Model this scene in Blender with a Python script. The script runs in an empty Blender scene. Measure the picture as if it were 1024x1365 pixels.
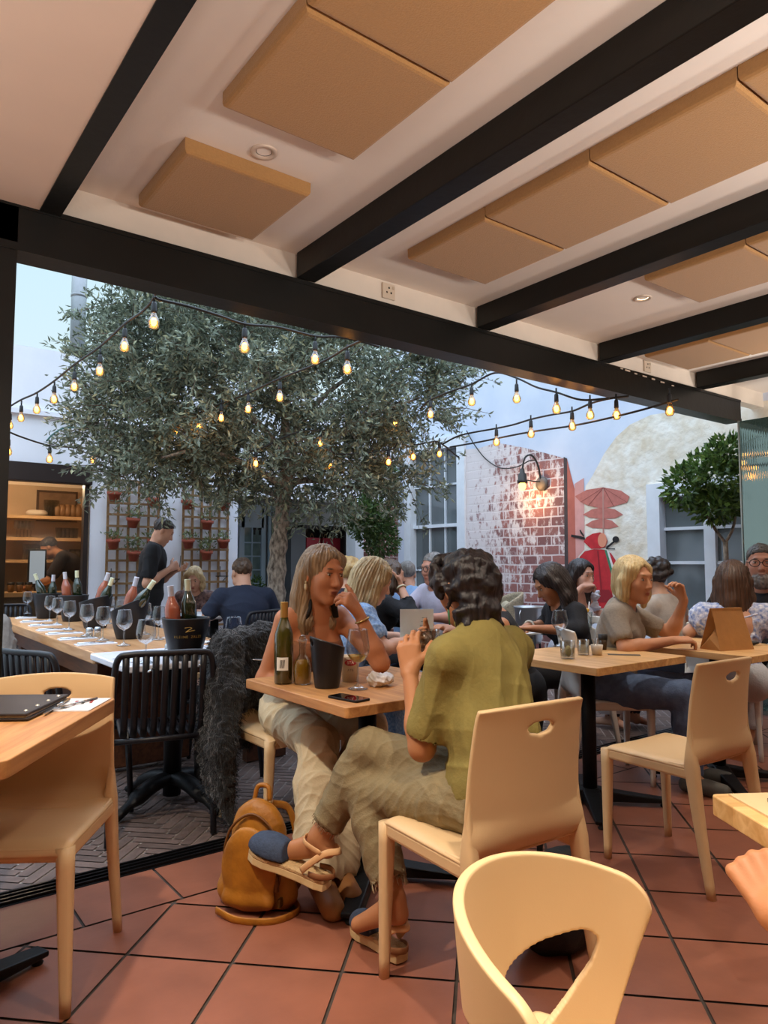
import bpy, bmesh, math, random
import numpy as np
from mathutils import Vector, Matrix, Euler
SC = bpy.context.scene
COL = SC.collection
R = math.radians
rnd = random.Random(7)
# ------------------------------------------------------------------ camera model
F, PIT, TH, CH = 955.0, R(4.13), R(37.0), 1.22
cp_, sp_, ct_, st_ = math.cos(PIT), math.sin(PIT), math.cos(TH), math.sin(TH)
def ray(px, py):
    a = (px-512)/F; b = (682.5-py)/F
    fw = cp_-b*sp_
    return a*ct_+fw*st_, fw*ct_-a*st_, sp_+b*cp_
def atz(px, py, z):
    r = ray(px, py); s = (z-CH)/r[2]; return Vector((s*r[0], s*r[1], z))
def atY(px, py, Y):
    r = ray(px, py); s = Y/r[1]; return Vector((s*r[0], Y, CH+s*r[2]))
def atX(px, py, X):
    r = ray(px, py); s = X/r[0]; return Vector((X, s*r[1], CH+s*r[2]))
def atd(px, py, d):
    r = ray(px, py); s = d/(r[0]*st_+r[1]*ct_); return Vector((s*r[0], s*r[1], CH+s*r[2]))
# ------------------------------------------------------------------ materials
def lin(h):
    if not isinstance(h, str): return tuple(h)
    h = h.lstrip('#'); v = [int(h[i:i+2], 16)/255 for i in (0, 2, 4)]
    return tuple(c/12.92 if c <= .04045 else ((c+.055)/1.055)**2.4 for c in v)
MATS = {}
def mat(name, col, rough=.6, metal=0., noise=None, bump=None, spec=.5, coat=0., attr=False, stretch=(1,1,1), col2=None, trans=0., ior=1.45, emit=None, sheen=0., island=0., alpha=1.):
    """Principled material. noise=(scale, amount) mottles the colour, bump=(scale, strength) adds relief."""
    if name in MATS: return MATS[name]
    m = bpy.data.materials.new(name); m.use_nodes = True; MATS[name] = m
    nt = m.node_tree; N = nt.nodes; L = nt.links; b = N['Principled BSDF']
    c = lin(col)
    b.inputs['Base Color'].default_value = (*c, 1)
    b.inputs['Roughness'].default_value = rough; b.inputs['Metallic'].default_value = metal
    b.inputs['Specular IOR Level'].default_value = spec
    b.inputs['Coat Weight'].default_value = coat
    b.inputs['Transmission Weight'].default_value = trans; b.inputs['IOR'].default_value = ior
    b.inputs['Alpha'].default_value = alpha
    if sheen: b.inputs['Sheen Weight'].default_value = sheen
    if emit:
        b.inputs['Emission Color'].default_value = (*lin(emit[0]), 1); b.inputs['Emission Strength'].default_value = emit[1]
    src = None
    if attr:
        a = N.new('ShaderNodeAttribute'); a.attribute_name = 'col'; src = a.outputs['Color']
    if noise or bump:
        tc = N.new('ShaderNodeTexCoord'); mp = N.new('ShaderNodeMapping'); mp.inputs['Scale'].default_value = stretch
        L.new(tc.outputs['Object'], mp.inputs['Vector'])
    if noise:
        n = N.new('ShaderNodeTexNoise'); n.inputs['Scale'].default_value = noise[0]; n.inputs['Detail'].default_value = 5
        L.new(mp.outputs['Vector'], n.inputs['Vector'])
        rmp = N.new('ShaderNodeMapRange'); rmp.inputs['From Min'].default_value = .3; rmp.inputs['From Max'].default_value = .7
        L.new(n.outputs['Fac'], rmp.inputs['Value'])
        mx = N.new('ShaderNodeMix'); mx.data_type = 'RGBA'
        L.new(rmp.outputs['Result'], mx.inputs['Factor'])
        if src is not None:
            mu = N.new('ShaderNodeMix'); mu.data_type = 'RGBA'; mu.blend_type = 'MULTIPLY'; mu.inputs['Factor'].default_value = 1
            L.new(src, mu.inputs['A']); mu.inputs['B'].default_value = (1-noise[1],)*3+(1,)
            L.new(src, mx.inputs['A']); L.new(mu.outputs['Result'], mx.inputs['B'])
        else:
            c2 = lin(col2) if col2 else tuple(x*(1-noise[1]) for x in c)
            mx.inputs['A'].default_value = (*c, 1); mx.inputs['B'].default_value = (*c2, 1)
        src = mx.outputs['Result']
    if island:
        g = N.new('ShaderNodeNewGeometry'); hs = N.new('ShaderNodeHueSaturation')
        r2 = N.new('ShaderNodeMapRange'); r2.inputs['To Min'].default_value = 1-island; r2.inputs['To Max'].default_value = 1+island
        L.new(g.outputs['Random Per Island'], r2.inputs['Value']); L.new(r2.outputs['Result'], hs.inputs['Value'])
        if src is not None: L.new(src, hs.inputs['Color'])
        else: hs.inputs['Color'].default_value = (*c, 1)
        src = hs.outputs['Color']
    if src is not None: L.new(src, b.inputs['Base Color'])
    if bump:
        n2 = N.new('ShaderNodeTexNoise'); n2.inputs['Scale'].default_value = bump[0]; n2.inputs['Detail'].default_value = 4
        L.new(mp.outputs['Vector'], n2.inputs['Vector'])
        bp = N.new('ShaderNodeBump'); bp.inputs['Strength'].default_value = bump[1]; bp.inputs['Distance'].default_value = .01
        L.new(n2.outputs['Fac'], bp.inputs['Height']); L.new(bp.outputs['Normal'], b.inputs['Normal'])
    return m
def glass_mat(name, tint='#ffffff', clear=.82, rough=.02, spec=1.):
    """thin clear glass: fresnel gloss over a tinted transparent body"""
    if name in MATS: return MATS[name]
    m = bpy.data.materials.new(name); m.use_nodes = True; MATS[name] = m
    nt = m.node_tree; N = nt.nodes; L = nt.links; N.remove(N['Principled BSDF'])
    t = N.new('ShaderNodeBsdfTransparent'); t.inputs['Color'].default_value = (*[x*clear for x in lin(tint)], 1)
    g = N.new('ShaderNodeBsdfGlossy'); g.inputs['Roughness'].default_value = rough
    lw = N.new('ShaderNodeLayerWeight'); lw.inputs['Blend'].default_value = .35
    mr = N.new('ShaderNodeMapRange'); mr.inputs['To Min'].default_value = .05*spec; mr.inputs['To Max'].default_value = .75*spec
    L.new(lw.outputs['Facing'], mr.inputs['Value'])
    mx = N.new('ShaderNodeMixShader'); L.new(mr.outputs['Result'], mx.inputs['Fac'])
    L.new(t.outputs[0], mx.inputs[1]); L.new(g.outputs[0], mx.inputs[2])
    L.new(mx.outputs[0], N['Material Output'].inputs['Surface'])
    return m
def emit_mat(name, col, s):
    if name in MATS: return MATS[name]
    m = bpy.data.materials.new(name); m.use_nodes = True; MATS[name] = m
    nt = m.node_tree; N = nt.nodes; N.remove(N['Principled BSDF'])
    e = N.new('ShaderNodeEmission'); e.inputs['Color'].default_value = (*lin(col), 1); e.inputs['Strength'].default_value = s
    nt.links.new(e.outputs[0], N['Material Output'].inputs['Surface'])
    return m
# ------------------------------------------------------------------ objects
def tag(o, label=None, cat=None, group=None, kind=None):
    if label: o['label'] = label
    if cat: o['category'] = cat
    if group: o['group'] = group
    if kind: o['kind'] = kind
    return o
def thing(name, label, cat, loc=(0,0,0), rz=0., group=None):
    o = bpy.data.objects.new(name, None); COL.objects.link(o)
    o.location = loc; o.rotation_euler = (0, 0, rz); o.empty_display_size = .05
    return tag(o, label, cat, group)
def kids(o): return [c for c in bpy.data.objects if c.parent == o]
def copy_tree(o, loc, rz=None, label=None, group=None, scale=None):
    ch1 = KID.get(o.name, [])
    c = o.copy(); COL.objects.link(c); c.location = loc
    if rz is not None: c.rotation_euler = (0, 0, rz)
    if scale: c.scale = (scale,)*3
    if label: c['label'] = label
    if group: c['group'] = group
    KID[c.name] = []
    for ch in ch1: _copy_child(ch, c)
    return c
def _copy_child(ch, par):
    d = ch.copy(); COL.objects.link(d); d.parent = par
    KID.setdefault(par.name, []).append(d); KID[d.name] = []
    for g in KID.get(ch.name, []): _copy_child(g, d)
KID = {}
def mkobj(name, me, m=None, parent=None, label=None):
    o = bpy.data.objects.new(name, me); COL.objects.link(o)
    if m is not None:
        for x in (m if isinstance(m, (list, tuple)) else [m]): me.materials.append(x)
    if parent is not None:
        o.parent = parent; KID.setdefault(parent.name, []).append(o)
    if label: o['label'] = label
    return o
class MB:
    """mesh builder: boxes, tubes, lathes, prisms and grids gathered into one mesh"""
    def __init__(s): s.v = []; s.f = []; s.mi = []; s.sm = []; s.cur = 0
    def _add(s, vs, fs, smooth=False, M=None):
        b = len(s.v)
        s.v += [tuple(M @ Vector(v)) if M is not None else tuple(v) for v in vs]
        s.f += [tuple(i+b for i in f) for f in fs]
        s.mi += [s.cur]*len(fs); s.sm += [smooth]*len(fs); return s
    def box(s, c, size, M=None, rz=0, bev=0.):
        x, y, z = (k/2 for k in size)
        T = Matrix.Translation(c) @ Matrix.Rotation(rz, 4, 'Z')
        if M is not None: T = M @ T
        if bev <= 0:
            vs = [(i*x, j*y, k*z) for k in (-1,1) for j in (-1,1) for i in (-1,1)]
            return s._add(vs, [(0,2,3,1),(4,5,7,6),(0,1,5,4),(2,6,7,3),(0,4,6,2),(1,3,7,5)], False, T)
        bm = bmesh.new(); bmesh.ops.create_cube(bm, size=1)
        for v in bm.verts: v.co = Vector((v.co.x*2*x, v.co.y*2*y, v.co.z*2*z))
        bmesh.ops.bevel(bm, geom=bm.edges[:], offset=bev, segments=2, profile=.5, affect='EDGES')
        bm.verts.index_update()
        s._add([v.co[:] for v in bm.verts], [[v.index for v in f.verts] for f in bm.faces], False, T); bm.free(); return s
    def tube(s, pts, rad, n=10, cap=True, smooth=True, M=None, flat=None):
        pts = [Vector(p) for p in pts]; k = len(pts)
        rad = [rad]*k if not isinstance(rad, (list, tuple)) else rad
        vs = []; up = None
        for i, p in enumerate(pts):
            t = (pts[min(i+1, k-1)]-pts[max(i-1, 0)])
            if t.length < 1e-9: t = Vector((0,0,1))
            t.normalize()
            if up is None:
                up = Vector((0,0,1)) if abs(t.z) < .9 else Vector((0,1,0))
            a = t.cross(up); 
            if a.length < 1e-6: a = t.orthogonal()
            a.normalize(); b = a.cross(t).normalized(); up = b
            for j in range(n):
                an = 2*math.pi*j/n
                vs.append(p+(a*math.cos(an)*(flat or 1)+b*math.sin(an))*rad[i])
        fs = [(i*n+j, i*n+(j+1) % n, (i+1)*n+(j+1) % n, (i+1)*n+j) for i in range(k-1) for j in range(n)]
        if cap: fs += [tuple(range(n-1, -1, -1)), tuple((k-1)*n+j for j in range(n))]
        fs = [f[::-1] for f in fs]
        return s._add(vs, fs, smooth, M)
    def lathe(s, prof, n=24, M=None, smooth=True):
        vs = []; k = len(prof)
        for r, z in prof:
            vs += [(max(r, 1e-5)*math.cos(2*math.pi*j/n), max(r, 1e-5)*math.sin(2*math.pi*j/n), z) for j in range(n)]
        fs = [(i*n+j, i*n+(j+1) % n, (i+1)*n+(j+1) % n, (i+1)*n+j) for i in range(k-1) for j in range(n)]
        return s._add(vs, fs, smooth, M)
    def prism(s, poly, h, M=None, smooth=False):
        """polygon in xy extruded from z=0 to z=h"""
        n = len(poly)
        a = sum(poly[i][0]*poly[(i+1) % n][1]-poly[(i+1) % n][0]*poly[i][1] for i in range(n))
        if a < 0: poly = poly[::-1]
        vs = [(x, y, 0) for x, y in poly]+[(x, y, h) for x, y in poly]
        fs = [tuple(range(n-1, -1, -1)), tuple(range(n, 2*n))]+[(i, (i+1) % n, n+(i+1) % n, n+i) for i in range(n)]
        return s._add(vs, fs, smooth, M)
    def grid(s, fn, nu, nv, smooth=True, M=None, closed_u=False):
        vs = [fn(i/(nu-1), j/(nv-1)) for i in range(nu) for j in range(nv)]
        fs = [(i*nv+j, (i+1)*nv+j, (i+1)*nv+j+1, i*nv+j+1) for i in range(nu-1) for j in range(nv-1)]
        return s._add(vs, fs, smooth, M)
    def ball(s, c, r, n=12, M=None):
        r = (r,)*3 if not isinstance(r, (tuple, list)) else r
        T = Matrix.Translation(c) @ Matrix.Diagonal((*r, 1))
        if M is not None: T = M @ T
        m = max(5, n//2+1)
        return s.lathe([(math.sin(math.pi*i/(m-1)), -math.cos(math.pi*i/(m-1))) for i in range(m)], n, T)
    def mesh(s, name):
        me = bpy.data.meshes.new(name); me.from_pydata(s.v, [], s.f)
        me.polygons.foreach_set('use_smooth', s.sm); me.polygons.foreach_set('material_index', s.mi); me.update(); return me
    def build(s, name, m, parent=None, label=None, loc=None, rz=None, solid=0., bevel=0., sub=0, solid_off=-1):
        o = mkobj(name, s.mesh(name), m, parent, label)
        if loc is not None: o.location = loc
        if rz is not None: o.rotation_euler = (0, 0, rz)
        if solid:
            q = o.modifiers.new('t', 'SOLIDIFY'); q.thickness = solid; q.offset = solid_off
        if bevel:
            q = o.modifiers.new('b', 'BEVEL'); q.width = bevel; q.segments = 2; q.limit_method = 'ANGLE'; q.angle_limit = R(40)
        if sub:
            q = o.modifiers.new('s', 'SUBSURF'); q.levels = q.render_levels = sub
        return o
def struct(name, mb, m, parent=None, **k):
    o = mb.build(name, m, parent, **k)
    if parent is None: o['kind'] = 'structure'
    return o
def rrect(x0, y0, x1, y1, r, n=5):
    P = []
    for cx, cy, a0 in ((x1-r, y1-r, 0), (x0+r, y1-r, 90), (x0+r, y0+r, 180), (x1-r, y0+r, 270)):
        P += [(cx+r*math.cos(R(a0+90*i/n)), cy+r*math.sin(R(a0+90*i/n))) for i in range(n+1)]
    return P
def bez(pts, n=12):
    """Catmull-Rom through pts"""
    P = [Vector(p) for p in pts]; P = [P[0]*2-P[1]]+P+[P[-1]*2-P[-2]]; out = []
    for i in range(1, len(P)-2):
        for k in range(n):
            t = k/n; a, b, c, d = P[i-1:i+3]
            out.append(.5*((2*b)+(c-a)*t+(2*a-5*b+4*c-d)*t*t+(3*b-a-3*c+d)*t**3))
    return out+[P[-2]]
def frame(o, fwd, up=(0,0,1)):
    """4x4 with local +y along fwd, +z near up"""
    y = Vector(fwd).normalized(); x = y.cross(Vector(up)).normalized(); z = x.cross(y)
    M = Matrix((x, y, z)).transposed().to_4x4(); M.translation = o; return M
def text_obj(name, s, size, M, m, parent=None, ext=.0004, align='CENTER'):
    cu = bpy.data.curves.new(name, 'FONT'); cu.body = s; cu.size = size; cu.extrude = ext; cu.align_x = align; cu.align_y = 'CENTER'
    t = bpy.data.objects.new(name, cu); COL.objects.link(t)
    dg = bpy.context.evaluated_depsgraph_get(); me = bpy.data.meshes.new_from_object(t.evaluated_get(dg))
    bpy.data.objects.remove(t); bpy.data.curves.remove(cu)
    me.transform(M); return mkobj(name, me, m, parent)
# ------------------------------------------------------------------ organic bodies: signed distance field -> surface nets
class SDF:
    def __init__(s, res=.008): s.res = res; s.p = []; s.cuts = []
    def cap(s, a, b, ra, rb=None, k=.03, op=0):
        a = np.array(a, float); b = np.array(b, float); rb = ra if rb is None else rb; m = max(ra, rb)
        s.p.append((op, k, np.minimum(a, b)-m, np.maximum(a, b)+m, 'c', (a, b, ra, rb))); return s
    def chain(s, pts, rad, k=.03, op=0):
        for i in range(len(pts)-1): s.cap(pts[i], pts[i+1], rad[i], rad[i+1], k, op)
        return s
    def ell(s, c, r, rot=None, k=.03, op=0):
        c = np.array(c, float); r = np.array((r,)*3 if np.isscalar(r) else r, float); m = r.max()
        q = np.array(rot) if rot is not None else np.eye(3)
        s.p.append((op, k, c-m, c+m, 'e', (c, r, q))); return s
    def cut(s, pt, n):
        """remove everything on the +n side of the plane"""
        s.cuts.append((np.array(pt, float), np.array(n, float)/np.linalg.norm(n))); return s
    def run(s, disp=None):
        h = s.res
        lo = np.min([p[2] for p in s.p if p[0] == 0], axis=0)-4*h-.02; hi = np.max([p[3] for p in s.p if p[0] == 0], axis=0)+4*h+.02
        n = np.ceil((hi-lo)/h).astype(int)+1
        f = np.full(n, .5, np.float32)
        ax = [(lo[i]+h*np.arange(n[i])).astype(np.float32) for i in range(3)]
        for op, k, a, b, ty, q in s.p:
            e = k+3*h
            i0 = np.clip(np.floor((a-e-lo)/h).astype(int), 0, n-1); i1 = np.clip(np.ceil((b+e-lo)/h).astype(int)+1, 1, n)
            if np.any(i1 <= i0): continue
            sl = tuple(slice(i0[i], i1[i]) for i in range(3))
            X = ax[0][sl[0]][:, None, None]; Y = ax[1][sl[1]][None, :, None]; Z = ax[2][sl[2]][None, None, :]
            if ty == 'c':
                A, B, ra, rb = q; d = B-A; dd = float(d@d) or 1e-9
                t = np.clip(((X-A[0])*d[0]+(Y-A[1])*d[1]+(Z-A[2])*d[2])/dd, 0, 1)
                g = np.sqrt((X-A[0]-t*d[0])**2+(Y-A[1]-t*d[1])**2+(Z-A[2]-t*d[2])**2)-(ra+t*(rb-ra))
            else:
                c, r, Q = q; x, y, z = X-c[0], Y-c[1], Z-c[2]
                u, v, w = (Q[0, j]*x+Q[1, j]*y+Q[2, j]*z for j in range(3))
                k0 = np.sqrt((u/r[0])**2+(v/r[1])**2+(w/r[2])**2); k1 = np.sqrt((u/r[0]**2)**2+(v/r[1]**2)**2+(w/r[2]**2)**2)
                g = k0*(k0-1)/np.maximum(k1, 1e-6)
            g = g.astype(np.float32); o = f[sl]
            if op == 0:
                H = np.maximum(k-np.abs(o-g), 0)/max(k, 1e-6); f[sl] = np.minimum(o, g)-H*H*k*.25
            else:
                H = np.maximum(k-np.abs(o+g), 0)/max(k, 1e-6); f[sl] = np.maximum(o, -g)+H*H*k*.25
        for pt, nn in s.cuts:
            g = (ax[0][:, None, None]-pt[0])*nn[0]+(ax[1][None, :, None]-pt[1])*nn[1]+(ax[2][None, None, :]-pt[2])*nn[2]
            f = np.maximum(f, g.astype(np.float32))
        return nets(f, lo, h)
def nets(f, org, h):
    s = f < 0; nx, ny, nz = f.shape
    cnt = np.zeros((nx-1, ny-1, nz-1), np.int8)
    off = [(i, j, k) for i in (0,1) for j in (0,1) for k in (0,1)]
    for i, j, k in off: cnt += s[i:nx-1+i, j:ny-1+j, k:nz-1+k]
    act = (cnt > 0) & (cnt < 8); idx = np.argwhere(act); I, J, K = idx.T
    val = {o: f[I+o[0], J+o[1], K+o[2]].astype(np.float64) for o in off}
    acc = np.zeros((len(idx), 3)); w = np.zeros(len(idx))
    for a in off:
        for d in range(3):
            if a[d]: continue
            b = list(a); b[d] = 1; b = tuple(b)
            m = (val[a] < 0) != (val[b] < 0); t = np.where(m, val[a]/np.where(m, val[a]-val[b], 1), 0)
            p = np.array(a, float)[None]+t[:, None]*(np.array(b)-np.array(a))[None]
            acc += p*m[:, None]; w += m
    V = org+h*(idx+acc/w[:, None])
    ID = np.full(act.shape, -1, np.int32); ID[I, J, K] = np.arange(len(idx))
    Q = []
    E = np.argwhere(s[:-1, 1:-1, 1:-1] != s[1:, 1:-1, 1:-1])+[0,1,1]; i, j, k = E.T
    q = np.stack([ID[i, j-1, k-1], ID[i, j, k-1], ID[i, j, k], ID[i, j-1, k]], 1); fl = ~s[i, j, k]; q[fl] = q[fl, ::-1]; Q.append(q)
    E = np.argwhere(s[1:-1, :-1, 1:-1] != s[1:-1, 1:, 1:-1])+[1,0,1]; i, j, k = E.T
    q = np.stack([ID[i-1, j, k-1], ID[i-1, j, k], ID[i, j, k], ID[i, j, k-1]], 1); fl = ~s[i, j, k]; q[fl] = q[fl, ::-1]; Q.append(q)
    E = np.argwhere(s[1:-1, 1:-1, :-1] != s[1:-1, 1:-1, 1:])+[1,1,0]; i, j, k = E.T
    q = np.stack([ID[i-1, j-1, k], ID[i, j-1, k], ID[i, j, k], ID[i-1, j, k]], 1); fl = ~s[i, j, k]; q[fl] = q[fl, ::-1]; Q.append(q)
    Q = np.concatenate(Q); Q = Q[(Q >= 0).all(1)]
    return V, Q
def smooth_v(V, Q, it=1, lam=.5):
    for _ in range(it):
        acc = np.zeros_like(V); c = np.zeros(len(V))
        for a in range(4):
            for b in (1, 3):
                np.add.at(acc, Q[:, a], V[Q[:, (a+b) % 4]]); np.add.at(c, Q[:, a], 1)
        V = V*(1-lam)+lam*acc/np.maximum(c, 1)[:, None]
    return V
def vnormals(V, Q):
    n = np.cross(V[Q[:, 2]]-V[Q[:, 0]], V[Q[:, 3]]-V[Q[:, 1]]); N = np.zeros_like(V)
    for a in range(4): np.add.at(N, Q[:, a], n)
    return N/np.maximum(np.linalg.norm(N, axis=1), 1e-9)[:, None]
def qmesh(name, V, Q, cols=None):
    me = bpy.data.meshes.new(name)
    me.vertices.add(len(V)); me.vertices.foreach_set('co', V.astype(np.float32).ravel())
    me.loops.add(len(Q)*4); me.loops.foreach_set('vertex_index', Q.astype(np.int32).ravel())
    me.polygons.add(len(Q)); me.polygons.foreach_set('loop_start', np.arange(0, len(Q)*4, 4, dtype=np.int32))
    me.polygons.foreach_set('use_smooth', np.ones(len(Q), bool)); me.update(calc_edges=True)
    if cols is not None:
        a = me.color_attributes.new('col', 'FLOAT_COLOR', 'POINT')
        a.data.foreach_set('color', np.concatenate([cols, np.ones((len(V), 1))], 1).astype(np.float32).ravel())
    return me
def fold(amp, freq, dirv, seed=0):
    """cloth folds: broken soft ridges, mostly along one direction, fading in and out"""
    d = np.array(dirv, float); d /= np.linalg.norm(d)
    def fn(V, N):
        r = np.random.RandomState(seed); s = 0; wv = V
        for i in range(2):
            w = r.normal(size=(3, 3))*(7+5*i); wv = wv+.030/(1+i)*np.sin(V@w+r.rand(3)*6)
        for i in range(5):
            q = d+r.normal(size=3)*.55; q /= np.linalg.norm(q); m = r.normal(size=3)*9
            g = 1-np.abs(np.sin(freq*(.35+.28*i)*(wv@q)+r.rand()*6)); s = s+(g*g*1.6-.45)*(.5+.5*np.sin(V@m+r.rand()*6))
        return amp*s/1.8
    return fn
def organic(name, sd, m, parent=None, smooth=1, disp=None, paint=None, base=None, label=None):
    V, Q = sd.run()
    if smooth: V = smooth_v(V, Q, smooth)
    if disp is not None:
        N = vnormals(V, Q)
        for dfn in (disp if isinstance(disp, (list, tuple)) else [disp]): V = V+N*dfn(V, N)[:, None]
    cols = None
    if base is not None:
        cols = np.tile(np.array(lin(base)), (len(V), 1))
        for c, r, colr, Rm, hard in (paint or []):
            p = (V-np.array(c)) @ np.array(Rm); e = np.sqrt(((p/np.array(r))**2).sum(1))
            w = np.clip((1-e)*hard, 0, 1)[:, None]; cols = cols*(1-w)+np.array(lin(colr))*w
    return mkobj(name, qmesh(name, V, Q, cols), m, parent, label)
# ------------------------------------------------------------------ people
def V3(*a): return np.array(a, float)
def unit(v): v = np.array(v, float); return v/max(np.linalg.norm(v), 1e-9)
def rotm(yaw=0, pitch=0, roll=0):
    """columns x,y,z of a frame turned left by yaw, nose down by pitch, tipped by roll"""
    return np.array(Matrix.Rotation(R(yaw), 3, 'Z') @ Matrix.Rotation(R(-pitch), 3, 'X') @ Matrix.Rotation(R(roll), 3, 'Y'))
def hand(sd, w, d, n, side, curl=(25,30,20), sc=1., k=.008, thumb=(35,15), spread=.0, curls=None, fr=.0085, kp=.014):
    """palm, four fingers of their own lengths and a thumb; d wrist->knuckles, n palm normal, side +1 right / -1 left"""
    d = unit(d); n = np.array(n, float); n = unit(n-d*(n@d)); lat = np.cross(d, n)*side; w = np.array(w, float)
    palm = .088*sc; offs = (.030, .010, -.011, -.030); lens = (.070, .079, .074, .058)
    for i, (o, Ln) in enumerate(zip(offs, lens)):
        mcp = w+d*(palm-abs(o-.005)*.25*sc)+lat*o*sc
        sd.cap(w+lat*o*.55*sc, mcp, .0135*sc, .0115*sc, k=kp)
        a = 0; p = mcp; dd0 = unit(d+lat*o*spread*10)
        c = curls[i] if curls else curl
        for j, fr_ in enumerate((.45, .31, .24)):
            a += R(c[j]); q = p+(dd0*math.cos(a)+n*math.sin(a))*Ln*fr_*sc
            r0 = fr*(1.05-.1*j)*sc; sd.cap(p, q, r0, r0*.92, k=k*.6); p = q
    b = w+d*.022*sc+lat*.026*sc; td = unit(d*.75+lat*.75+n*.25)
    m = b+td*.038*sc; sd.cap(w+d*.012*sc+lat*.012*sc, m, .0155*sc, .0125*sc, k=.014)
    t2 = unit(td*math.cos(R(thumb[0]))+unit(d-td*(td@d))*math.sin(R(thumb[0]))*.8+n*math.sin(R(thumb[0]))*.5); q = m+t2*.034*sc; sd.cap(m, q, .0115*sc, .0100*sc, k=k)
    t3 = unit(t2+n*math.sin(R(thumb[1]))); sd.cap(q, q+t3*.027*sc, .0100*sc, .0085*sc, k=k)
class Body:
    def __init__(s, sex='f', hz=.53, lean=8, side=0, twist=0, neck=None, head=(0,0,0), RA=None, LA=None, RL=None, LL=None, sc=1., wide=1., res=.008, tl=None, hs=1.):
        f = sex == 'f'; s.f = f; s.sc = sc; s.res = res; s.wide = wide
        P = V3(0, 0, hz); u = unit((math.sin(R(side)), math.sin(R(lean)), math.cos(R(lean)))); s.u = u; s.P = P
        T = (tl or (.47 if f else .50))*sc; s.N = P+u*T
        xt = V3(math.cos(R(twist)), math.sin(R(twist)), 0); s.xt = xt; s.fw = unit(np.cross(u, xt)*1.0); s.T = T
        sw = (.150 if f else .185)*sc*wide; s.sh = {1: s.N-u*.055*sc+xt*sw, -1: s.N-u*.055*sc-xt*sw}
        nk = lean+14 if neck is None else neck
        v = unit((math.sin(R(side)), math.sin(R(nk)), math.cos(R(nk)))); s.v = v
        s.H = s.N+v*.155*sc+V3(0, .012, 0); s.hs = hs*(1.0 if f else 1.05); s.Q = rotm(*head)
        D = lambda a, b: a if a is not None else b
        RA = RA or {}; LA = LA or {}
        s.arm = {}
        for sg, A in ((1, RA), (-1, LA)):
            el = V3(*A.get('el', (sg*.24, .10, hz+.20))); wr = V3(*A.get('wr', (sg*.12, .33, hz+.26)))
            s.arm[sg] = (s.sh[sg], el, wr, dict(A.get('hand', {})))
        s.leg = {}
        for sg, Lg in ((1, RL), (-1, LL)):
            Lg = Lg or {}
            hip = P+V3(sg*.088*sc*wide, 0, -.01); kn = V3(*Lg.get('kn', (sg*.12, .42, hz-.0))); an = V3(*Lg.get('an', (sg*.11, .44, .09))); to = V3(*Lg.get('to', tuple(an+V3(sg*.02, .15, -.055))))
            s.leg[sg] = (hip, kn, an, to)
    def hp(s, x, y, z): return s.H+s.Q@(V3(x, y, z)*s.hs)
    def torso(s, sd, inf=0., bust=True, k=.05):
        u, P, N, xt, fw, c = s.u, s.P, s.N, s.xt, s.fw, s.sc; w = s.wide
        Q = np.stack([xt, fw, u], 1)
        if s.f:
            sd.ell(P+u*.02, (.155*c*w+inf, .115*c*w+inf, .12*c+inf), Q, k); sd.ell(P+u*.19*c, (.122*c*w+inf, .092*c*w+inf, .16*c+inf), Q, k)
            sd.ell(P+u*.335*c, (.142*c*w+inf, .098*c+inf, .145*c+inf), Q, k)
            if bust:
                for g in (-1, 1): sd.ell(P+u*.315*c+xt*g*.066*c+fw*.068*c, (.058*c+inf*.8,)*3, None, .03)
        else:
            sd.ell(P+u*.02, (.158*c*w+inf, .118*c*w+inf, .12*c+inf), Q, k); sd.ell(P+u*.19*c, (.148*c*w+inf, .108*c*w+inf, .17*c+inf), Q, k)
            sd.ell(P+u*.36*c, (.172*c*w+inf, .112*c*w+inf, .15*c+inf), Q, k)
        sd.cap(s.sh[1]-xt*.02, N-u*.015, .052*c+inf*.7, .048*c+inf*.6, .05); sd.cap(s.sh[-1]+xt*.02, N-u*.015, .052*c+inf*.7, .048*c+inf*.6, .05)
    def arms(s, sd, inf=0., t=None, hands=True, only=None):
        c = s.sc*(1 if s.f else 1.14)
        for sg in (1, -1):
            if only and sg != only: continue
            a, e, w, hd = s.arm[sg]
            ra, re, rw = .045*c+inf, .036*c+inf, .024*c+inf*.8
            if t is None or t >= 2:
                sd.cap(a, e, ra, re, .03); m = e+(w-e)*.3; sd.cap(e, m, re, .037*c+inf, .03); sd.cap(m, w, .037*c+inf, rw, .03)
            elif t > 1:
                q = e+(w-e)*(t-1); sd.cap(a, e, ra, re, .03); sd.cap(e, q, re, re*.93, .03)
            else:
                q = a+(e-a)*t; sd.cap(a, q, ra, ra+(re-ra)*t+inf*.35, .03)
            if hands and (t is None):
                if hd.get('skip'): continue
                hd = dict(hd); d = hd.pop('d', None); n = hd.pop('n', (0, 0, -1))
                d = unit(w-e) if d is None else d
                hand(sd, w+unit(d)*.012, d, n, sg, sc=hd.pop('sc', .98 if s.f else 1.08), fr=max(hd.pop('fr', .0085), s.res*1.15), **hd)
    def legs(s, sd, inf=0., t=1., flare=0., thick=1., feet=False):
        c = s.sc*thick
        for sg in (1, -1):
            h, k, a, to = s.leg[sg]
            sd.cap(h, k, .088*c+inf, .058*c+inf, .04)
            q = k+(a-k)*t; m = k+(q-k)*.35
            sd.cap(k, m, .058*c+inf, .056*c+inf+flare*.35, .03); sd.cap(m, q, .056*c+inf+flare*.35, (.056-.022*t)*c+inf+flare, .03)
            if feet:
                heel = a+unit(a-to)*.03*V3(1, 1, 0)+V3(0, 0, -.045); sd.cap(a, heel, .031*c, .025, .02); sd.cap(a+V3(0, 0, -.02), to, .031*c, .020*c, .03); sd.cap(heel, to, .024, .019, .02)
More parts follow.
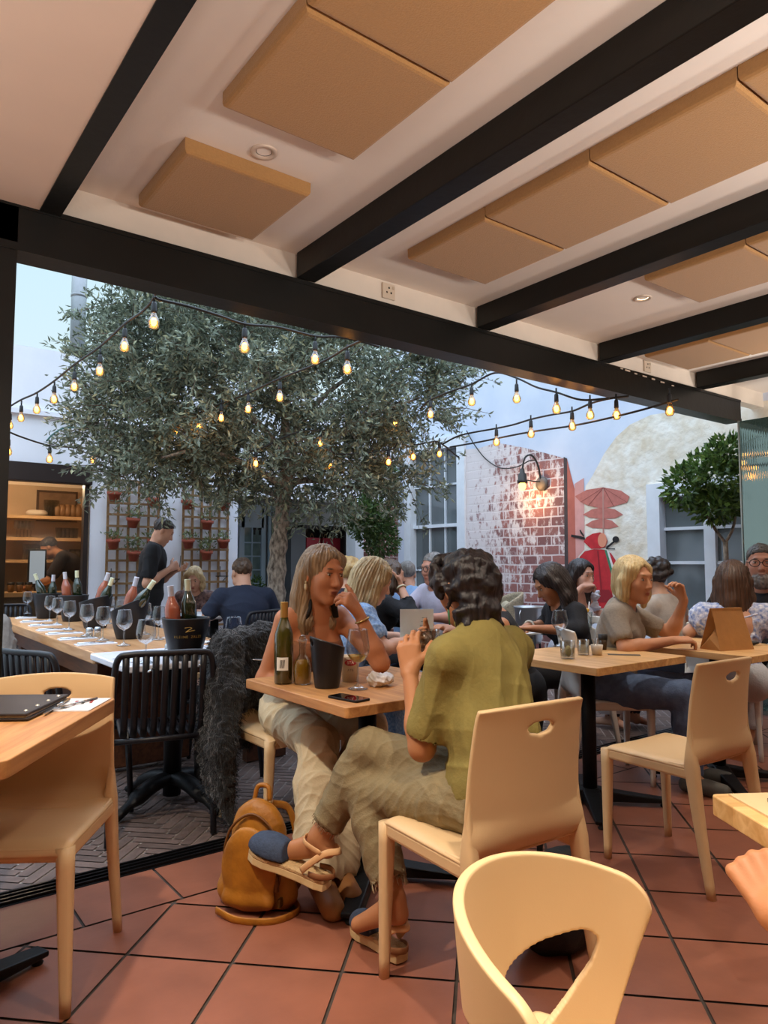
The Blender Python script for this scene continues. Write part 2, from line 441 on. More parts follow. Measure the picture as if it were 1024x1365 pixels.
    def headsd(s, sd):
        h = s.hs; P = s.hp; Q = s.Q; f = s.f
        def E(x, y, z, r, k=.02, op=0, q=Q): sd.ell(P(x, y, z), tuple(a*h for a in r) if not np.isscalar(r) else r*h, q, k, op)
        def K(a, b, ra, rb, k=.02, op=0): sd.cap(P(*a), P(*b), ra*h, rb*h, k, op)
        sd.cap(P(0, -.022, -.055), s.N+V3(0, -.0, -.03), (.050 if f else .060)*s.sc, (.056 if f else .068)*s.sc, .03)
        E(0, -.018, .038, (.073, .092, .084), .02); E(0, .020, -.028, (.059, .066, .086) if f else (.063, .068, .09), .03)
        E(0, .060, -.098, (.022, .018, .018) if f else (.028, .02, .02), .035)
        for g in (-1, 1):
            E(g*.036, .052, -.018, .024, .03); E(g*.075, -.010, -.004, (.009, .018, .03), .008)
            if not f: E(g*.048, .022, -.072, .024, .03)
        K((-.03, .076, .033), (.03, .076, .033), .010, .010, .02)
        for g in (-1, 1): E(g*.031, .100, .012, (.020, .019, .0115), .012, 1); E(g*.031, .071, .012, (.015, .0125, .0125), .006)
        K((0, .080, .016), (0, .102, -.026), .0075, .0118, .012)
        for g in (-1, 1): E(g*.0105, .093, -.031, .0078, .006)
        E(0, .085, -.056, (.021, .009, .006), .008); E(0, .083, -.067, (.017, .009, .007), .008); E(0, .098, -.0615, (.024, .008, .0016), .004, 1)
    def paint(s, lips, brow, lash='#2a1c14', extra=()):
        P = s.hp; h = s.hs; Q = s.Q; out = []
        out.append((P(0, .092, -.061), (.023*h, .014*h, .0105*h), lips, Q, 3))
        for g in (-1, 1):
            out.append((P(g*.033, .085, .035), (.020*h, .016*h, .0042*h), brow, Q, 3)); out.append((P(g*.031, .082, .0185), (.017*h, .014*h, .003*h), lash, Q, 4))
        return out+list(extra)
    def eyes(s, parent, iris='#4a3524', white='#b9b0a6'):
        for g in (-1, 1):
            o = MB(); o.ball((0, 0, 0), (.0122*s.hs, .0118*s.hs, .0062*s.hs), 12, Matrix.Translation(s.hp(g*.031, .0738, .0112)) @ Matrix(s.Q).to_4x4()); e = o.build('eye', mat('eye_white', white, .3), parent)
            i = MB(); i.ball((0, 0, 0), (.0054*s.hs, .0040*s.hs, .0056*s.hs), 10, Matrix.Translation(s.hp(g*.0315, .0820, .0108)) @ Matrix(s.Q).to_4x4()); i.build('iris', mat('iris_'+iris.strip('#'), iris, .2), e)
def person(label, loc, face, B, skin='#c08a68', group=None, lips=None, brow=None, feet=True, armt=None, extra=(), cat='person', headon=True):
    """B: Body in local axes (+y the way the person faces); face = compass turn in degrees, 0 = out to the yard, positive to the left"""
    t = thing('person', label, cat, loc, R(face), group); KID[t.name] = []
    sd = SDF(B.res); B.torso(sd); B.arms(sd); B.legs(sd, feet=feet)
    if headon: B.headsd(sd)
    sk = mat('skin', '#c08a68', .48, attr=True, noise=(9, .10), bump=(300, .04), spec=.4)
    l = lips or tuple(min(1, x*k) for x, k in zip(lin(skin), (.85, .5, .5)))
    o = organic('body', sd, sk, t, 1, paint=B.paint(l, brow or '#3a2a1e', extra=extra), base=skin)
    t['_b'] = 1; del t['_b']
    return t
def top(t, B, name, m, sleeve=.45, inf=.014, neck=.075, hem=.04, disp=None, front=.0, strapless=None, bustless=False, collar=False, belly=0.):
    sd = SDF(B.res); B.torso(sd, inf)
    if belly: sd.ell(B.P+B.u*.15+B.fw*.06, (.15+belly, .12+belly, .15), None, .06)
    if sleeve: B.arms(sd, inf, t=sleeve, hands=False)
    if collar: sd.cap(B.N-B.u*.02, B.N+B.v*.05, .072, .062, .02)
    for sg in (1, -1):
        a, e, w, _ = B.arm[sg]; c = B.sc*(1 if B.f else 1.14)
        if sleeve:
            q0 = a+(e-a)*min(sleeve, 1) if sleeve <= 1 else e+(w-e)*(sleeve-1)
            d = unit(e-a) if sleeve <= 1 else unit(w-e)
            sd.cap(q0-d*.005, q0+d*.2, (.045-.007*min(sleeve, 1))*c+.004, .05*c, .004, 1)
    if neck:
        sd.cap(B.N+B.v*.012+B.fw*(.02+front*.5), B.N+B.v*.14+B.fw*.02, neck, neck*1.1, .01, 1)
        if front: sd.ell(B.N-B.u*front*.6+B.fw*.10, (neck*.8, .08, front), None, .01, 1)
    if hem is not None: sd.cut(B.P+B.u*hem, -B.u)
    if strapless is not None: sd.cut(B.P+B.u*strapless, B.u)
    return organic(name, sd, m, t, 1, disp)
def pants(t, B, name, m, t_=.92, inf=.012, flare=0., thick=1., waist=.12, disp=None):
    sd = SDF(B.res); Q = np.stack([B.xt, B.fw, B.u], 1); w = B.wide
    sd.ell(B.P+B.u*.02, (.158*B.sc*w+inf, .118*B.sc*w+inf, .125+inf), Q, .05); B.legs(sd, inf, t_, flare, thick)
    for sg in (1, -1):
        h, k, a, to = B.leg[sg]; q = k+(a-k)*t_; d = unit(a-k)
        sd.cap(q+d*.012, q+d*.2, .056*B.sc*thick-.02*t_+.004+flare*.8, .06+flare, .004, 1)
        q2 = q+d*(.03+inf+flare)
        sd.cut(q2, d) if (q2[2] < .3 and d[2] < -.5) else None
    sd.cap(B.P+B.u*(waist+.21), B.P+B.u*(waist+.6), .21, .21, .006, 1)
    return organic(name, sd, m, t, 1, disp)
def shoes(t, B, name, m, only=None, open_=False):
    for sg in (1, -1):
        if only and sg != only: continue
        h, k, a, to = B.leg[sg]; sd = SDF(.006); f = unit((to-a)*V3(1, 1, 0))
        heel = a-f*.035+V3(0, 0, -.05); sd.cap(heel, to+V3(0, 0, -.004), .038, .036, .03); sd.cap(a+V3(0, 0, -.035), to, .044, .032, .03)
        sd.cut((0, 0, .004), (0, 0, -1)); sd.cut(a+V3(0, 0, -.005), (0, 0, 1)); organic(name, sd, m, t, 1)
def strands(B, amp=.0035, n=46, seed=1):
    def fn(V, N):
        L = (V-B.H)@B.Q; th = np.arctan2(L[:, 0], L[:, 1]+.02); r = np.random.RandomState(seed); p = r.rand(4)*6
        z = L[:, 2]
        return amp*(.5*np.sin(n*th+p[0]+8*z+1.5*np.sin(14*z+p[1]))+.35*np.sin(n*2.3*th+p[2]+11*z)+.35*np.sin(n*.37*th+p[3]+5*z))
    return fn
def curls(amp=.006, fr=95., seed=2):
    def fn(V, N):
        r = np.random.RandomState(seed); s = 0
        for i in range(5):
            w = unit(r.normal(size=3))*fr*(.7+.5*r.rand()); s = s+np.sin(V@w+2.2*np.sin(V@(np.roll(w, 1)*.5)+i)+r.rand()*6)
        return amp*s/2.4
    return fn
def hair_mat(name, c, c2=None): return mat('hair_'+name, c, .42, noise=(60, .45), bump=(90, .5), stretch=(1, 1, .08), spec=.55, col2=c2)
def hair(t, B, style, m, name='hair', amp=None, length=.30, vol=0., seed=1):
    h = B.hs; P = B.hp; Q = B.Q; sd = SDF(max(B.res*.8, .004))
    def E(x, y, z, r, k=.02, op=0): sd.ell(P(x, y, z), tuple(a*h for a in r) if not np.isscalar(r) else r*h, Q, k, op)
    def D(x, y, z): return P(x, y, z) if z > -.09 else P(x, y, -.09)+V3(0, 0, (z+.09)*h)      # hair hangs straight down below the jaw
    def Kd(pts, rad, k=.025): sd.chain([D(*p) for p in pts], [r*h for r in rad], k)
    v = vol
    if style == 'short':
        E(0, -.020, .042, (.079+v, .098+v, .086+v), .01)
        sd.cut(P(0, .088, .088), Q@V3(0, .60, -.80)); E(0, .128, .006, (.058, .055, .076), .012, 1)
        for g in (-1, 1): E(g*.085, .0, -.005, (.02, .025, .032), .01, 1)
        return organic(name, sd, m, t, 1, [strands(B, amp or .0018, 60, seed), curls(.0022, 170, seed)])
    E(0, -.022, .040, (.083+v, .101+v, .090+v), .01)
    if style == 'bob':
        E(0, -.045, -.03, (.085+v, .075+v, .085), .03)
        for g in (-1, 1): Kd([(g*.066, .02, .06), (g*.084, .005, 0), (g*.082, .0, -.075), (g*.07, .0, -.13)], [.026, .026, .028, .016])
    elif style in ('long', 'wavy', 'tucked'):
        E(0, -.055, -.02, (.080+v, .06+v, .10), .03)
        zb = -length
        for g in (-1, 1):
            x2 = .088 if style != 'tucked' else .07
            Kd([(g*.062, .02, .07), (g*(x2-.004), -.008 if style != 'tucked' else -.03, .0), (g*x2, -.02 if style != 'tucked' else -.05, -.10), (g*(x2-.01), -.035, -.20 if length > .2 else -length*.7), (g*.05, -.045, zb)], [.024, .025, .032, .034, .018])
        Kd([(0, -.08, 0), (0, -.085, -.12), (0, -.08, zb*.95)], [.06, .055, .03], .04)
        for g in (-1, 1): Kd([(g*.04, -.07, -.05), (g*.045, -.07, -.16), (g*.035, -.065, zb)], [.045, .042, .02], .04)
    elif style == 'curly':
        r = random.Random(seed)
        for i in range(60):
            a = r.uniform(-2.6, 2.6)+math.pi; b = r.uniform(-.55, 1.4)
            x, y, z = .085*math.cos(b)*math.sin(a), -.02+.098*math.cos(b)*math.cos(a), .035+.09*math.sin(b)
            if y > .06 and z < .07: continue
            E(x, y, z, r.uniform(.018, .03), .014)
    elif style == 'bun':
        E(0, -.09, .085, .042, .02)
    # the face stays free
    E(0, .128, .004, (.078, .088, .108), .012, 1); E(0, .09, -.10, (.06, .07, .06), .012, 1)
    return organic(name, sd, m, t, 1, [strands(B, amp or .004, 40, seed)] if style != 'curly' else [curls(amp or .005, 95, seed)])
# ------------------------------------------------------------------ the setting
YD, XR, YF = 3.0, 6.5, 8.3           # opening line, mural wall, far wall
ZC = 2.74
# terracotta tiles laid on the diagonal, a border course along the threshold
tile = mat('terracotta', '#935c47', .36, noise=(6, .22), island=.10, bump=(30, .05), spec=.45)
grout = mat('grout_dark', '#4a4039', .85, noise=(40, .25))
fl = MB(); fl.cur = 1
fl._add([(-3.6, -3, -.006), (8, -3, -.006), (8, YD-.08, -.006), (-3.6, YD-.08, -.006)], [(0,1,2,3)])
bm = bmesh.new(); s_, g_ = .343, .0055; c45 = math.sqrt(.5)
for i in range(-34, 34):
    for j in range(-34, 34):
        u0 = .781+i*s_; v0 = 2.201+j*s_      # offsets along the two diagonals
        cx, cy = (v0-u0)*c45, (u0+v0)*c45
        if not (-3.5 < cx < 8 and -3 < cy < 3.1): continue
        P = []
        for du, dv in ((g_, g_), (s_-g_, g_), (s_-g_, s_-g_), (g_, s_-g_)):
            P.append(bm.verts.new(((v0+dv-u0-du)*c45, (u0+du+v0+dv)*c45, 0)))
        bm.faces.new(P)
bmesh.ops.bisect_plane(bm, geom=bm.verts[:]+bm.edges[:]+bm.faces[:], plane_co=(0, 2.605, 0), plane_no=(0, 1, 0), clear_outer=True)
bm.normal_update()
bm.verts.index_update(); fl.cur = 0
fl._add([v.co[:] for v in bm.verts], [[v.index for v in (f.verts if f.normal.z > 0 else reversed(f.verts))] for f in bm.faces]); bm.free()
for k in range(-12, 20):
    x = .703+k*.343
    fl._add([(x+.005, 2.616, 0), (x+.338, 2.616, 0), (x+.338, 2.925, 0), (x+.005, 2.925, 0)], [(0,1,2,3)])
struct('floor', fl, [tile, grout])
# threshold rail
tr = MB(); dk = mat('rail_black', '#1b1a1c', .35, .6)
tr.box((2.6, 2.985, -.004), (7.2, .115, .012))
for y in (2.945, 2.975, 3.005, 3.032): tr.box((2.6, y, .004), (7.2, .010, .014))
struct('trim_1', tr, dk)
# brick pavers of the yard in herringbone
brk = mat('paver_brick', '#6e5b54', .75, noise=(14, .35), island=.22, bump=(60, .12))
jnt = mat('paver_joint', '#b0a69f', .9, noise=(30, .2))
yd = MB(); yd.cur = 1
yd._add([(-3.6, YD+.03, -.012), (XR+.5, YD+.03, -.012), (XR+.5, 11, -.012), (-3.6, 11, -.012)], [(0,1,2,3)])
bq = bmesh.new(); yd.cur = 0; W_, n_ = .056, 4; a0 = R(45); ca, sa = math.cos(a0), math.sin(a0); e_ = .0042
for i in range(-40, 190):
    for j in range(-130, 110):
        m_ = (i-j) % (2*n_)
        if m_ == 0: w, h = n_, 1
        elif m_ == 2*n_-1: w, h = 1, n_
        else: continue
        q = [((i*W_+e_, j*W_+e_)), ((i+w)*W_-e_, j*W_+e_), ((i+w)*W_-e_, (j+h)*W_-e_), (i*W_+e_, (j+h)*W_-e_)]
        q = [(x*ca-y*sa, x*sa+y*ca) for x, y in q]
        if max(p[1] for p in q) < YD+.05 or min(p[1] for p in q) > YF+.1 or max(p[0] for p in q) < -.9 or min(p[0] for p in q) > XR: continue
        bq.faces.new([bq.verts.new((x, y, -.007)) for x, y in q])
bmesh.ops.bisect_plane(bq, geom=bq.verts[:]+bq.edges[:]+bq.faces[:], plane_co=(0, YD+.048, 0), plane_no=(0, -1, 0), clear_outer=True)
bq.normal_update(); bq.verts.index_update()
yd._add([v.co[:] for v in bq.verts], [[v.index for v in (f.verts if f.normal.z > 0 else reversed(f.verts))] for f in bq.faces]); bq.free()
struct('floor_courtyard', yd, [brk, jnt])
# ceiling, beams, lintel
plaster = mat('plaster_ceiling', '#e4d8cd', .8, noise=(3, .05), bump=(40, .08))
steel = mat('steel_black', '#15130f', .42, .3, noise=(8, .3), bump=(25, .1))
struct('ceiling', MB().box((2, -.3, ZC+.05), (12, 6.7, .1)), plaster)
struct('wall_opening_fascia', MB().box((3.25, YD+.05, 2.68), (6.5, .10, .14)), mat('plaster_fascia', '#ded0c0', .75, noise=(5, .08), bump=(30, .1)))
ln = MB(); ln.box((3.0, YD+.045, 2.515), (6.1, .13, .19)); ln.box((3.0, YD-.015, 2.435), (6.1, .02, .03)); ln.box((3.0, YD-.015, 2.60), (6.1, .02, .02)); struct('lintel', ln, steel)
struct('lintel_chips', MB().box((4.35, YD-.0275, 2.60), (.03, .004, .008)).box((4.42, YD-.0275, 2.597), (.06, .004, .012)).box((4.52, YD-.0275, 2.59), (.03, .004, .010)).box((4.63, YD-.0275, 2.588), (.05, .004, .010)).box((4.74, YD-.0275, 2.585), (.04, .004, .012)).box((4.86, YD-.0275, 2.58), (.05, .004, .009)).box((5.0, YD-.0275, 2.575), (.03, .004, .009)), mat('chipped_paint', '#b8a592', .8))
struct('pillar', MB().box((.36, YD+.045, 1.25), (.245, .13, 2.7)), steel)
# left-hand steel and lower soffit to its left
struct('ceiling_soffit', MB().box((-1.72, -.3, 2.64), (4.55, 6.55, .08)), mat('plaster_soffit', '#dcc6b5', .8, noise=(3, .06)))
struct('beam', MB().box((.593, -.3, 2.67), (.078, 6.6, .15)), steel)
for i, x in enumerate((1.71, 2.935, 4.105, 5.355)):
    struct('beam.%03d' % (i+1), MB().box((x+.0525, -.25, ZC-.064), (.105, 6.46, .128), bev=.004), steel)
# acoustic panels on the ceiling
pan = mat('acoustic_felt', '#a87c4a', .95, noise=(120, .10), bump=(200, .25), sheen=.2)
def panel(x0, x1, y0, y1, label):
    bm = bmesh.new(); bmesh.ops.create_cube(bm, size=1); h = .055
    for v in bm.verts: v.co = Vector(((x0+x1)/2+v.co.x*(x1-x0), (y0+y1)/2+v.co.y*(y1-y0), ZC-.001-h/2+v.co.z*h))
    low = [e for e in bm.edges if all(v.co.z < ZC-h*.9 for v in e.verts)]
    bmesh.ops.bevel(bm, geom=low, offset=.018, segments=3, profile=.5, affect='EDGES')
    me = bpy.data.meshes.new('acoustic_panel'); bm.to_mesh(me); bm.free()
    tag(mkobj('acoustic_panel', me, pan), label, 'ceiling panel', 'felt panels between the ceiling beams')
# ceiling plane is 2.74: corners measured on the panels' lower faces
panel(.91, 1.43, 2.385, 2.89, 'small square tan felt panel standing alone beside the unlit ceiling spotlight')
panel(.915, 1.43, 1.557, 2.08, 'large tan felt ceiling panel just beyond the unlit spotlight')
panel(.915, 1.43, 1.03, 1.552, 'tan felt ceiling panel cut off by the top edge of the photo')
for i, (a, b) in enumerate(((2.10, 2.622), (1.565, 2.095), (1.02, 1.56), (.49, 1.015))):
    panel(2.12, 2.645, a, b, ['tan felt panel nearest the wall socket, end of the middle row', 'second tan felt panel from the wall socket in the middle row', 'third tan felt panel of the middle row, cut by the right edge', 'last tan felt panel of the middle row, beyond the frame edge'][i])
for i, (a, b) in enumerate(((1.563, 2.085), (1.035, 1.558))):
    panel(3.27, 3.80, a, b, ['tan felt panel beside the lit ceiling spotlight', 'tan felt panel behind the one by the lit spotlight'][i])
for i, (a, b) in enumerate(((2.41, 2.885), (1.89, 2.405))):
    panel(4.50, 5.06, a, b, ['small tan felt panel close to the far wall socket', 'tan felt panel following the one by the far wall socket'][i])
# recessed downlights
def downlight(x, y, label, lit):
    t = thing('recessed_spotlight', label, 'ceiling light', (x, y, ZC), 0, 'recessed ceiling spotlights'); KID[t.name] = []
    MB().lathe([(.030, -.001), (.033, -.006), (.046, -.008), (.050, -.004), (.050, .0)], 28).build('trim_ring', mat('spot_ring', '#c9b6a5', .4, .2), t)
    MB().lathe([(.0, .004), (.022, .002), (.030, -.001)], 24).build('lamp', emit_mat('spot_lit', '#ffdca0', 9) if lit else mat('spot_off', '#6b625c', .2, .5), t)
p = atz(352, 202, ZC); downlight(p.x, p.y, 'unlit recessed ceiling spotlight beside the small square panel', False)
p = atz(857, 397, ZC); downlight(p.x, p.y, 'glowing recessed ceiling spotlight near the lintel', True)
def socket(px, py, label):
    p = atY(px, py, YD); t = thing('wall_socket', label, 'socket', (p.x, YD, p.z), 0, 'sockets on the fascia'); KID[t.name] = []
    MB().box((0, -.006, 0), (.085, .012, .085), bev=.004).build('plate', mat('socket_plate', '#cbb9a4', .5), t)
    h = MB()
    for x, z in ((0, .018), (-.014, -.008), (.014, -.008)): h.ball((x, -.0125, z), (.006, .002, .006), 8)
    MB().box((.028, -.013, .022), (.012, .004, .016)).build('switch', mat('socket_plate2', '#b5a48f', .5), t)
    h.build('socket_hole', mat('socket_black', '#1c1815', .5), t)
socket(517, 389, 'three-hole socket on the fascia between the first two beams'); socket(862, 489, 'small socket on the fascia near the far beams')
# walls of the room behind and beside the camera
inn = mat('plaster_room', '#d8cbbb', .8)
struct('wall_back', MB().box((2, -3.1, 1.35), (12, .1, 2.8)), inn)
struct('wall_left', MB().box((-3.6, -.1, 1.35), (.1, 6.2, 2.8)), inn)
struct('wall_right', MB().box((8.05, -.2, 1.35), (.1, 6, 2.8)), inn)
struct('wall_opening_left', MB().box((-1.72, YD+.05, 1.35), (3.9, .1, 2.8)), inn)
struct('wall_opening_right', MB().box((7.3, YD+.1, 1.35), (1.5, .1, 2.8)), inn)
# folded-back glass door leaf at the right end of the opening
gd = thing('door_1', None, None, (0,0,0)); gd['kind'] = 'structure'; KID['door_1'] = []
MB().box((5.93, 2.47, 1.21), (.012, .93, 2.39)).build('pane', None, gd)
def door_glass():
    m = bpy.data.materials.new('door_glass'); m.use_nodes = True; nt = m.node_tree; N = nt.nodes; L = nt.links; N.remove(N['Principled BSDF'])
    tc = N.new('ShaderNodeTexCoord'); sx = N.new('ShaderNodeSeparateXYZ'); L.new(tc.outputs['Object'], sx.inputs[0])
    wv = N.new('ShaderNodeMath'); wv.operation = 'SINE'; ml = N.new('ShaderNodeMath'); ml.operation = 'MULTIPLY'; ml.inputs[1].default_value = 330
    L.new(sx.outputs['Y'], ml.inputs[0]); L.new(ml.outputs[0], wv.inputs[0])
    gt = N.new('ShaderNodeMath'); gt.operation = 'GREATER_THAN'; gt.inputs[1].default_value = .375; L.new(sx.outputs['Y'], gt.inputs[0])
    mm = N.new('ShaderNodeMath'); mm.operation = 'MULTIPLY'; L.new(wv.outputs[0], mm.inputs[0]); L.new(gt.outputs[0], mm.inputs[1])
    bp = N.new('ShaderNodeBump'); bp.inputs['Strength'].default_value = .05; bp.inputs['Distance'].default_value = .002; L.new(mm.outputs[0], bp.inputs['Height'])
    t = N.new('ShaderNodeBsdfTransparent'); t.inputs['Color'].default_value = (.40, .52, .48, 1)
    g = N.new('ShaderNodeBsdfGlossy'); g.inputs['Roughness'].default_value = .03; g.inputs['Color'].default_value = (.8, .95, .9, 1); L.new(bp.outputs[0], g.inputs['Normal'])
    d = N.new('ShaderNodeBsdfDiffuse'); d.inputs['Color'].default_value = (.07, .13, .13, 1)
    a = N.new('ShaderNodeMixShader'); a.inputs[0].default_value = .6; L.new(t.outputs[0], a.inputs[1]); L.new(d.outputs[0], a.inputs[2])
    b = N.new('ShaderNodeMixShader'); b.inputs[0].default_value = .22; L.new(a.outputs[0], b.inputs[1]); L.new(g.outputs[0], b.inputs[2])
    L.new(b.outputs[0], N['Material Output'].inputs['Surface']); return m
KID['door_1'][0].data.materials.append(door_glass())
MB().box((5.93, 2.94, 1.21), (.03, .012, 2.4)).build('edge_rail', mat('alu', '#9aa19d', .35, .7), gd)
# ------------------------------------------------------------------ the yard's walls
white = mat('wall_limewash', '#e6e6ee', .85, noise=(2.2, .07), bump=(18, .12))
blk = mat('frame_black', '#241a18', .45)
wl = MB(); xl, xr0, xr1 = -3.6, .30, 2.17
wl.box(((xl+xr0)/2, YF+.1, 1.75), (xr0-xl, .2, 3.58)); wl.box(((xr0+xr1)/2, YF+.1, 2.91), (xr1-xr0, .2, 1.26)); wl.box(((xr1+3.95)/2, YF+.1, 1.75), (3.95-xr1, .2, 3.58))
wl.box(((3.95+XR)/2, YF+.1, 2.81), (XR-3.95, .2, 1.46))
wl.box(((xl+XR)/2, YF-.02, 2.83), (XR-xl, .05, .05)); wl.box(((xl+XR)/2, YF-.01, 2.87), (XR-xl, .03, .03))
wl.box((3.87, 9.0, 1.1), (.16, 1.3, 2.2))
struct('wall_far', wl, white)
# kitchen hatch: black framed glazing, warm room behind
wf = MB(); wf.box((1.235, YF+.01, 2.19), (1.87, .12, .20)); wf.box((2.125, YF+.03, 1.04), (.05, .1, 2.10)); wf.box((1.235, YF-.045, 2.115), (1.87, .02, .03)); wf.box((.33, YF+.03, 1.04), (.06, .1, 2.1)); wf.box((1.235, YF+.03, .06), (1.87, .1, .12))
wk = struct('window_1', wf, blk)
MB().box((1.235, YF+.06, 1.08), (1.75, .006, 1.95)).build('pane', glass_mat('hatch_glass', '#f4ece2', .88, rough=.15, spec=.12), wk)
kw = mat('kitchen_plaster', '#cdb496', .8, noise=(4, .1)); kr = MB()
kr.box((1.2, 10.55, 1.25), (3.2, .1, 2.5)); kr.box((-.4, 9.5, 1.25), (.1, 2.2, 2.5)); kr.box((2.95, 9.5, 1.25), (.1, 2.2, 2.5)); kr.box((1.2, 9.5, 2.38), (3.3, 2.15, .08))
struct('wall_kitchen', kr, kw); struct('floor_kitchen', MB().box((1.2, 9.5, -.01), (3.3, 2.2, .02)), mat('kitchen_floor', '#5b4636', .6))
# covered passage at the far corner
ps = MB(); ps.box((5.25, 9.72, 1.6), (2.9, .1, 3.2)); struct('wall_passage', ps, mat('passage_grey', '#9b9a9c', .8, noise=(3, .15)))
struct('ceiling_passage', MB().box((5.2, 9.1, 2.16), (2.6, 1.4, .12)), mat('soffit_grey', '#75706d', .8))
# red-brick pier between the passage and the mural wall
def brick_mat(name, c1, c2, mortar, sc, mask=None, offs=(0, 0)):
    m = bpy.data.materials.new(name); m.use_nodes = True; nt = m.node_tree; N = nt.nodes; L = nt.links; b = N['Principled BSDF']; b.inputs['Roughness'].default_value = .85
    tc = N.new('ShaderNodeTexCoord'); sx = N.new('ShaderNodeSeparateXYZ'); cx = N.new('ShaderNodeCombineXYZ'); L.new(tc.outputs['Object'], sx.inputs[0])
    ad = N.new('ShaderNodeMath'); ad.operation = 'ADD'; L.new(sx.outputs['X'], ad.inputs[0]); L.new(sx.outputs['Y'], ad.inputs[1])
    L.new(ad.outputs[0], cx.inputs[0]); L.new(sx.outputs['Z'], cx.inputs[1])
    nz = N.new('ShaderNodeTexNoise'); nz.inputs['Scale'].default_value = 5; L.new(tc.outputs['Object'], nz.inputs['Vector'])
    vm = N.new('ShaderNodeMix'); vm.data_type = 'VECTOR'; vm.inputs['Factor'].default_value = .022; L.new(cx.outputs[0], vm.inputs['A']); L.new(nz.outputs['Color'], vm.inputs['B'])
    br = N.new('ShaderNodeTexBrick'); L.new(vm.outputs[1], br.inputs['Vector'])
    br.inputs['Color1'].default_value = (*lin(c1), 1); br.inputs['Color2'].default_value = (*lin(c2), 1); br.inputs['Mortar'].default_value = (*lin(mortar), 1)
    br.inputs['Scale'].default_value = sc; br.inputs['Mortar Size'].default_value = .022; br.inputs['Mortar Smooth'].default_value = .3; br.inputs['Brick Width'].default_value = .5; br.inputs['Row Height'].default_value = .26; br.inputs['Bias'].default_value = -.1
    out = br.outputs['Color']
    if mask:
        n = N.new('ShaderNodeTexNoise'); n.inputs['Scale'].default_value = 8; n.inputs['Detail'].default_value = 9; n.inputs['Roughness'].default_value = .72
        mp = N.new('ShaderNodeMapping'); mp.inputs['Scale'].default_value = (1.7, 1.7, .9); L.new(tc.outputs['Object'], mp.inputs[0]); L.new(mp.outputs[0], n.inputs['Vector'])
        n2 = N.new('ShaderNodeTexNoise'); n2.inputs['Scale'].default_value = 1.1; L.new(tc.outputs['Object'], n2.inputs['Vector'])
        # paint is rubbed thinner towards the top left
        gz = N.new('ShaderNodeMapRange'); gz.inputs['From Min'].default_value = 1.0; gz.inputs['From Max'].default_value = 2.6; gz.inputs['To Min'].default_value = -.06; gz.inputs['To Max'].default_value = .02; L.new(sx.outputs['Z'], gz.inputs['Value'])
        gy = N.new('ShaderNodeMapRange'); gy.inputs['From Min'].default_value = 5.6; gy.inputs['From Max'].default_value = 6.9; gy.inputs['To Min'].default_value = -.03; gy.inputs['To Max'].default_value = .14; L.new(sx.outputs['Y'], gy.inputs['Value'])
        s1 = N.new('ShaderNodeMath'); L.new(n.outputs['Fac'], s1.inputs[0]); L.new(gz.outputs[0], s1.inputs[1]); s2 = N.new('ShaderNodeMath'); L.new(s1.outputs[0], s2.inputs[0]); L.new(gy.outputs[0], s2.inputs[1])
        rr = N.new('ShaderNodeMapRange'); rr.inputs['From Min'].default_value = mask; rr.inputs['From Max'].default_value = mask+.10; L.new(s2.outputs[0], rr.inputs['Value'])
        mx = N.new('ShaderNodeMix'); mx.data_type = 'RGBA'; L.new(rr.outputs[0], mx.inputs['Factor']); L.new(out, mx.inputs['A']); mx.inputs['B'].default_value = (*lin('#dcd2d2'), 1); out = mx.outputs['Result']
    L.new(out, b.inputs['Base Color']); bp = N.new('ShaderNodeBump'); bp.inputs['Strength'].default_value = .35; bp.inputs['Distance'].default_value = .006; bp.invert = True
    L.new(br.outputs['Fac'], bp.inputs['Height']); L.new(bp.outputs[0], b.inputs['Normal']); return m
struct('pillar_brick', MB().box((6.2, YF+.1, 1.05), (.76, .24, 2.1)), brick_mat('brick_red', '#6d3f36', '#4d2f2b', '#c0ada8', 3.6))
struct('trim_2', MB().box((5.75, YF+.0, 1.04), (.14, .2, 2.08)), mat('post_white', '#c9ccd2', .6))
# mural wall
wm = MB(); x0 = XR
def hole_wall(mb, y0, y1, z0, z1, holes):
    ys = sorted({y0, y1, *[h[0] for h in holes], *[h[1] for h in holes]}); zs = sorted({z0, z1, *[h[2] for h in holes], *[h[3] for h in holes]})
    for a, b in zip(ys, ys[1:]):
        for c, d in zip(zs, zs[1:]):
            if any(h[0] <= (a+b)/2 <= h[1] and h[2] <= (c+d)/2 <= h[3] for h in holes): continue
            mb.box((XR+.1, (a+b)/2, (c+d)/2), (.2, b-a, d-c))
SW = (6.93, 8.0, .66, 2.84); FW = (3.02, 4.08, .72, 1.93)
hole_wall(wm, 2.5, YF+.2, 0, 4.6, [SW, FW])
mural = struct('wall_mural', wm, mat('mural_sky', '#d9dfee', .85, noise=(1.6, .10), bump=(10, .15), col2='#c3cfe4'))
def paint(name, pts, m, dx=.003, holes=None, pix=True):
    P = [atX(a, b, XR-dx) for a, b in pts] if pix else [Vector((XR-dx, a, b)) for a, b in pts]
    mb = MB(); mb._add(P+[q+Vector((.002, 0, 0)) for q in P], [tuple(range(len(P)))]); return mb.build(name, m, mural)
paint('painted_brick', [(617.5, 600), (640, 597), (662, 590), (700, 597), (735, 606), (753, 611), (755, 760), (757, 870), (617.5, 870)], brick_mat('mural_brick', '#9c6660', '#745052', '#cfc2c4', 2.4, .46))
paint('painted_border_line', [(751.5, 609), (756, 611), (759, 870), (754, 870)], mat('mural_dark', '#4b4244', .85, noise=(12, .3)), .005)  # dark line of the mural along the brick's right border
paint('painted_tower_side', [(756, 611), (761, 632), (767, 655), (769, 870), (759, 870)], mat('mural_terracotta', '#b8695c', .85, noise=(9, .2)), .004)
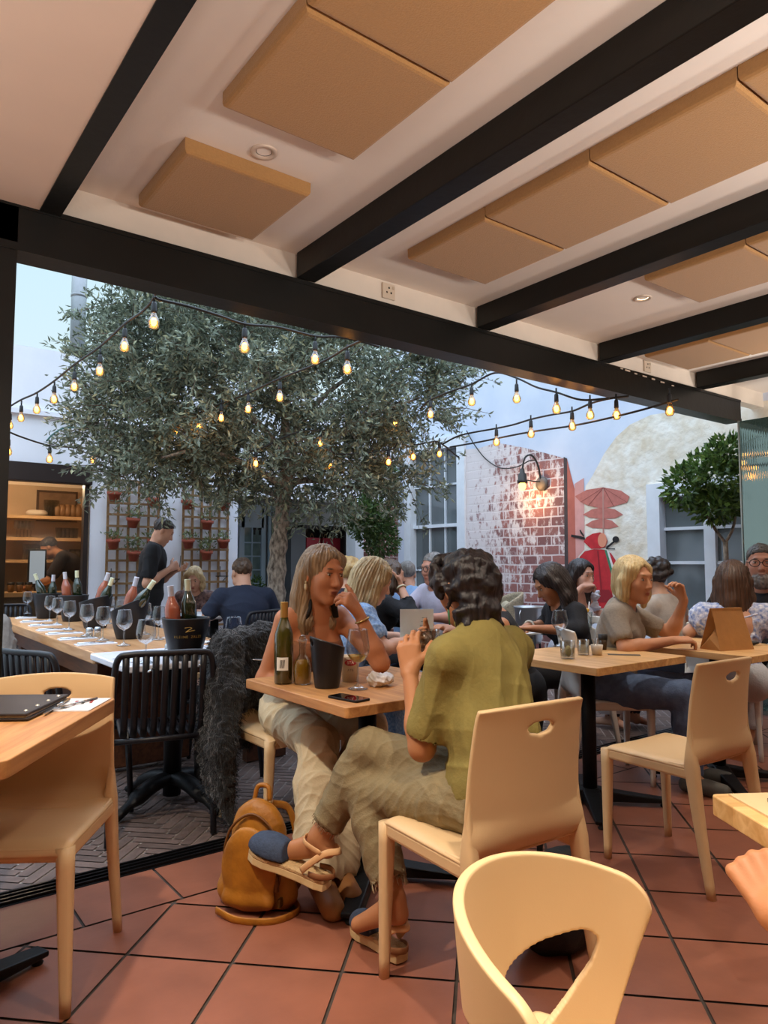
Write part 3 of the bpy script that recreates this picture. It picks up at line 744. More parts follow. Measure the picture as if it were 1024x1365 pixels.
paint('painted_gable', [(766, 645), (778.5, 637), (779.5, 700), (779, 760), (768, 760)], mat('mural_pink', '#d79f9a', .85, noise=(9, .15)), .0045)
stone_m = mat('mural_stone', '#efebe3', .9, noise=(7, .22), bump=(14, .9), col2='#d6c8b2')
_y1, _z1 = FW[1]+.09, FW[3]+.09
_c = [atX(a, b, XR-.003) for a, b in ((779, 672), (781, 648), (790, 634), (806, 604), (822, 582), (840, 566), (868, 553), (910, 547), (976, 541))]
_P = [(q.y, q.z) for q in _c]+[(2.55, 2.66), (2.55, _z1), (_y1, _z1), (_y1, .62), (atX(769, 800, XR).y, .62), (atX(769, 742, XR).y, atX(769, 742, XR).z), (atX(779, 735, XR).y, atX(779, 735, XR).z)]
paint('painted_stone', _P, stone_m, pix=False)
um = mat('mural_umbrella', '#c4776c', .85, noise=(20, .2)); ink = mat('mural_ink', '#7d3f3c', .85)
paint('painted_umbrella', [(780, 700), (790, 694), (803, 691), (816, 694), (825, 702), (812, 705), (790, 704)], um, .006)
paint('painted_umbrella', [(777, 686), (789, 679), (804, 676), (820, 679), (831, 686), (820, 691), (802, 692), (786, 690)], um, .007)
paint('painted_umbrella', [(766.5, 661.5), (782, 653), (804, 649.5), (828, 654), (839.5, 662), (836, 670), (818, 675), (803, 678), (784, 674), (774, 669)], um, .008)
for a, b in (((804, 650), (784, 674)), ((804, 650), (818, 675)), ((804, 650), (774, 669)), ((804, 650), (836, 670))):
    paint('umbrella_seam', [a, (a[0]+.8, a[1]), (b[0]+.8, b[1]), b], ink, .010)
paint('umbrella_pole', [(803, 650), (805, 650), (805.5, 715), (803.5, 715)], mat('mural_pole', '#b6867c', .85), .009)
red = mat('mural_red', '#c92a33', .7, noise=(14, .25)); dred = mat('mural_red_dark', '#8f1d26', .7); bk = mat('mural_black', '#1d1b1e', .6)
paint('painted_scooter_body', [(770, 753), (772, 742), (779, 734), (792, 731.5), (806, 732), (815, 737), (821, 746), (823, 756), (819, 775), (816, 790), (819, 810), (776, 812), (779, 790), (775, 770)], red, .010)
paint('scooter_edging', [(769.4, 753), (771.4, 741.6), (778.6, 733.2), (792, 730.6), (806, 731), (815.6, 736), (822, 745.6), (824, 756), (820, 775), (819, 775), (822.6, 756), (820.6, 746.2), (814.6, 737.4), (806, 732.6), (792, 732), (779.6, 734.8), (772.8, 742.4), (770.8, 753)], mat('mural_cream', '#d9cfc4', .8), .011)
paint('scooter_stripe', [(806, 733), (809, 733.5), (819, 768), (816, 770)], mat('mural_green', '#3f7a5c', .8), .012)
paint('scooter_stripe', [(809, 733.5), (811.5, 734), (821, 764), (819, 768)], mat('mural_white', '#ded9d4', .8), .012)
paint('scooter_fold', [(796, 734), (798, 734), (803, 790), (801, 790)], dred, .012)
paint('scooter_fender', [(788, 792), (798, 786), (812, 786), (817, 794), (817, 803), (788, 803)], dred, .013)
paint('scooter_headset', [(778, 722), (782, 716), (790, 711.5), (800, 709.5), (807, 713), (810, 721), (807, 729), (800, 731.5), (788, 731.5), (783, 727)], red, .014)
paint('scooter_headlamp', [(803+6*math.cos(a*.35), 720+9.5*math.sin(a*.35)) for a in range(18)], mat('mural_lamp', '#dc8f72', .7), .016)
paint('scooter_grip', [(761.5, 712.5), (772, 714), (780, 716.5), (780, 719.5), (771, 717.5), (761.5, 716)], bk, .015)
paint('scooter_lever', [(772.5, 706.5), (774, 706), (777, 711), (779.5, 715), (778, 715.5), (774, 711)], bk, .015)
paint('scooter_mirror', [(821+4.5*math.cos(a*.35), 719+4.2*math.sin(a*.35)) for a in range(18)], bk, .015)
paint('scooter_mirror_stalk', [(808, 729), (818, 721), (820, 722.5), (810, 731), (820, 731), (820, 732.5), (808, 732)], bk, .015)
# sash window
fr = mat('sash_paint', '#dfe3ea', .55, noise=(10, .08)); gz = mat('pane_dark', '#6c7376', .08, spec=.9, noise=(1.2, .35))
def sash(name, y0, y1, z0, z1, cols, rows, fw=.05, bar=.022, meet=None, dep=.06, arch=.0):
    mb = MB(); x = XR+.06
    for a, b, c, d in ((y0-arch, y1+arch, z1-fw, z1+arch), (y0-arch, y1+arch, z0-arch*.3, z0+fw), (y0-arch, y0+fw, z0+fw, z1-fw), (y1-fw, y1+arch, z0+fw, z1-fw)):
        mb.box((x-.04, (a+b)/2, (c+d)/2), (dep+.05, b-a, d-c))
    for i in range(1, cols):
        y = y0+fw+(y1-y0-2*fw)*i/cols; mb.box((x, y, (z0+z1)/2), (dep*.5, bar, z1-z0-2*fw))
    for z in rows: mb.box((x-.001, (y0+y1)/2, z), (dep*.5, y1-y0-2*fw, bar))
    if meet: mb.box((x-.012, (y0+y1)/2, meet), (dep*.9, y1-y0-2*fw, .045))
    o = struct(name, mb, fr); MB().box((x+.02, (y0+y1)/2, (z0+z1)/2), (.01, y1-y0-.02, z1-z0-.02)).build('pane', gz, o); return o
w2 = sash('window_2', *SW, 3, (1.13, 2.3), meet=1.74, arch=.10)
MB().box((XR+.125, 7.46, 2.55), (.01, .95, .5)).build('blind', mat('blind_tan', '#a58467', .8), w2)
w3 = sash('window_3', *FW, 2, (1.23, 1.565), bar=.03, arch=.09)
cm = MB(); cm.box((XR+.045, 3.55, 1.32), (.05, .11, 1.14)); cm.build('meeting_stile', fr, w3)
cu = MB(); cu.box((XR+.125, 3.85, 1.3), (.01, .16, 1.1)); cu.box((XR+.125, 3.25, 1.3), (.01, .18, 1.1)); cu.build('curtain', mat('curtain_grey', '#a3a19c', .9), w3)
# ------------------------------------------------------------------ furniture
def wood(name, c1, c2, axis='Y', plank=.09, rough=.42, seam=.5):
    m = bpy.data.materials.new(name); m.use_nodes = True; nt = m.node_tree; N = nt.nodes; L = nt.links; b = N['Principled BSDF']; b.inputs['Roughness'].default_value = rough
    tc = N.new('ShaderNodeTexCoord'); mp = N.new('ShaderNodeMapping'); sc = {'Y': (14, 1.2, 14), 'X': (1.2, 14, 14)}[axis]; mp.inputs['Scale'].default_value = sc
    L.new(tc.outputs['Object'], mp.inputs[0]); n = N.new('ShaderNodeTexNoise'); n.inputs['Scale'].default_value = 2.2; n.inputs['Detail'].default_value = 6; n.inputs['Distortion'].default_value = .8; L.new(mp.outputs[0], n.inputs['Vector'])
    r = N.new('ShaderNodeValToRGB'); r.color_ramp.elements[0].color = (*lin(c1), 1); r.color_ramp.elements[0].position = .32; r.color_ramp.elements[1].color = (*lin(c2), 1); r.color_ramp.elements[1].position = .68; L.new(n.outputs['Fac'], r.inputs[0])
    sx = N.new('ShaderNodeSeparateXYZ'); L.new(tc.outputs['Object'], sx.inputs[0])
    dv = N.new('ShaderNodeMath'); dv.operation = 'DIVIDE'; dv.inputs[1].default_value = plank; L.new(sx.outputs['X' if axis == 'Y' else 'Y'], dv.inputs[0])
    fl = N.new('ShaderNodeMath'); fl.operation = 'FLOOR'; L.new(dv.outputs[0], fl.inputs[0]); wn = N.new('ShaderNodeTexWhiteNoise'); wn.noise_dimensions = '1D'; L.new(fl.outputs[0], wn.inputs['W'])
    mr = N.new('ShaderNodeMapRange'); mr.inputs['To Min'].default_value = 1-.22*seam; mr.inputs['To Max'].default_value = 1+.16*seam; L.new(wn.outputs['Value'], mr.inputs['Value'])
    hs = N.new('ShaderNodeHueSaturation'); L.new(mr.outputs[0], hs.inputs['Value']); L.new(r.outputs[0], hs.inputs['Color']); L.new(hs.outputs[0], b.inputs['Base Color'])
    bp = N.new('ShaderNodeBump'); bp.inputs['Strength'].default_value = .12; bp.inputs['Distance'].default_value = .004; L.new(n.outputs['Fac'], bp.inputs['Height']); L.new(bp.outputs[0], b.inputs['Normal']); MATS[name] = m
    return m
W_or = wood('wood_oiled', '#a8703f', '#cf9a61', 'Y'); W_or2 = wood('wood_pine', '#c99a5c', '#e3bf85', 'X', .075); W_lt = wood('wood_light', '#bf8d55', '#dfb57c', 'Y', .075); W_dk = wood('wood_dark_base', '#4a2a1a', '#6b4128', 'Y', .12)
W_long = wood('wood_long', '#b98152', '#d9a878', 'Y', .2, .3); bk_iron = mat('cast_iron', '#121214', .5, .5, bump=(60, .05))
cream = mat('plastic_cream', '#d6b68a', .42, bump=(350, .03), spec=.45); cream_w = mat('plastic_white', '#d9d3ca', .42, spec=.45); black_pl = mat('plastic_black', '#15141a', .45)
def holed(fn, nu, nv, holes=()):
    """grid with elliptical holes (cu,cv,ru,rv in parameter space), edges drawn onto the ellipse"""
    U = [[(i/(nu-1), j/(nv-1)) for j in range(nv)] for i in range(nu)]; F_ = []; rem = set(); keep = set()
    def ins(u, v, h): return ((u-h[0])/h[2])**2+((v-h[1])/h[3])**2 < 1
    for i in range(nu-1):
        for j in range(nv-1):
            q = [(i, j), (i+1, j), (i+1, j+1), (i, j+1)]; cu = (i+.5)/(nu-1); cv = (j+.5)/(nv-1)
            if any(ins(cu, cv, h) for h in holes): rem.update(q)
            else: F_.append(q); keep.update(q)
    for (i, j) in rem & keep:
        u, v = U[i][j]; h = min(holes, key=lambda h: abs(math.hypot((u-h[0])/h[2], (v-h[1])/h[3])-1)); a, b = (u-h[0])/h[2], (v-h[1])/h[3]; l = math.hypot(a, b) or 1
        U[i][j] = (h[0]+a/l*h[2], h[1]+b/l*h[3])
    ids = {}; mb = MB(); vs = []
    for q in F_:
        for c in q:
            if c not in ids: ids[c] = len(vs); vs.append(fn(*U[c[0]][c[1]]))
    return mb._add(vs, [tuple(ids[c] for c in q) for q in F_], True)
def holed_poly(fn, nu, nv, polys):
    """as holed, with smooth closed outlines in parameter space"""
    from mathutils.geometry import intersect_point_line
    PL = []
    for P in polys:
        Q = bez([(x, y, 0) for x, y in P+P[:3]], 6)[6:-12]; PL.append([(q.x, q.y) for q in Q])
    def ins(x, y, P):
        c = False; n = len(P)
        for i in range(n):
            x1, y1 = P[i]; x2, y2 = P[i-1]
            if (y1 > y) != (y2 > y) and x < (x2-x1)*(y-y1)/(y2-y1)+x1: c = not c
        return c
    U = [[(i/(nu-1), j/(nv-1)) for j in range(nv)] for i in range(nu)]; F_ = []; rem = {}; keep = set()
    for i in range(nu-1):
        for j in range(nv-1):
            q = [(i, j), (i+1, j), (i+1, j+1), (i, j+1)]; h = next((P for P in PL if ins((i+.5)/(nu-1), (j+.5)/(nv-1), P)), None)
            if h is not None: rem.update({c: h for c in q})
            else: F_.append(q); keep.update(q)
    for c in set(rem) & keep:
        u, v = U[c[0]][c[1]]; P = rem[c]; best = None
        for i in range(len(P)):
            a, b = Vector((*P[i-1], 0)), Vector((*P[i], 0)); p_, t = intersect_point_line(Vector((u, v, 0)), a, b); p_ = a.lerp(b, min(1, max(0, t))); d = (p_-Vector((u, v, 0))).length
            if best is None or d < best[0]: best = (d, p_)
        U[c[0]][c[1]] = (best[1].x, best[1].y)
    ids = {}; mb = MB(); vs = []
    for q in F_:
        for c in q:
            if c not in ids: ids[c] = len(vs); vs.append(fn(*U[c[0]][c[1]]))
    return mb._add(vs, [tuple(ids[c] for c in q) for q in F_], True)
def leg_mb(a, b, w0, w1, d0=None, d1=None):
    """tapered square leg with soft corners from a (top) to b (foot)"""
    d0 = d0 or w0; d1 = d1 or w1; mb = MB(); n = 9; vs = []
    for i in range(n):
        t = i/(n-1); c = Vector(a).lerp(Vector(b), t); w = w0+(w1-w0)*t; d = d0+(d1-d0)*t
        for x, y in rrect(-w/2, -d/2, w/2, d/2, min(w, d)*.3, 2): vs.append((c.x+x, c.y+y, c.z))
    m = 12; fs = [(i*m+j, (i+1)*m+j, (i+1)*m+(j+1) % m, i*m+(j+1) % m) for i in range(n-1) for j in range(m)]
    fs += [tuple(range(m)), tuple((n-1)*m+j for j in range(m-1, -1, -1))]
    return mb._add(vs, [f[::-1] for f in fs], True)
BP = bez([(-.09, .449), (-.150, .452), (-.192, .468), (-.215, .505), (-.220, .58), (-.228, .68), (-.242, .78), (-.258, .852)], 8)
def leg_path(pts, ws, ds):
    mb = MB(); P = bez(pts, 5); n = len(P); vs = []; k = len(ws)-1
    for i, c in enumerate(P):
        t = i/(n-1)*k; j = min(int(t), k-1); f = t-j; w = ws[j]+(ws[j+1]-ws[j])*f; d = ds[j]+(ds[j+1]-ds[j])*f
        for x, y in rrect(-w/2, -d/2, w/2, d/2, min(w, d)*.3, 2): vs.append((c.x+x, c.y+y, c.z))
    m = 12; fs = [(i*m+j, (i+1)*m+j, (i+1)*m+(j+1) % m, i*m+(j+1) % m) for i in range(n-1) for j in range(m)]
    fs += [tuple(range(m)), tuple((n-1)*m+j for j in range(m-1, -1, -1))]
    return mb._add(vs, [f[::-1] for f in fs], True)
def cafe_chair(label, loc, rz, m=None, group='moulded plastic café chairs', sh=0):
    m = m or cream; t = thing('cafe_chair', label, 'chair', loc, rz, group); KID[t.name] = []
    def back(u, v):
        k = v*(len(BP)-1); i = min(int(k), len(BP)-2); p = BP[i].lerp(BP[i+1], k-i); x = 2*u-1
        w = .213-.020*max(0, (p.y-.5))/.35; w -= .03*max(0, .5-v)*0; 
        bow = .042*x*x*min(1, max(0, (p.y-.455)/.1)); drop = -.012*x*x*max(0, (v-.93)/.07)
        return (x*w, p.x+bow, p.y+drop)
    holed(back, 49, 65, [(.5, .865, .115, .030)]).build('backrest', m, t, solid=.016, solid_off=0, sub=1)
    def seat(u, v):
        x = 2*u-1; y = -.19+v*.405; z = .452-.014*math.cos(x*1.5)*math.cos((v-.45)*2.4)-.03*max(0, (v-.9)/.1)**2-.012*max(0, abs(x)-.88)/.12
        return (x*(.2135+.002*v), y, z)
    MB().grid(seat, 25, 25).build('seat', m, t, solid=.014, solid_off=1, sub=1)
    ap = MB()
    for sx in (-1, 1): ap.box((sx*.203, .0, .428), (.025, .41, .044), bev=.010)
    ap.box((0, .203, .427), (.41, .025, .040), bev=.010); ap.build('seat_frame', m, t)
    for sx in (-1, 1):
        leg_mb((sx*.200, .200, .445), (sx*.212, .198, 0), .048, .028, .042, .026).build('leg', m, t)
        leg_path([(sx*.194, -.188, .68), (sx*.200, -.183, .56), (sx*.200, -.188, .45), (sx*.205, -.215, .25), (sx*.213, -.258, 0)], [.004, .014, .036, .032, .026], [.006, .020, .055, .042, .030]).build('leg', m, t)
    return t
def bistro_table(label, x0, x1, y0, y1, h=.75, th=.036, wd=None, base=True, r=.012, group='square wooden bistro tables', cat='table', rz=0, loc=None, brot=0):
    cx, cy = (x0+x1)/2, (y0+y1)/2
    t = thing('bistro_table', label, cat, loc or (cx, cy, 0), rz, group); KID[t.name] = []; a, b = (x1-x0)/2, (y1-y0)/2
    MB().prism(rrect(-a, -b, a, b, r, 4), th, Matrix.Translation((0, 0, h-th))).build('tabletop', wd or W_or, t, bevel=.003)
    if base:
        MB().tube([(0, 0, .05), (0, 0, h-th)], .036, 20).build('column', bk_iron, t)
        MB().box((0, 0, h-th-.006), (.34, .34, .010), bev=.003).build('top_plate', bk_iron, t)
        for k in range(4):
            f = MB(); ang = R(45+90*k+brot); c, s = math.cos(ang), math.sin(ang); L = .36; vs = []
            for i in range(8):
                q = i/7; rr = .02+q*L; w = .044-.014*q; zt = .085-.045*q**.8; zb = .022+.0*q
                for sg in (-1, 1):
                    for z in (zb, zt): vs.append((rr*c-sg*w*s, rr*s+sg*w*c, z))
            fs = []
            for i in range(7):
                o = i*4; fs += [(o, o+4, o+5, o+1), (o+2, o+3, o+7, o+6), (o+1, o+5, o+7, o+3), (o, o+2, o+6, o+4)]
            fs += [(0, 1, 3, 2), (28, 30, 31, 29)]; f._add(vs, fs)
            fo = f.build('base_arm', bk_iron, t, bevel=.006)
            MB().lathe([(0, 0), (.016, 0), (.018, .006), (.012, .012), (.008, .03)], 14, Matrix.Translation(((.01+L)*c*.97, (.01+L)*s*.97, 0))).build('levelling_foot', mat('rubber_foot', '#0d0d0e', .6), fo)
    return t
# tables inside
bistro_table('square wooden table between the two women, with bottle and black bucket', 1.335, 2.035, 1.975, 2.715, wd=W_or)
bistro_table('square pale wooden table with empty glasses and a small white pot', 2.735, 3.47, 2.03, 2.70, wd=W_lt)
bistro_table('pale wooden table under the brown paper bag', 3.70, 4.36, 1.815, 2.545, wd=W_lt)
# near-left table, turned 34 degrees
nl0 = Vector((.735, 2.42)); dl = Vector((.565, .825)).normalized(); dn = Vector((-dl.y, dl.x)); cc = nl0-dl*.385+dn*.39
bistro_table('wooden table corner with black menu and fork at the left edge', -.39, .39, -.385, .385, h=.785, th=.042, wd=W_or, r=.035, loc=(cc.x, cc.y, 0), rz=math.atan2(dl.y, dl.x)-math.pi/2, brot=12)
# near-right table
nr0 = atz(947, 1058, .75); er = Vector((.85, -.53)).normalized(); en = Vector((-er.y, er.x)); c2 = Vector((nr0.x, nr0.y))+er*.40-en*.38
bistro_table('pale pine table with card and cutlery at the right edge', -.40, .40, -.38, .38, h=.75, th=.04, wd=W_or2, loc=(c2.x, c2.y, 0), rz=math.atan2(er.y, er.x))
# long table in the yard and the white one pushed against it
lt = thing('long_table', 'long wooden communal table set with wine glasses and coolers', 'table', (1.49, 5.52, 0)); KID[lt.name] = []
MB().prism(rrect(-.41, -1.53, .40, 1.53, .02, 3), .062, Matrix.Translation((0, 0, .688))).build('tabletop', W_long, lt, bevel=.006)
for y in (-1.1, 1.1):
    MB().box((0, y, .35), (.58, .09, .66)).build('leg', W_dk, lt, bevel=.01)
MB().box((0, 0, .60), (.62, 2.5, .10)).build('apron', W_dk, lt); MB().box((0, 0, .22), (.06, 2.3, .12)).build('stretcher', W_dk, lt)
wt = thing('white_table', 'white-topped table with wine cooler pushed against the long table', 'table', (1.40, 3.67, 0)); KID[wt.name] = []
MB().prism(rrect(-.345, -.31, .345, .31, .03, 4), .032, Matrix.Translation((0, 0, .718))).build('tabletop', mat('marble_white', '#dfdfe8', .28, noise=(7, .08)), wt, bevel=.006)
MB().tube([(0, 0, .04), (0, 0, .72)], .045, 16).build('column', bk_iron, wt)
for k in range(4): 
    a = R(20+90*k); f = MB(); f.tube(bez([(0, 0, .13), (.14*math.cos(a), .14*math.sin(a), .11), (.34*math.cos(a), .34*math.sin(a), .012)], 5), [.035]*8+[.02]*3, 8, flat=1.4); f.build('base_arm', bk_iron, wt)
def bench(label, x, y, lx, ly):
    t = thing('bench', label, 'bench', (x, y, 0), 0, 'wooden benches along the long table'); KID[t.name] = []
    MB().box((0, 0, .435), (lx, ly, .045), bev=.006).build('seat', W_lt, t)
    for sy in (-1, 1): MB().box((0, sy*(ly/2-.15), .206), (lx*.85, .06, .412)).build('leg', W_dk, t)
bench('tan wooden bench along the near-left side of the long table', .66, 5.5, .32, 2.4); bench('wooden bench on the trellis side of the long table', 2.18, 5.1, .32, 2.2)
# black slatted chairs
def slat_chair(label, loc, rz, arms=False):
    t = thing('slatted_chair', label, 'chair', loc, rz, 'black slatted yard chairs'); KID[t.name] = []
    fr_ = MB(); fr_.tube(bez([(-.225, -.27, 0), (-.222, -.225, .45), (-.215, -.245, .70), (-.20, -.262, .80), (-.15, -.272, .818), (0, -.285, .82), (.15, -.272, .818), (.20, -.262, .80), (.215, -.245, .70), (.222, -.225, .45), (.225, -.27, 0)], 5), .0145, 10); fr_.build('back_frame', black_pl, t)
    for i in range(9):
        x = -.168+i*.042; b = -.285+.012*(x/.17)**2*1.2
        MB().tube([(x, b-.0, .822), (x, b+.012, .72), (x, -.232, .50), (x, -.20, .448), (x, -.05, .438), (x, .17, .445), (x*1.0, .205, .43)], .0105, 8, flat=1.45).build('slat', black_pl, t)
    sf = MB(); sf.tube([(-.215, -.225, .432), (-.22, .19, .432), (.22, .19, .432), (.215, -.225, .432), (-.215, -.225, .432)], .013, 8)
    sf.build('seat_frame', black_pl, t)
    for sx in (-1, 1): MB().tube([(sx*.212, .18, .44), (sx*.222, .21, 0)], [.017, .013], 10).build('leg', black_pl, t)
    return t
slat_chair('black slatted chair in front of the white table, seen from behind', (1.245, 3.46, 0), R(-14))
slat_chair('black slatted chair at the left side of the white table', (.90, 3.75, 0), R(-62))
slat_chair('black slatted chair under the man in the navy shirt', (2.77, 5.72, 0), R(22))
slat_chair('black slatted chair at the far end of the long table', (1.28, 7.50, 0), R(180))
slat_chair('black slatted chair half hidden by the furry coat', (1.86, 4.12, 0), R(60))
# cream chairs indoors
rzl = math.atan2(-.55, -.83)
cafe_chair('cream plastic chair at the left edge, tucked under the menu table', (.465, 2.42, 0), math.atan2(.55, -.83))
CH_O = cafe_chair('cream plastic chair under the woman in the olive shirt', (1.53, 1.555, 0), R(-4))
cafe_chair('cream plastic chair draped with a furry black coat', (1.73, 3.06, 0), R(180))
cafe_chair('empty cream plastic chair pulled up to the table with the glasses', (2.80, 1.69, 0), R(-2))
cafe_chair('off-white plastic chair under the woman in the grey T-shirt', (3.58, 2.62, 0), R(-127), cream_w)
cafe_chair('off-white plastic chair under the woman with long brown hair', (4.70, 2.52, 0), R(-60), cream_w)
cafe_chair('white plastic chair beneath the woman in black, by the bucket stand', (4.02, 3.24, 0), R(72), cream_w)
# tub armchair in the foreground
def lat(l, d): return Vector((l*ct_+d*st_, d*ct_-l*st_, 0))
ac = thing('armchair', 'cream plastic tub armchair with open sides in the foreground', 'chair', lat(.3389, 1.0132), 0); KID[ac.name] = []
fd = lat(math.cos(R(-35.9)), math.sin(R(-35.9))); ac.rotation_euler = (0, 0, math.atan2(fd.y, fd.x)-math.pi/2)
def tub(u, v):
    s = abs(u-.5)*2; ph = (u-.5)*2*R(81.7)*(.75+.25*v); rim = .7523-.0568*s*s
    if s > .86: rim -= .040*(1-math.sqrt(max(0, 1-((s-.86)/.14)**2)))
    z = .43+(rim-.43)*v; fl = .86+.14*max(v, 0)**.8
    return (math.sin(ph)*.2178*fl, -math.cos(ph)*.2422*fl, z)
_h = [(.092, .60), (.10, .50), (.14, .36), (.20, .22), (.29, .12), (.39, .17), (.435, .31), (.41, .45), (.31, .54), (.21, .60), (.14, .645), (.105, .638)]
tb = holed_poly(tub, 161, 61, [_h, [(1-x, y) for x, y in _h]])
tb.build('shell', cream, ac, solid=.017, solid_off=0, sub=1)
MB().grid(lambda u, v: ((2*u-1)*.215*(1-.12*(1-v)), -.235+v*.46, .438-.012*math.cos((2*u-1)*1.4)), 17, 17).build('seat', cream, ac, solid=.02, solid_off=1, sub=1)
for sx in (-1, 1):
    leg_mb((sx*.185, .19, .43), (sx*.225, .25, 0), .05, .03).build('leg', cream, ac); leg_mb((sx*.165, -.18, .43), (sx*.205, -.27, 0), .05, .03).build('leg', cream, ac)
# wicker chair and bucket stand against the mural wall
p = atd(666, 812, 8.2); wc = thing('wicker_chair', 'tan wicker armchair against the painted brick wall', 'chair', (p.x, p.y, 0), R(60)); KID[wc.name] = []
wk_ = mat('wicker', '#a89a80', .8, noise=(50, .4), bump=(70, .7)); w_ = MB()
w_.grid(lambda u, v: ((math.sin((u-.5)*4.2))*.30, -math.cos((u-.5)*4.2)*.27, .40+v*(.50-.22*abs(2*u-1)**2)), 31, 13); w_.build('back_shell', wk_, wc, solid=.03)
MB().prism(rrect(-.27, -.25, .27, .25, .1, 4), .09, Matrix.Translation((0, 0, .36))).build('seat', wk_, wc)
for sx, sy in ((1, 1), (1, -1), (-1, 1), (-1, -1)): MB().tube([(sx*.22, sy*.2, .36), (sx*.25, sy*.24, 0)], .018, 8).build('leg', wk_, wc)
MB().ball((0, -.08, .60), (.2, .08, .2), 16).build('cushion', mat('cushion_tan', '#b5a98f', .9, noise=(20, .3)), wc)
steel_b = mat('brushed_steel', '#b9bcc0', .32, .85)
p = atd(706, 830, 5.7); st = thing('ice_bucket_stand', 'steel wine bucket on a black stand behind the woman in black', 'bucket', (p.x, p.y, 0)); KID[st.name] = []
MB().lathe([(0, .60), (.085, .60), (.092, .62), (.118, .87), (.124, .875), (.124, .885), (.117, .885), (.09, .63), (0, .62)], 28).build('bucket', steel_b, st)
for sx in (-1, 1): MB().tube(bez([(sx*.12, -.02, .86), (sx*.145, -.03, .83), (sx*.14, -.03, .79)], 5), .006, 8).build('handle', steel_b, st)
sd_ = MB(); sd_.tube([(.11*math.cos(a*.4), .11*math.sin(a*.4), .70) for a in range(17)], .007, 6)
for k in range(3): sd_.tube([(.11*math.cos(k*2.1), .11*math.sin(k*2.1), .70), (.16*math.cos(k*2.1), .16*math.sin(k*2.1), 0)], .008, 6)
sd_.build('stand', bk_iron, st)
# round table of the couple near the trellis, and the women's table further right
def round_table(label, x, y, r, topm, h=.75):
    t = thing('round_table', label, 'table', (x, y, 0), 0); KID[t.name] = []
    MB().lathe([(0, h-.03), (r-.01, h-.03), (r, h-.02), (r, h-.006), (r-.006, h), (0, h)], 40).build('tabletop', topm, t)
    MB().tube([(0, 0, .03), (0, 0, h-.03)], .04, 14).build('column', bk_iron, t); MB().lathe([(0, 0), (.24, 0), (.24, .012), (.06, .04), (0, .05)], 28).build('base', bk_iron, t); return t
wtop = mat('table_white', '#cfcfd2', .35)
p = atd(286, 816, 6.85); RT1 = Vector((p.x, p.y, 0)); round_table('small round white table of the couple by the trellis', p.x, p.y, .34, wtop)
dtop = mat('table_dark', '#4b443f', .45)
round_table('dark round table in front of the woman in black, under her papers', 3.50, 3.52, .34, dtop)
round_table('dark round table with the open menu, in front of the blue dress', 2.74, 3.42, .30, dtop)
round_table('dark round table of the group below the sash window', 4.28, 4.95, .36, dtop)
# ------------------------------------------------------------------ tableware
gl = glass_mat('clear_glass', '#f6faff', .93, spec=.9); gl_t = glass_mat('tumbler_glass', '#f2f4f2', .86, spec=.9)
wine_m = glass_mat('white_wine', '#f0d98a', .95, spec=.5); red_w = mat('red_wine', '#3a0a12', .1)
def glass_prof(h=.22, r=.042):
    P = [(0, .002), (r*.85, .002), (r*.88, .004), (r*.5, .010), (.006, .018), (.0042, .03), (.004, h*.40), (.007, h*.44), (r*.62, h*.50), (r*.93, h*.60), (r, h*.70), (r*.96, h*.80), (r*.86, h*.92), (r*.80, h), (r*.79, h+.001)]
    return P
def wine_glass(label, p, h=.22, r=.042, group=None, fill=None):
    t = thing('wine_glass', label, 'glass', p, 0, group); KID[t.name] = []
    P = [(a, z) for a, z in glass_prof(h, r)]; b = bez([(a, 0, z) for a, z in P[6:]], 4)
    MB().lathe([P[0], P[1], P[2], P[3], P[4], P[5]]+[(max(q.x, .0035), q.z) for q in b], 28).build('bowl', gl, t)
    MB().tube([(.79*r*math.cos(a*.3), .79*r*math.sin(a*.3), h) for a in range(22)], .0009, 5, cap=False).build('rim', gl, t)
    if fill:
        q = [(.0, h*.455)]+[(max(x.x-.0016, .002), x.z) for x in b if h*.46 < x.z < h*fill]; q.append((q[-1][0], q[-1][1])); q.append((0, q[-1][1]))
        MB().lathe(q, 24).build('wine', wine_m, t)
    return t
def bottle(label, p, col, foil, rz=0, tilt=(0, 0), group=None, h=.30, lab=None, inside=None, wine=None):
    t = thing('wine_bottle', label, 'bottle', p, rz, group); KID[t.name] = []
    t.rotation_euler = (tilt[0], tilt[1], rz); r = .0375; k = h/.30
    prof = [(0, .006), (.028, 0), (r, .006), (r, .165*k), (r*.96, .185*k), (r*.72, .212*k), (.018, .235*k), (.0145, .25*k), (.0140, .285*k), (.0150, .288*k), (.0150, .30*k), (0, .30*k)]
    MB().lathe(prof, 28).build('bottle_body', col, t)
    MB().lathe([(.0152, .238*k), (.0156, .24*k), (.0152, .30*k), (.0158, .302*k), (.0150, .304*k), (0, .304*k)], 20).build('foil_cap', foil, t)
    if lab:
        m = MB(); n = 14; vs = [(math.cos(a)*(r+.0006), math.sin(a)*(r+.0006), z) for z in (lab[1], lab[2]) for a in [lab[3]+(i/n-.5)*lab[4] for i in range(n+1)]]
        m._add(vs, [(i, i+1, n+2+i, n+1+i) for i in range(n)], True); o = m.build('paper_label', lab[0], t)
    return t
g_green = mat('bottle_green', '#1c2410', .08, coat=.6, spec=.8); g_olive = mat('bottle_olive', '#3d3a10', .07, coat=.6, spec=.8); g_rose = mat('bottle_rose', '#a8563a', .08, coat=.6, spec=.8, alpha=.85)
foil_w = mat('foil_white', '#cfcdd8', .35, .2); foil_c = mat('foil_cream', '#d8d8b8', .4, .1); foil_g = mat('foil_gold', '#b08a4c', .35, .5); lab_w = mat('label_white', '#e3dfd6', .6)
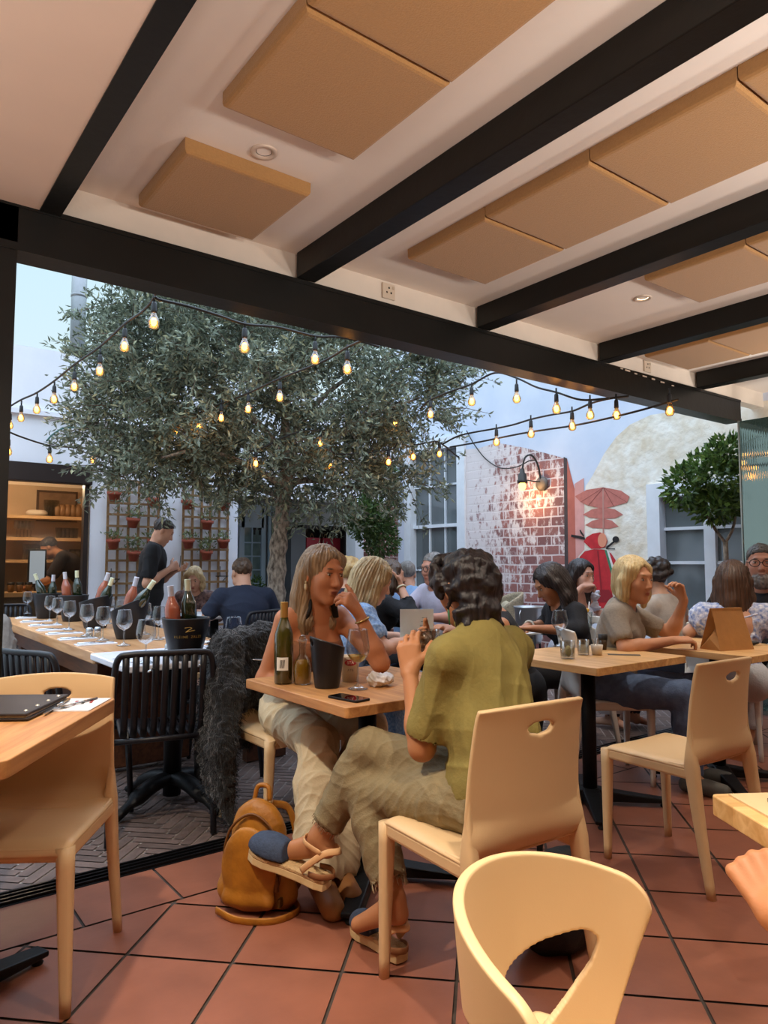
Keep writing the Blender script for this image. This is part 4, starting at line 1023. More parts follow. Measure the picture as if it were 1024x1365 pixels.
def cooler(name, label, p, h=.24, rb=.07, rt=.115, slope=.0, rz=0, hole=True, group=None, m=None):
    t = thing(name, label, 'wine cooler', p, rz, group); KID[t.name] = []
    def fn(u, v):
        a = u*2*math.pi; e = math.sin(v*math.pi/2)**.8 if slope or True else v; r = rb+(rt-rb)*(v**.8)
        x, y = r*math.cos(a), r*math.sin(a); return (x, y, v*(h+slope*x/rt))
    b = holed(fn, 81, 33, [(.0, .88, .055, .06), (1.0, .88, .055, .06)] if hole else [])
    b.build('bucket', m or mat('cooler_black', '#17161a', .38, bump=(200, .02)), t, solid=.005, solid_off=-1)
    MB().lathe([(0, .003), (rb-.004, .003), (rb, .006)], 32).build('bottom', m or MATS['cooler_black'], t)
    return t
def cut_fork(parent=None, M=None, mb=None):
    mb = mb or MB(); T = M or Matrix()
    mb.tube([(0, -.10, .003), (0, -.02, .004), (0, .03, .005)], [.0042, .0026, .003], 8, M=T); mb.box((0, .042, .005), (.020, .024, .002), M=T)
    for i in range(4): mb.tube([(-.0085+i*.0057, .052, .005), (-.0085+i*.0057, .095, .003)], [.0017, .0011], 6, M=T)
    return mb
def cut_knife(M=None, mb=None):
    mb = mb or MB(); T = M or Matrix()
    mb.tube([(0, -.11, .004), (0, -.01, .005)], [.0055, .004], 8, M=T); mb.prism([(-.004, -.01), (.006, -.01), (.008, .06), (.003, .105), (-.003, .10)], .0016, T @ Matrix.Translation((0, 0, .003))); return mb
inox = mat('cutlery_steel', '#c3c4c6', .18, .95)
nap_w = mat('napkin_white', '#e4e2e6', .85, noise=(60, .06), bump=(140, .15))
# ---- the women's table
bt = Vector((1.335, 1.975, .75))
p = atz(378, 911, .75); bottle('open green wine bottle with gold cap and striped label, beside the oil flask', p, g_olive, foil_g, R(0), h=.315, lab=(lab_w, .055, .105, R(-128), 1.25))
lb = MB(); B0 = [o for o in bpy.data.objects if o.name.startswith('wine_bottle')][0]
for k in range(4):
    a = R(-128)+(-.22+.13*k); m_ = Matrix.Translation((math.cos(a)*.0384, math.sin(a)*.0384, .08)) @ Matrix.Rotation(a+math.pi/2, 4, 'Z'); lb.prism([(-.0016, -.016), (.0012, -.016), (.004, .016), (.0012, .016)], .0004, m_ @ Matrix.Rotation(R(90), 4, 'X'))
lb.build('label_stroke', mat('ink_black', '#1a1715', .6), B0)
p = atz(403, 912, .75); oil = thing('oil_flask', 'glass flask of golden oil between the bottle and the black bucket', 'flask', p); KID[oil.name] = []
MB().lathe([(0, .001), (.030, .001), (.034, .006), (.036, .04), (.034, .075), (.024, .10), (.014, .115), (.0125, .145), (.017, .168), (.020, .172)], 28).build('flask_body', gl_t, oil)
MB().lathe([(0, .004), (.028, .004), (.0325, .008), (.0345, .04), (.0325, .075), (.024, .096), (0, .097)], 24).build('oil', mat('olive_oil', '#a8791a', .15, alpha=.72, spec=.6), oil)
MB().ball((0, 0, .178), (.014, .014, .014), 12).build('stopper', gl_t, oil)
p = atz(436, 916, .75); ck = cooler('wine_bucket', 'black slant-rimmed wine bucket on the women\'s table', p, h=.172, rb=.046, rt=.068, slope=.022, rz=R(165))
p = atz(477, 919, .75); wine_glass('glass of white wine standing by the phone and crumpled napkin', p, .222, .044, None, .60)
p = atz(410, 893, .75); wine_glass('empty stemmed glass behind the oil flask', p, .19, .042)
p = atz(466, 908, .75); pb = thing('paper_cup', 'white paper cup with a red oval logo behind the wine glass', 'cup', p); KID[pb.name] = []
MB().lathe([(0, 0), (.030, 0), (.040, .10), (.041, .102), (.038, .10), (.028, .004), (0, .004)], 28).build('cup_body', mat('cup_white', '#d9cdbc', .6), pb)
dcam = Vector((-p.x, -p.y, 0)).normalized(); a0 = math.atan2(dcam.y, dcam.x)+.1
def onto(a, r, z): return Matrix.Translation((math.cos(a)*r, math.sin(a)*r, z)) @ Matrix.Rotation(a+math.pi/2, 4, 'Z') @ Matrix.Rotation(R(90), 4, 'X')
MB().prism([(.024*math.cos(i*.3), .0125*math.sin(i*.3)) for i in range(21)], .0006, onto(a0, .0385, .078)).build('logo', mat('logo_red', '#a3222a', .5), pb)
text_obj('logo_letters', 'STA', .016, onto(a0, .0395, .078), mat('logo_white', '#e6dccf', .5), pb)
text_obj('print', 'ATE', .014, onto(a0, .0372, .048), mat('print_brown', '#8a7763', .6), pb)
_a, _b = atz(434, 931, .755), atz(481, 940, .755); PH_RZ = math.atan2(_b.y-_a.y, _b.x-_a.x); p = atz(465, 932, .75); ph = thing('phone', 'black smartphone lying on the table corner', 'phone', p, PH_RZ); KID[ph.name] = []
MB().prism(rrect(-.036, -.074, .036, .074, .010, 4), .008).build('case', mat('phone_case', '#1c1c1f', .35, .4), ph, bevel=.0015, rz=R(90)); MB().prism(rrect(-.034, -.072, .034, .072, .009, 4), .0006, Matrix.Translation((0, 0, .0080))).build('screen', mat('phone_glass', '#050608', .04, coat=1), ph, rz=R(90))
def crumple(name, label, p, r, seed, m):
    V = SDF(.004); V.ell((0, 0, r[2]), r, None, .01)
    f = fold(.010, 60, (1, .4, .6), seed); g = fold(.006, 130, (.3, 1, -.5), seed+3)
    o = organic(name, V, m, None, 0, [f, g]); o.location = p; return o
p = atz(506, 915, .75); tag(crumple('napkin', None, p, (.048, .042, .026), 4, nap_w), 'crumpled white napkin beside the white wine', 'napkin')
# ---- table with the empty glasses
p = atz(749, 876, .75); wine_glass('empty wine glass behind the tumblers on the pale table', atz(747, 862, .75), .205, .046)
def tumbler(label, p, r, h, lemon=False, spoon=False):
    t = thing('tumbler', label, 'glass', p, 0, 'tumblers on the pale table'); KID[t.name] = []
    MB().lathe([(0, .001), (r*.92, .001), (r*.95, .004), (r, h), (r-.0022, h), (r*.90, .012), (0, .010)], 28).build('glass_body', gl_t, t)
    if lemon:
        MB().ball((.006, 0, h*.42), (.012, .018, .028), 12).build('lemon_slice', mat('lemon', '#d8cf8a', .5), t); MB().ball((-.012, .004, .020), (.014, .010, .008), 8).build('ice', gl, t)
    return t
tumbler('short tumbler with a lemon wedge, nearest the table edge', atz(757, 878, .75), .036, .088, True); tumbler('smaller tumbler right behind the one with lemon', atz(778, 873, .75), .031, .078)
def pot(name, label, p, r, h, m, lid=None, group=None, spoons=0):
    t = thing(name, label, 'pot', p, 0, group); KID[t.name] = []
    MB().lathe([(0, 0), (r*.78, 0), (r, h), (r*.93, h), (r*.72, .006), (0, .006)], 24).build('pot_body', m, t)
    if lid: MB().lathe([(0, h-.004), (r*1.02, h-.004), (r*1.04, h+.002), (r*1.0, h+.026), (0, h+.028)], 22).build('lid', lid, t)
    for k in range(spoons):
        MB().tube(bez([(r*.3*(k-.5), 0, h*.3), (r*.9*(k-.5), .01, h*1.3), (r*1.3*(k-.5), .012, h*1.6)], 4), .0028, 6).build('spoon', inox, t)
    return t
po = mat('porcelain', '#d8cfc2', .35); pepper = mat('jar_brown', '#4a3a2a', .25)
pot('ramekin', 'small white ramekin with spoons beside the tumblers', atz(796, 873, .75), .031, .052, po, spoons=2); pot('pepper_jar', 'brown jar with a black lid right of the spoon ramekin', atz(804, 866, .75), .024, .058, pepper, mat('lid_black', '#171515', .5))
MB().box((0, 0, .001), (.05, .16, .0015)).build('bill_slip', mat('slip_dark', '#4b4138', .7), None); o = bpy.data.objects['bill_slip']; o.location = atz(832, 873, .75); o.rotation_euler = (0, 0, R(40)); tag(o, 'dark narrow bill folder lying on the pale table right of the jars', 'bill folder')
# ---- bag table
def paper_bag():
    p = atz(922, 862, .75); t = thing('paper_bag', 'brown paper takeaway bag, folded shut at the top', 'paper bag', (3.93, 2.06, .75), R(-14)); KID[t.name] = []
    m = mat('kraft_paper', '#a9763f', .75, noise=(18, .12), bump=(22, .25)); w, d, h, fw = .125, .070, .225, .112
    v = [(-w, -d, 0), (w, -d, 0), (w, d, 0), (-w, d, 0), (-fw, -.006, h), (fw, -.006, h), (fw, .006, h), (-fw, .006, h)]
    b = MB(); b._add(v, [(0, 1, 5, 4), (2, 3, 7, 6)]); 
    for s in (-1, 1):      # gusseted ends
        a = MB
        e = [(s*w, -d, 0), (s*w, d, 0), (s*(w-.0), 0, .06), (s*(w-.05), 0, .12), (s*fw, -.006, h), (s*fw, .006, h)]
        b._add(e, [(0, 1, 2), (0, 2, 3), (0, 3, 4), (1, 3, 2), (1, 5, 3), (3, 5, 4)])
    b._add(v[:4], [(3, 2, 1, 0)]); b._add([v[4], v[5], v[6], v[7]], [(0, 1, 2, 3)])
    b.build('bag_body', m, t, solid=.0012, solid_off=0)
    MB().box((0, -.0085, h-.022), (fw*2.02, .004, .044)).build('folded_top', m, t)
paper_bag()
pot('salt_pot', 'white salt pot with a tall black lid on the bag table', atz(982, 851, .75), .030, .045, po, MATS['lid_black']); pot('sugar_pot', 'tan pot beside the black-lidded pot on the bag table', atz(1000, 850, .75), .026, .042, mat('pot_tan', '#b58e5a', .6))
p = atz(998, 860, .75); gc = thing('glasses_case', 'black rounded spectacles case at the right end of the bag table', 'glasses case', p, R(-40)); KID[gc.name] = []
MB().ball((0, 0, .014), (.062, .026, .014), 20).build('case', mat('case_black', '#17161a', .45), gc)
cut_knife(Matrix.Translation((.09, .0, .002)) @ Matrix.Rotation(R(80), 4, 'Z')).build('table_knife', inox, None); o = bpy.data.objects['table_knife']; o.location = atz(1012, 862, .75); tag(o, 'steel knife beside the spectacles case', 'knife')
# ---- menu table at the left
nz = math.atan2(dl.y, dl.x)-math.pi/2; zt = .785
nm = thing('menu_folder', 'black leather menu with steel rivets on the left table', 'menu', (cc.x, cc.y, zt), nz); KID[nm.name] = []
lea = mat('menu_leather', '#2b2526', .5, noise=(30, .2), bump=(220, .15))
MB().box((.06, .18, .006), (.40, .30, .006), bev=.002).build('back_cover', lea, nm); MB().box((.055, .18, .018), (.40, .30, .008), bev=.003).build('front_cover', lea, nm); MB().box((.058, .18, .0115), (.385, .285, .006)).build('pages', mat('paper_page', '#cfcac4', .8), nm)
for k in range(4): MB().lathe([(0, .004), (.004, .003), (.006, 0)], 12, Matrix.Translation((.236, .07+.075*k, .022))).build('rivet', mat('rivet_steel', '#cfc9bb', .3, .6), nm)
nk = MB().box((.0, .0, .0015), (.125, .20, .003)).build('napkin_card', nap_w, None); nk.location = Vector((cc.x, cc.y, zt))+Matrix.Rotation(nz, 3, 'Z') @ Vector((.315, .26, 0)); nk.rotation_euler = (0, 0, nz); tag(nk, 'white paper napkin with printed logo under the fork on the left table', 'napkin')
for k in range(3): MB().box((-.02+.02*k, .02+.015*k, .0034), (.008, .07, .0006), rz=.2).build('print', mat('print_red' if k != 1 else 'print_grey', '#9c3d3a' if k != 1 else '#55504c', .7), nk)
b0 = Vector((cc.x, cc.y, zt+.0035)); Mz = Matrix.Rotation(nz, 3, 'Z')
o = cut_fork().build('fork', inox, None); o.location = b0+Mz @ Vector((.305, .245, 0)); o.rotation_euler = (0, 0, nz+R(160)); tag(o, 'steel fork lying on the printed napkin', 'fork')
o = cut_knife().build('knife', inox, None); o.location = b0+Mz @ Vector((.268, .20, 0)); o.rotation_euler = (0, 0, nz+R(184)); tag(o, 'steel knife half under the fork on the printed napkin', 'knife')
# ---- card and cutlery at the right edge
nq = math.atan2(er.y, er.x); cb = Vector((nr0.x, nr0.y, .75))
cd = MB().box((.20, -.085, .002), (.34, .14, .004)).build('menu_card', mat('card_cream', '#d8bd92', .7, noise=(14, .06)), None); cd.location = cb; cd.rotation_euler = (0, 0, nq); tag(cd, 'cream paper place card with a red print on the right-hand pine table', 'place card')
MB().lathe([(0, .0046), (.026, .0045), (.027, .004)], 20, Matrix.Translation((.155, -.06, 0)) @ Matrix.Diagonal((1.6, .6, 1, 1))).build('red_print', mat('red_stain', '#8f3a3c', .7), cd)
o = cut_knife(None).build('knife', inox, None); o.location = cb+Matrix.Rotation(nq, 3, 'Z') @ Vector((.185, -.075, .005)); o.rotation_euler = (0, 0, nq-R(88)); tag(o, 'steel knife on the cream place card at the right edge', 'knife')
o = cut_fork().build('fork', inox, None); o.location = cb+Matrix.Rotation(nq, 3, 'Z') @ Vector((.195, -.093, .005)); o.rotation_euler = (0, 0, nq-R(94)); tag(o, 'steel fork on the cream place card at the right edge', 'fork')
# ---- long table and white table
GL = [(107, 829), (156, 835), (188, 841), (222, 844), (268, 850), (338, 858), (403, 866), (486, 860)]
pts = [(36, 818, 'first'), (53, 822, ''), (66, 828, ''), (76, 833, ''), (92, 840, ''), (115, 848, ''), (137, 854, ''), (165, 861, '')]
names = ['wine glass at the far end of the long table, nearest the hatch', 'second wine glass from the far end of the long table\'s left row', 'third wine glass from the far end of the long table\'s left row', 'fourth wine glass from the far end of the long table\'s left row', 'fifth wine glass from the far end, before the upright-bottle cooler', 'sixth wine glass from the far end, before the rosé cooler', 'second wine glass from the near end of the long table\'s left row', 'nearest wine glass of the long table\'s left row']
for (px, py, _), nm_ in zip(pts, names): wine_glass(nm_, atz(px, py, .75), .205, .045, 'wine glasses set on the long table')
for px, py, nm_ in ((211, 853, 'wine glass on the trellis side of the long table, left of the branded cooler'), (193, 846, 'wine glass half hidden behind the near long-table cooler'), (160, 838, 'wine glass on the far side behind the rosé cooler'), (145, 832, 'far-side wine glass beyond the rosé cooler')):
    wine_glass(nm_, atz(px, py, .75), .205, .045, 'wine glasses set on the long table')
wine_glass('wine glass on the left of the white table, before the cooler', atz(194, 884, .75), .205, .046, 'wine glasses on the white table'); wine_glass('wine glass on the right end of the white table', atz(311, 876, .75), .20, .044, 'wine glasses on the white table')
CL = [(62, 824, 5.9, 'cooler at the far end of the long table, mostly hidden by glasses', 0), (97, 828, 0, 'second cooler along the long table, two bottles standing upright', .0), (127, 837, 0, 'third cooler along the long table, with leaning rosé bottle', .03), (172, 851, 0, 'cooler nearest on the long table, with steeply leaning bottles', .05)]
cool = []
for px, py, d, nm_, sl in CL:
    cool.append(cooler('wine_cooler', nm_, atz(px, py, .75), h=.215, rb=.075, rt=.118, slope=sl, rz=R(-35), hole=False, group='black coolers on the long table'))
mc = cooler('wine_cooler', 'black cooler with gold lettering on the white table', atz(247, 879, .75), h=.205, rb=.068, rt=.117, slope=.0, rz=0, hole=False)
mp_ = mc.location; a = math.atan2(-mp_.y, -mp_.x)+.12; gold = mat('gold_print', '#a88b4a', .4, .5)
def oncone(z): return .068+(.117-.068)*(z/.205)**.8+.0022
for s_, z_, sz in (('KLEINE ZALZE', .118, .0165),):
    for i, ch in enumerate(s_):
        if ch != ' ': text_obj('lettering', ch, sz, onto(a+(i-5.5)*.120*.95, oncone(z_), z_) , gold, mc)
sw = MB(); 
for q in (bez([(-.018, .014, 0), (.004, .017, 0), (.016, .012, 0)], 4), bez([(.016, .012, 0), (.0, .003, 0), (-.014, -.006, 0)], 4), bez([(-.014, -.006, 0), (.004, -.002, 0), (.030, .002, 0)], 4)): sw.tube(q, .0018, 6, M=onto(a, oncone(.148), .148))
sw.build('emblem', gold, mc)
def inclined(c, dx, dy, tilt, az, label, col, foil, zoff=.03, h=.30, group='bottles in the coolers'):
    b = bottle(label, c.location+Vector((dx, dy, zoff)), col, foil, 0, (0, 0), group, h); ax = Vector((-math.sin(az), math.cos(az), 0)); b.rotation_mode = 'QUATERNION'
    from mathutils import Quaternion
    b.rotation_quaternion = Quaternion(ax, tilt); return b
camr = math.atan2(-st_, ct_)      # azimuth of the picture's right
inclined(cool[0], .0, .0, R(-22), camr, 'cream-capped bottle leaning left in the far cooler', g_green, foil_c, .10); inclined(cool[0], .035, .02, R(3), camr, 'white-capped bottle upright in the far cooler', g_green, foil_w, .07)
inclined(cool[1], -.035, .02, R(-7), camr, 'left white-capped bottle in the second cooler', g_rose, foil_w, .10); inclined(cool[1], .03, -.02, R(-3), camr, 'right cream-capped bottle in the second cooler', g_green, foil_c, .11)
inclined(cool[2], .01, .03, R(16), camr, 'rosé bottle with white cap leaning in the third cooler', g_rose, foil_w, .11); inclined(cool[2], .005, -.03, R(20), camr, 'dark bottle with cream cap leaning in the third cooler', g_green, foil_c, .08)
inclined(cool[3], -.02, .04, R(14), camr, 'white-capped bottle at the back of the nearest long-table cooler', g_rose, foil_w, .09); inclined(cool[3], -.03, -.03, R(34), camr, 'dark bottle leaning steeply right from the nearest long-table cooler', g_green, foil_c, .11)
inclined(mc, -.05, .01, R(-6), camr, 'rosé bottle in the gold-lettered cooler', g_rose, foil_w, .09, .27); inclined(mc, .02, -.01, R(-4), camr, 'green bottle with cream cap in the gold-lettered cooler', g_green, foil_c, .10, .29)
for i, (px, py) in enumerate(((40, 824), (48, 829), (60, 834), (72, 840), (86, 845), (104, 852), (128, 859))):
    p = atz(px, py, .75); t = thing('place_setting_napkin', 'folded napkin with cutlery, %s along the left of the long table' % ['farthest', 'second from the far end', 'third from the far end', 'fourth from the far end', 'third from the near end', 'second from the near end', 'nearest'][i], 'napkin', p, R(0), 'napkins on the long table'); KID[t.name] = []
    MB().box((0, 0, .003), (.22, .10, .006)).build('cloth', nap_w, t); cut_knife(Matrix.Translation((.01, .018, .006)) @ Matrix.Rotation(R(-90), 4, 'Z')).build('knife', inox, t); cut_fork(None, Matrix.Translation((.0, -.018, .006)) @ Matrix.Rotation(R(-90), 4, 'Z')).build('fork', inox, t)
for i, (px, py) in enumerate(((240, 850), (282, 856))):
    o = MB().box((0, 0, .003), (.2, .10, .006)).build('place_setting_napkin', nap_w, None); o.location = atz(px, py, .75); tag(o, ['folded napkin on the trellis side, behind the gold-lettered cooler', 'folded napkin at the near right corner of the long table'][i], 'napkin', 'napkins on the long table')
for i, (px, py, rz) in enumerate(((165, 881, 10), (205, 892, -30), (326, 880, 40), (283, 884, -55))):
    o = (cut_fork() if i % 2 == 0 else cut_knife()).build('fork' if i % 2 == 0 else 'table_knife', inox, None); o.location = atz(px, py, .751); o.rotation_euler = (0, 0, R(rz)); tag(o, ['fork on the left end of the white table', 'knife near the front corner of the white table', 'fork at the right end of the white table', 'knife right of the gold-lettered cooler'][i], 'cutlery', 'cutlery on the white table')
def shaker(label, p):
    t = thing('salt_shaker', label, 'salt shaker', p, 0, 'salt shakers'); KID[t.name] = []
    MB().lathe([(0, 0), (.020, 0), (.022, .01), (.020, .045), (0, .046)], 16).build('glass_body', gl_t, t); MB().lathe([(.021, .045), (.021, .06), (.015, .068), (0, .069)], 16).build('cap', steel_b, t)
shaker('salt shaker on the long table before the rosé cooler', atz(119, 851, .75)); shaker('pepper shaker next to the salt on the long table', atz(130, 850, .75)); shaker('shaker standing against the gold-lettered cooler', atz(225, 876, .75))
# couple's small table
for i, (dx, dy) in enumerate(((.02, -.06), (.14, -.10))):
    wine_glass(['stemmed glass with dark red wine on the couple\'s table', 'stemmed glass of white wine on the couple\'s table'][i], (RT1.x+dx, RT1.y+dy, .75), .21, .045, None, .62)
bpy.data.objects['wine_glass'].name  # keep
rw = [o for o in bpy.data.objects if o.get('label', '').startswith('stemmed glass with dark red')][0]
for k in KID[rw.name]:
    if k.name.startswith('wine'): k.data.materials[0] = red_w
wine_glass('wine glass on the dark table under the sash window', (4.25, 4.85, .75), .2, .042, None, .6)
# open menu and papers on the dark tables
mn = thing('open_menu', 'open pale green menu standing before the woman in the blue dress', 'menu', atd(556, 838, 4.25)+Vector((0, 0, 0)), R(-37)); KID[mn.name] = []; mn.location.z = .752
MB().box((.0, .02, .10), (.20, .004, .20), rz=R(6)).build('page', mat('menu_page', '#e6ebe0', .7), mn)
for c_ in range(2):
    for r_ in range(6): MB().box((-.045+.09*c_, .0165, .04+.022*r_), (.055-.012*(r_ % 3), .0006, .004), rz=R(6)).build('print_line', mat('print_grey2', '#9aa59b', .8), mn)
o = MB().box((0, 0, .004), (.26, .2, .006)).build('menu_sheet', mat('sheet_white', '#dfe3e6', .7), None); o.location = atd(513, 842, 4.15); o.location.z = .752; o.rotation_euler = (0, 0, R(-30)); tag(o, 'white menu sheet lying flat under the pointing hand', 'menu')
o = MB().box((0, 0, .005), (.24, .17, .010)).build('paper_stack', MATS['sheet_white'], None); o.location = atd(698, 836, 4.85); o.location.z = .752; o.rotation_euler = (0, 0, R(10)); tag(o, 'white papers in front of the woman in black', 'papers')
ju = thing('juice_glass', 'glass of drink with straw before the woman in white ruffles', 'glass', atd(783, 838, 5.1), 0); KID[ju.name] = []; ju.location.z = .752
MB().lathe([(0, .002), (.03, .002), (.038, .13), (.036, .13), (.028, .01), (0, .008)], 20).build('glass_body', gl_t, ju); MB().tube([(0, 0, .01), (.03, .0, .2)], .004, 6).build('straw', mat('straw_white', '#e0e0e0', .5), ju); MB().ball((-.02, -.02, .14), (.016, .012, .016), 10).build('garnish', mat('garnish_yellow', '#d6a52c', .5), ju)
# ------------------------------------------------------------------ planting
def leaves(name, P, D, L, W, m, parent, seed=0, fold_=.25):
    """P centres, D leaf directions, L length, W width arrays -> one mesh of folded leaf blades"""
    r = np.random.RandomState(seed); n = len(P); D = D/np.linalg.norm(D, axis=1)[:, None]
    S = np.cross(D, r.normal(size=(n, 3))); S /= np.linalg.norm(S, axis=1)[:, None]; Nn = np.cross(S, D)
    L = L[:, None]; W = W[:, None]
    b = P; t = P+D*L; mid = P+D*L*.45; l = mid+S*W*.5+Nn*W*fold_; q = mid-S*W*.5+Nn*W*fold_
    V = np.stack([b, q, t, l], 1).reshape(-1, 3); Q = np.arange(n*4).reshape(n, 4)
    o = mkobj(name, qmesh(name, V, Q), m, parent); o.data.polygons.foreach_set('use_smooth', np.zeros(n, bool)); return o
def leaf_mat(name, c1, c2, c3=None):
    m = bpy.data.materials.new(name); m.use_nodes = True; nt = m.node_tree; N = nt.nodes; L = nt.links; b = N['Principled BSDF']; b.inputs['Roughness'].default_value = .5
    g = N.new('ShaderNodeNewGeometry'); r = N.new('ShaderNodeValToRGB'); r.color_ramp.elements[0].color = (*lin(c1), 1); r.color_ramp.elements[1].color = (*lin(c2), 1)
    if c3: e = r.color_ramp.elements.new(.85); e.color = (*lin(c2), 1); r.color_ramp.elements[-1].color = (*lin(c3), 1)
    L.new(g.outputs['Random Per Island'], r.inputs[0]); L.new(r.outputs[0], b.inputs['Base Color'])
    tr_ = N.new('ShaderNodeBsdfTranslucent'); L.new(r.outputs[0], tr_.inputs['Color']); mx = N.new('ShaderNodeMixShader'); mx.inputs[0].default_value = .25
    L.new(b.outputs[0], mx.inputs[1]); L.new(tr_.outputs[0], mx.inputs[2]); L.new(mx.outputs[0], N['Material Output'].inputs['Surface']); return m
rs = np.random.RandomState(11)
bark = mat('bark', '#463b33', .9, noise=(34, .65), bump=(40, 1.0), stretch=(1, 1, .5), col2='#b9ab9b')
T0 = atd(372, 880, 6.75); T0.z = -.01
tree = thing('olive_tree', 'large grey-green olive tree growing in the middle of the courtyard', 'tree', T0); KID[tree.name] = []
def tp(px, py, d): return atd(px, py, d)-T0
tk = bez([(0, 0, 0), tp(367, 840, 6.75), tp(368, 780, 6.75), tp(372, 720, 6.72), tp(378, 670, 6.68), tp(384, 630, 6.62), tp(382, 590, 6.6), tp(378, 530, 6.55), tp(374, 470, 6.5)], 6)
nk_ = len(tk); sdT = MB(); sdT.tube(tk, [.105-.075*i/nk_+.012*math.sin(i*1.9) for i in range(nk_)], 14); o = sdT.build('trunk', bark, tree)
bm_ = [(tk[27], tp(330, 620, 6.3), tp(270, 600, 6.0), tp(215, 610, 5.8)), (tk[30], tp(430, 600, 6.4), tp(480, 560, 6.4), tp(560, 530, 6.5)), (tk[33], tp(340, 560, 6.5), tp(280, 510, 6.5), tp(200, 470, 6.5)), (tk[36], tp(420, 540, 6.9), tp(470, 500, 7.0), tp(540, 470, 7.0)), (tk[40], tp(340, 470, 6.6), tp(300, 430, 6.7), tp(230, 400, 6.6)), (tk[28], tp(420, 640, 6.8), tp(470, 650, 6.9), tp(510, 640, 7.1)), (tk[25], tp(340, 650, 7.0), tp(280, 640, 7.1), tp(230, 650, 7.0))]
for b in bm_:
    MB().tube(bez(b, 6), [.038-.028*i/18 for i in range(19)], 8).build('branch', bark, tree)
lobes = [((375, 520), 6.4, (1.05, 1.0, .85), 1.0), ((260, 500), 6.3, (.85, .8, .65), .8), ((215, 550), 6.2, (.62, .6, .50), .5), ((480, 500), 6.6, (.75, .75, .62), .6), ((545, 520), 6.6, (.45, .5, .42), .26), ((212, 615), 6.1, (.48, .5, .22), .22), ((430, 635), 6.6, (.55, .5, .28), .34), ((330, 430), 6.5, (.95, .8, .45), .7), ((520, 610), 6.9, (.40, .4, .36), .22), ((220, 430), 6.4, (.55, .5, .40), .3), ((180, 480), 6.3, (.42, .4, .4), .16), ((185, 560), 6.2, (.34, .35, .45), .14), ((305, 615), 6.6, (.6, .5, .22), .22), ((585, 480), 6.6, (.22, .3, .3), .07)]
CP, CD, tw = [], [], MB()
for (px, py), d, rr, wgt in lobes:
    c = np.array(tp(px, py, d)); n = int(300*wgt)
    for _ in range(n):
        v = rs.normal(size=3); v /= np.linalg.norm(v); q = c+v*np.array(rr)*(.45+.55*rs.rand()**.5); dd = v*.7+np.array([0, 0, .15])+rs.normal(size=3)*.45; dd /= np.linalg.norm(dd); ln = .22+.22*rs.rand()
        e = q+dd*ln+np.array([0, 0, -.05*rs.rand()])
        tw.tube([q, (q+e)/2+np.array([0, 0, .02]), e], [.004, .003, .0015], 4, cap=False)
        k = 42
        s_ = rs.rand(k)[:, None]; pos = q+(e-q)*s_*1.05+rs.normal(size=(k, 3))*.028; CP.append(pos); CD.append(dd*.8+rs.normal(size=(k, 3))*.75)
tw.build('twigs', mat('twig', '#5a4c3f', .9), tree)
CP = np.concatenate(CP); CD = np.concatenate(CD); n = len(CP)
leaves('foliage', CP, CD, rs.uniform(.046, .078, n), rs.uniform(.017, .027, n), leaf_mat('olive_leaf', '#4c5546', '#858f7c', '#b0b08c'), tree, 3)
# thin sprays reaching out of the crown
SP, SD_ = [], []; sw_ = MB()
for a, b, d in (((150, 430), (112, 382), 6.2), ((190, 410), (160, 378), 6.3), ((160, 480), (118, 470), 6.2), ((150, 545), (108, 535), 6.1), ((165, 560), (112, 552), 6.1), ((600, 500), (665, 510), 6.4), ((590, 545), (655, 552), 6.3), ((590, 560), (620, 585), 6.4), ((170, 620), (140, 630), 6.0), ((300, 660), (335, 690), 6.3), ((330, 670), (318, 695), 6.3), ((240, 400), (225, 380), 6.4)):
    A, B = np.array(tp(*a, d)), np.array(tp(*b, d)); sw_.tube([A, (A+B)/2+np.array([0, 0, .03]), B], [.004, .003, .0015], 4)
    k = 42; s_ = rs.rand(k)[:, None]; SP.append(A+(B-A)*s_+rs.normal(size=(k, 3))*.015); SD_.append((B-A)/np.linalg.norm(B-A)*.8+rs.normal(size=(k, 3))*.6)
sw_.build('spray_stems', MATS['twig'], tree); SP = np.concatenate(SP); SD_ = np.concatenate(SD_); n = len(SP)
leaves('sprays', SP, SD_, rs.uniform(.035, .06, n), rs.uniform(.012, .02, n), bpy.data.materials['olive_leaf'], tree, 5)
def bushy(name, label, cat, base, blobs, nl, L, W, m, stem=None, pot_=None, group=None):
    t = thing(name, label, cat, base, 0, group); KID[t.name] = []; P, D = [], []
    tot = sum(b[1][0] for b in blobs)
    for c, r in blobs:
        k = int(nl*r[0]/tot); v = rs.normal(size=(k, 3)); v /= np.linalg.norm(v, axis=1)[:, None]; P.append(np.array(c)+v*np.array(r)*(.35+.65*rs.rand(k, 1)**.5)); D.append(v+rs.normal(size=(k, 3))*.6)
    P = np.concatenate(P); D = np.concatenate(D); leaves('foliage', P, D, rs.uniform(*L, len(P)), rs.uniform(*W, len(P)), m, t, 4)
    for s_ in (stem or []): MB().tube(bez(s_[0], 5), s_[1], 8).build('stem', bark, t)
    return t
lm_c = leaf_mat('citrus_leaf', '#2f4a22', '#5f7f3a', '#7d9a4c'); lm_b = leaf_mat('bush_leaf', '#2c4422', '#56703a', '#6e8450')
c = atd(968, 745, 6.3); c.z = 0
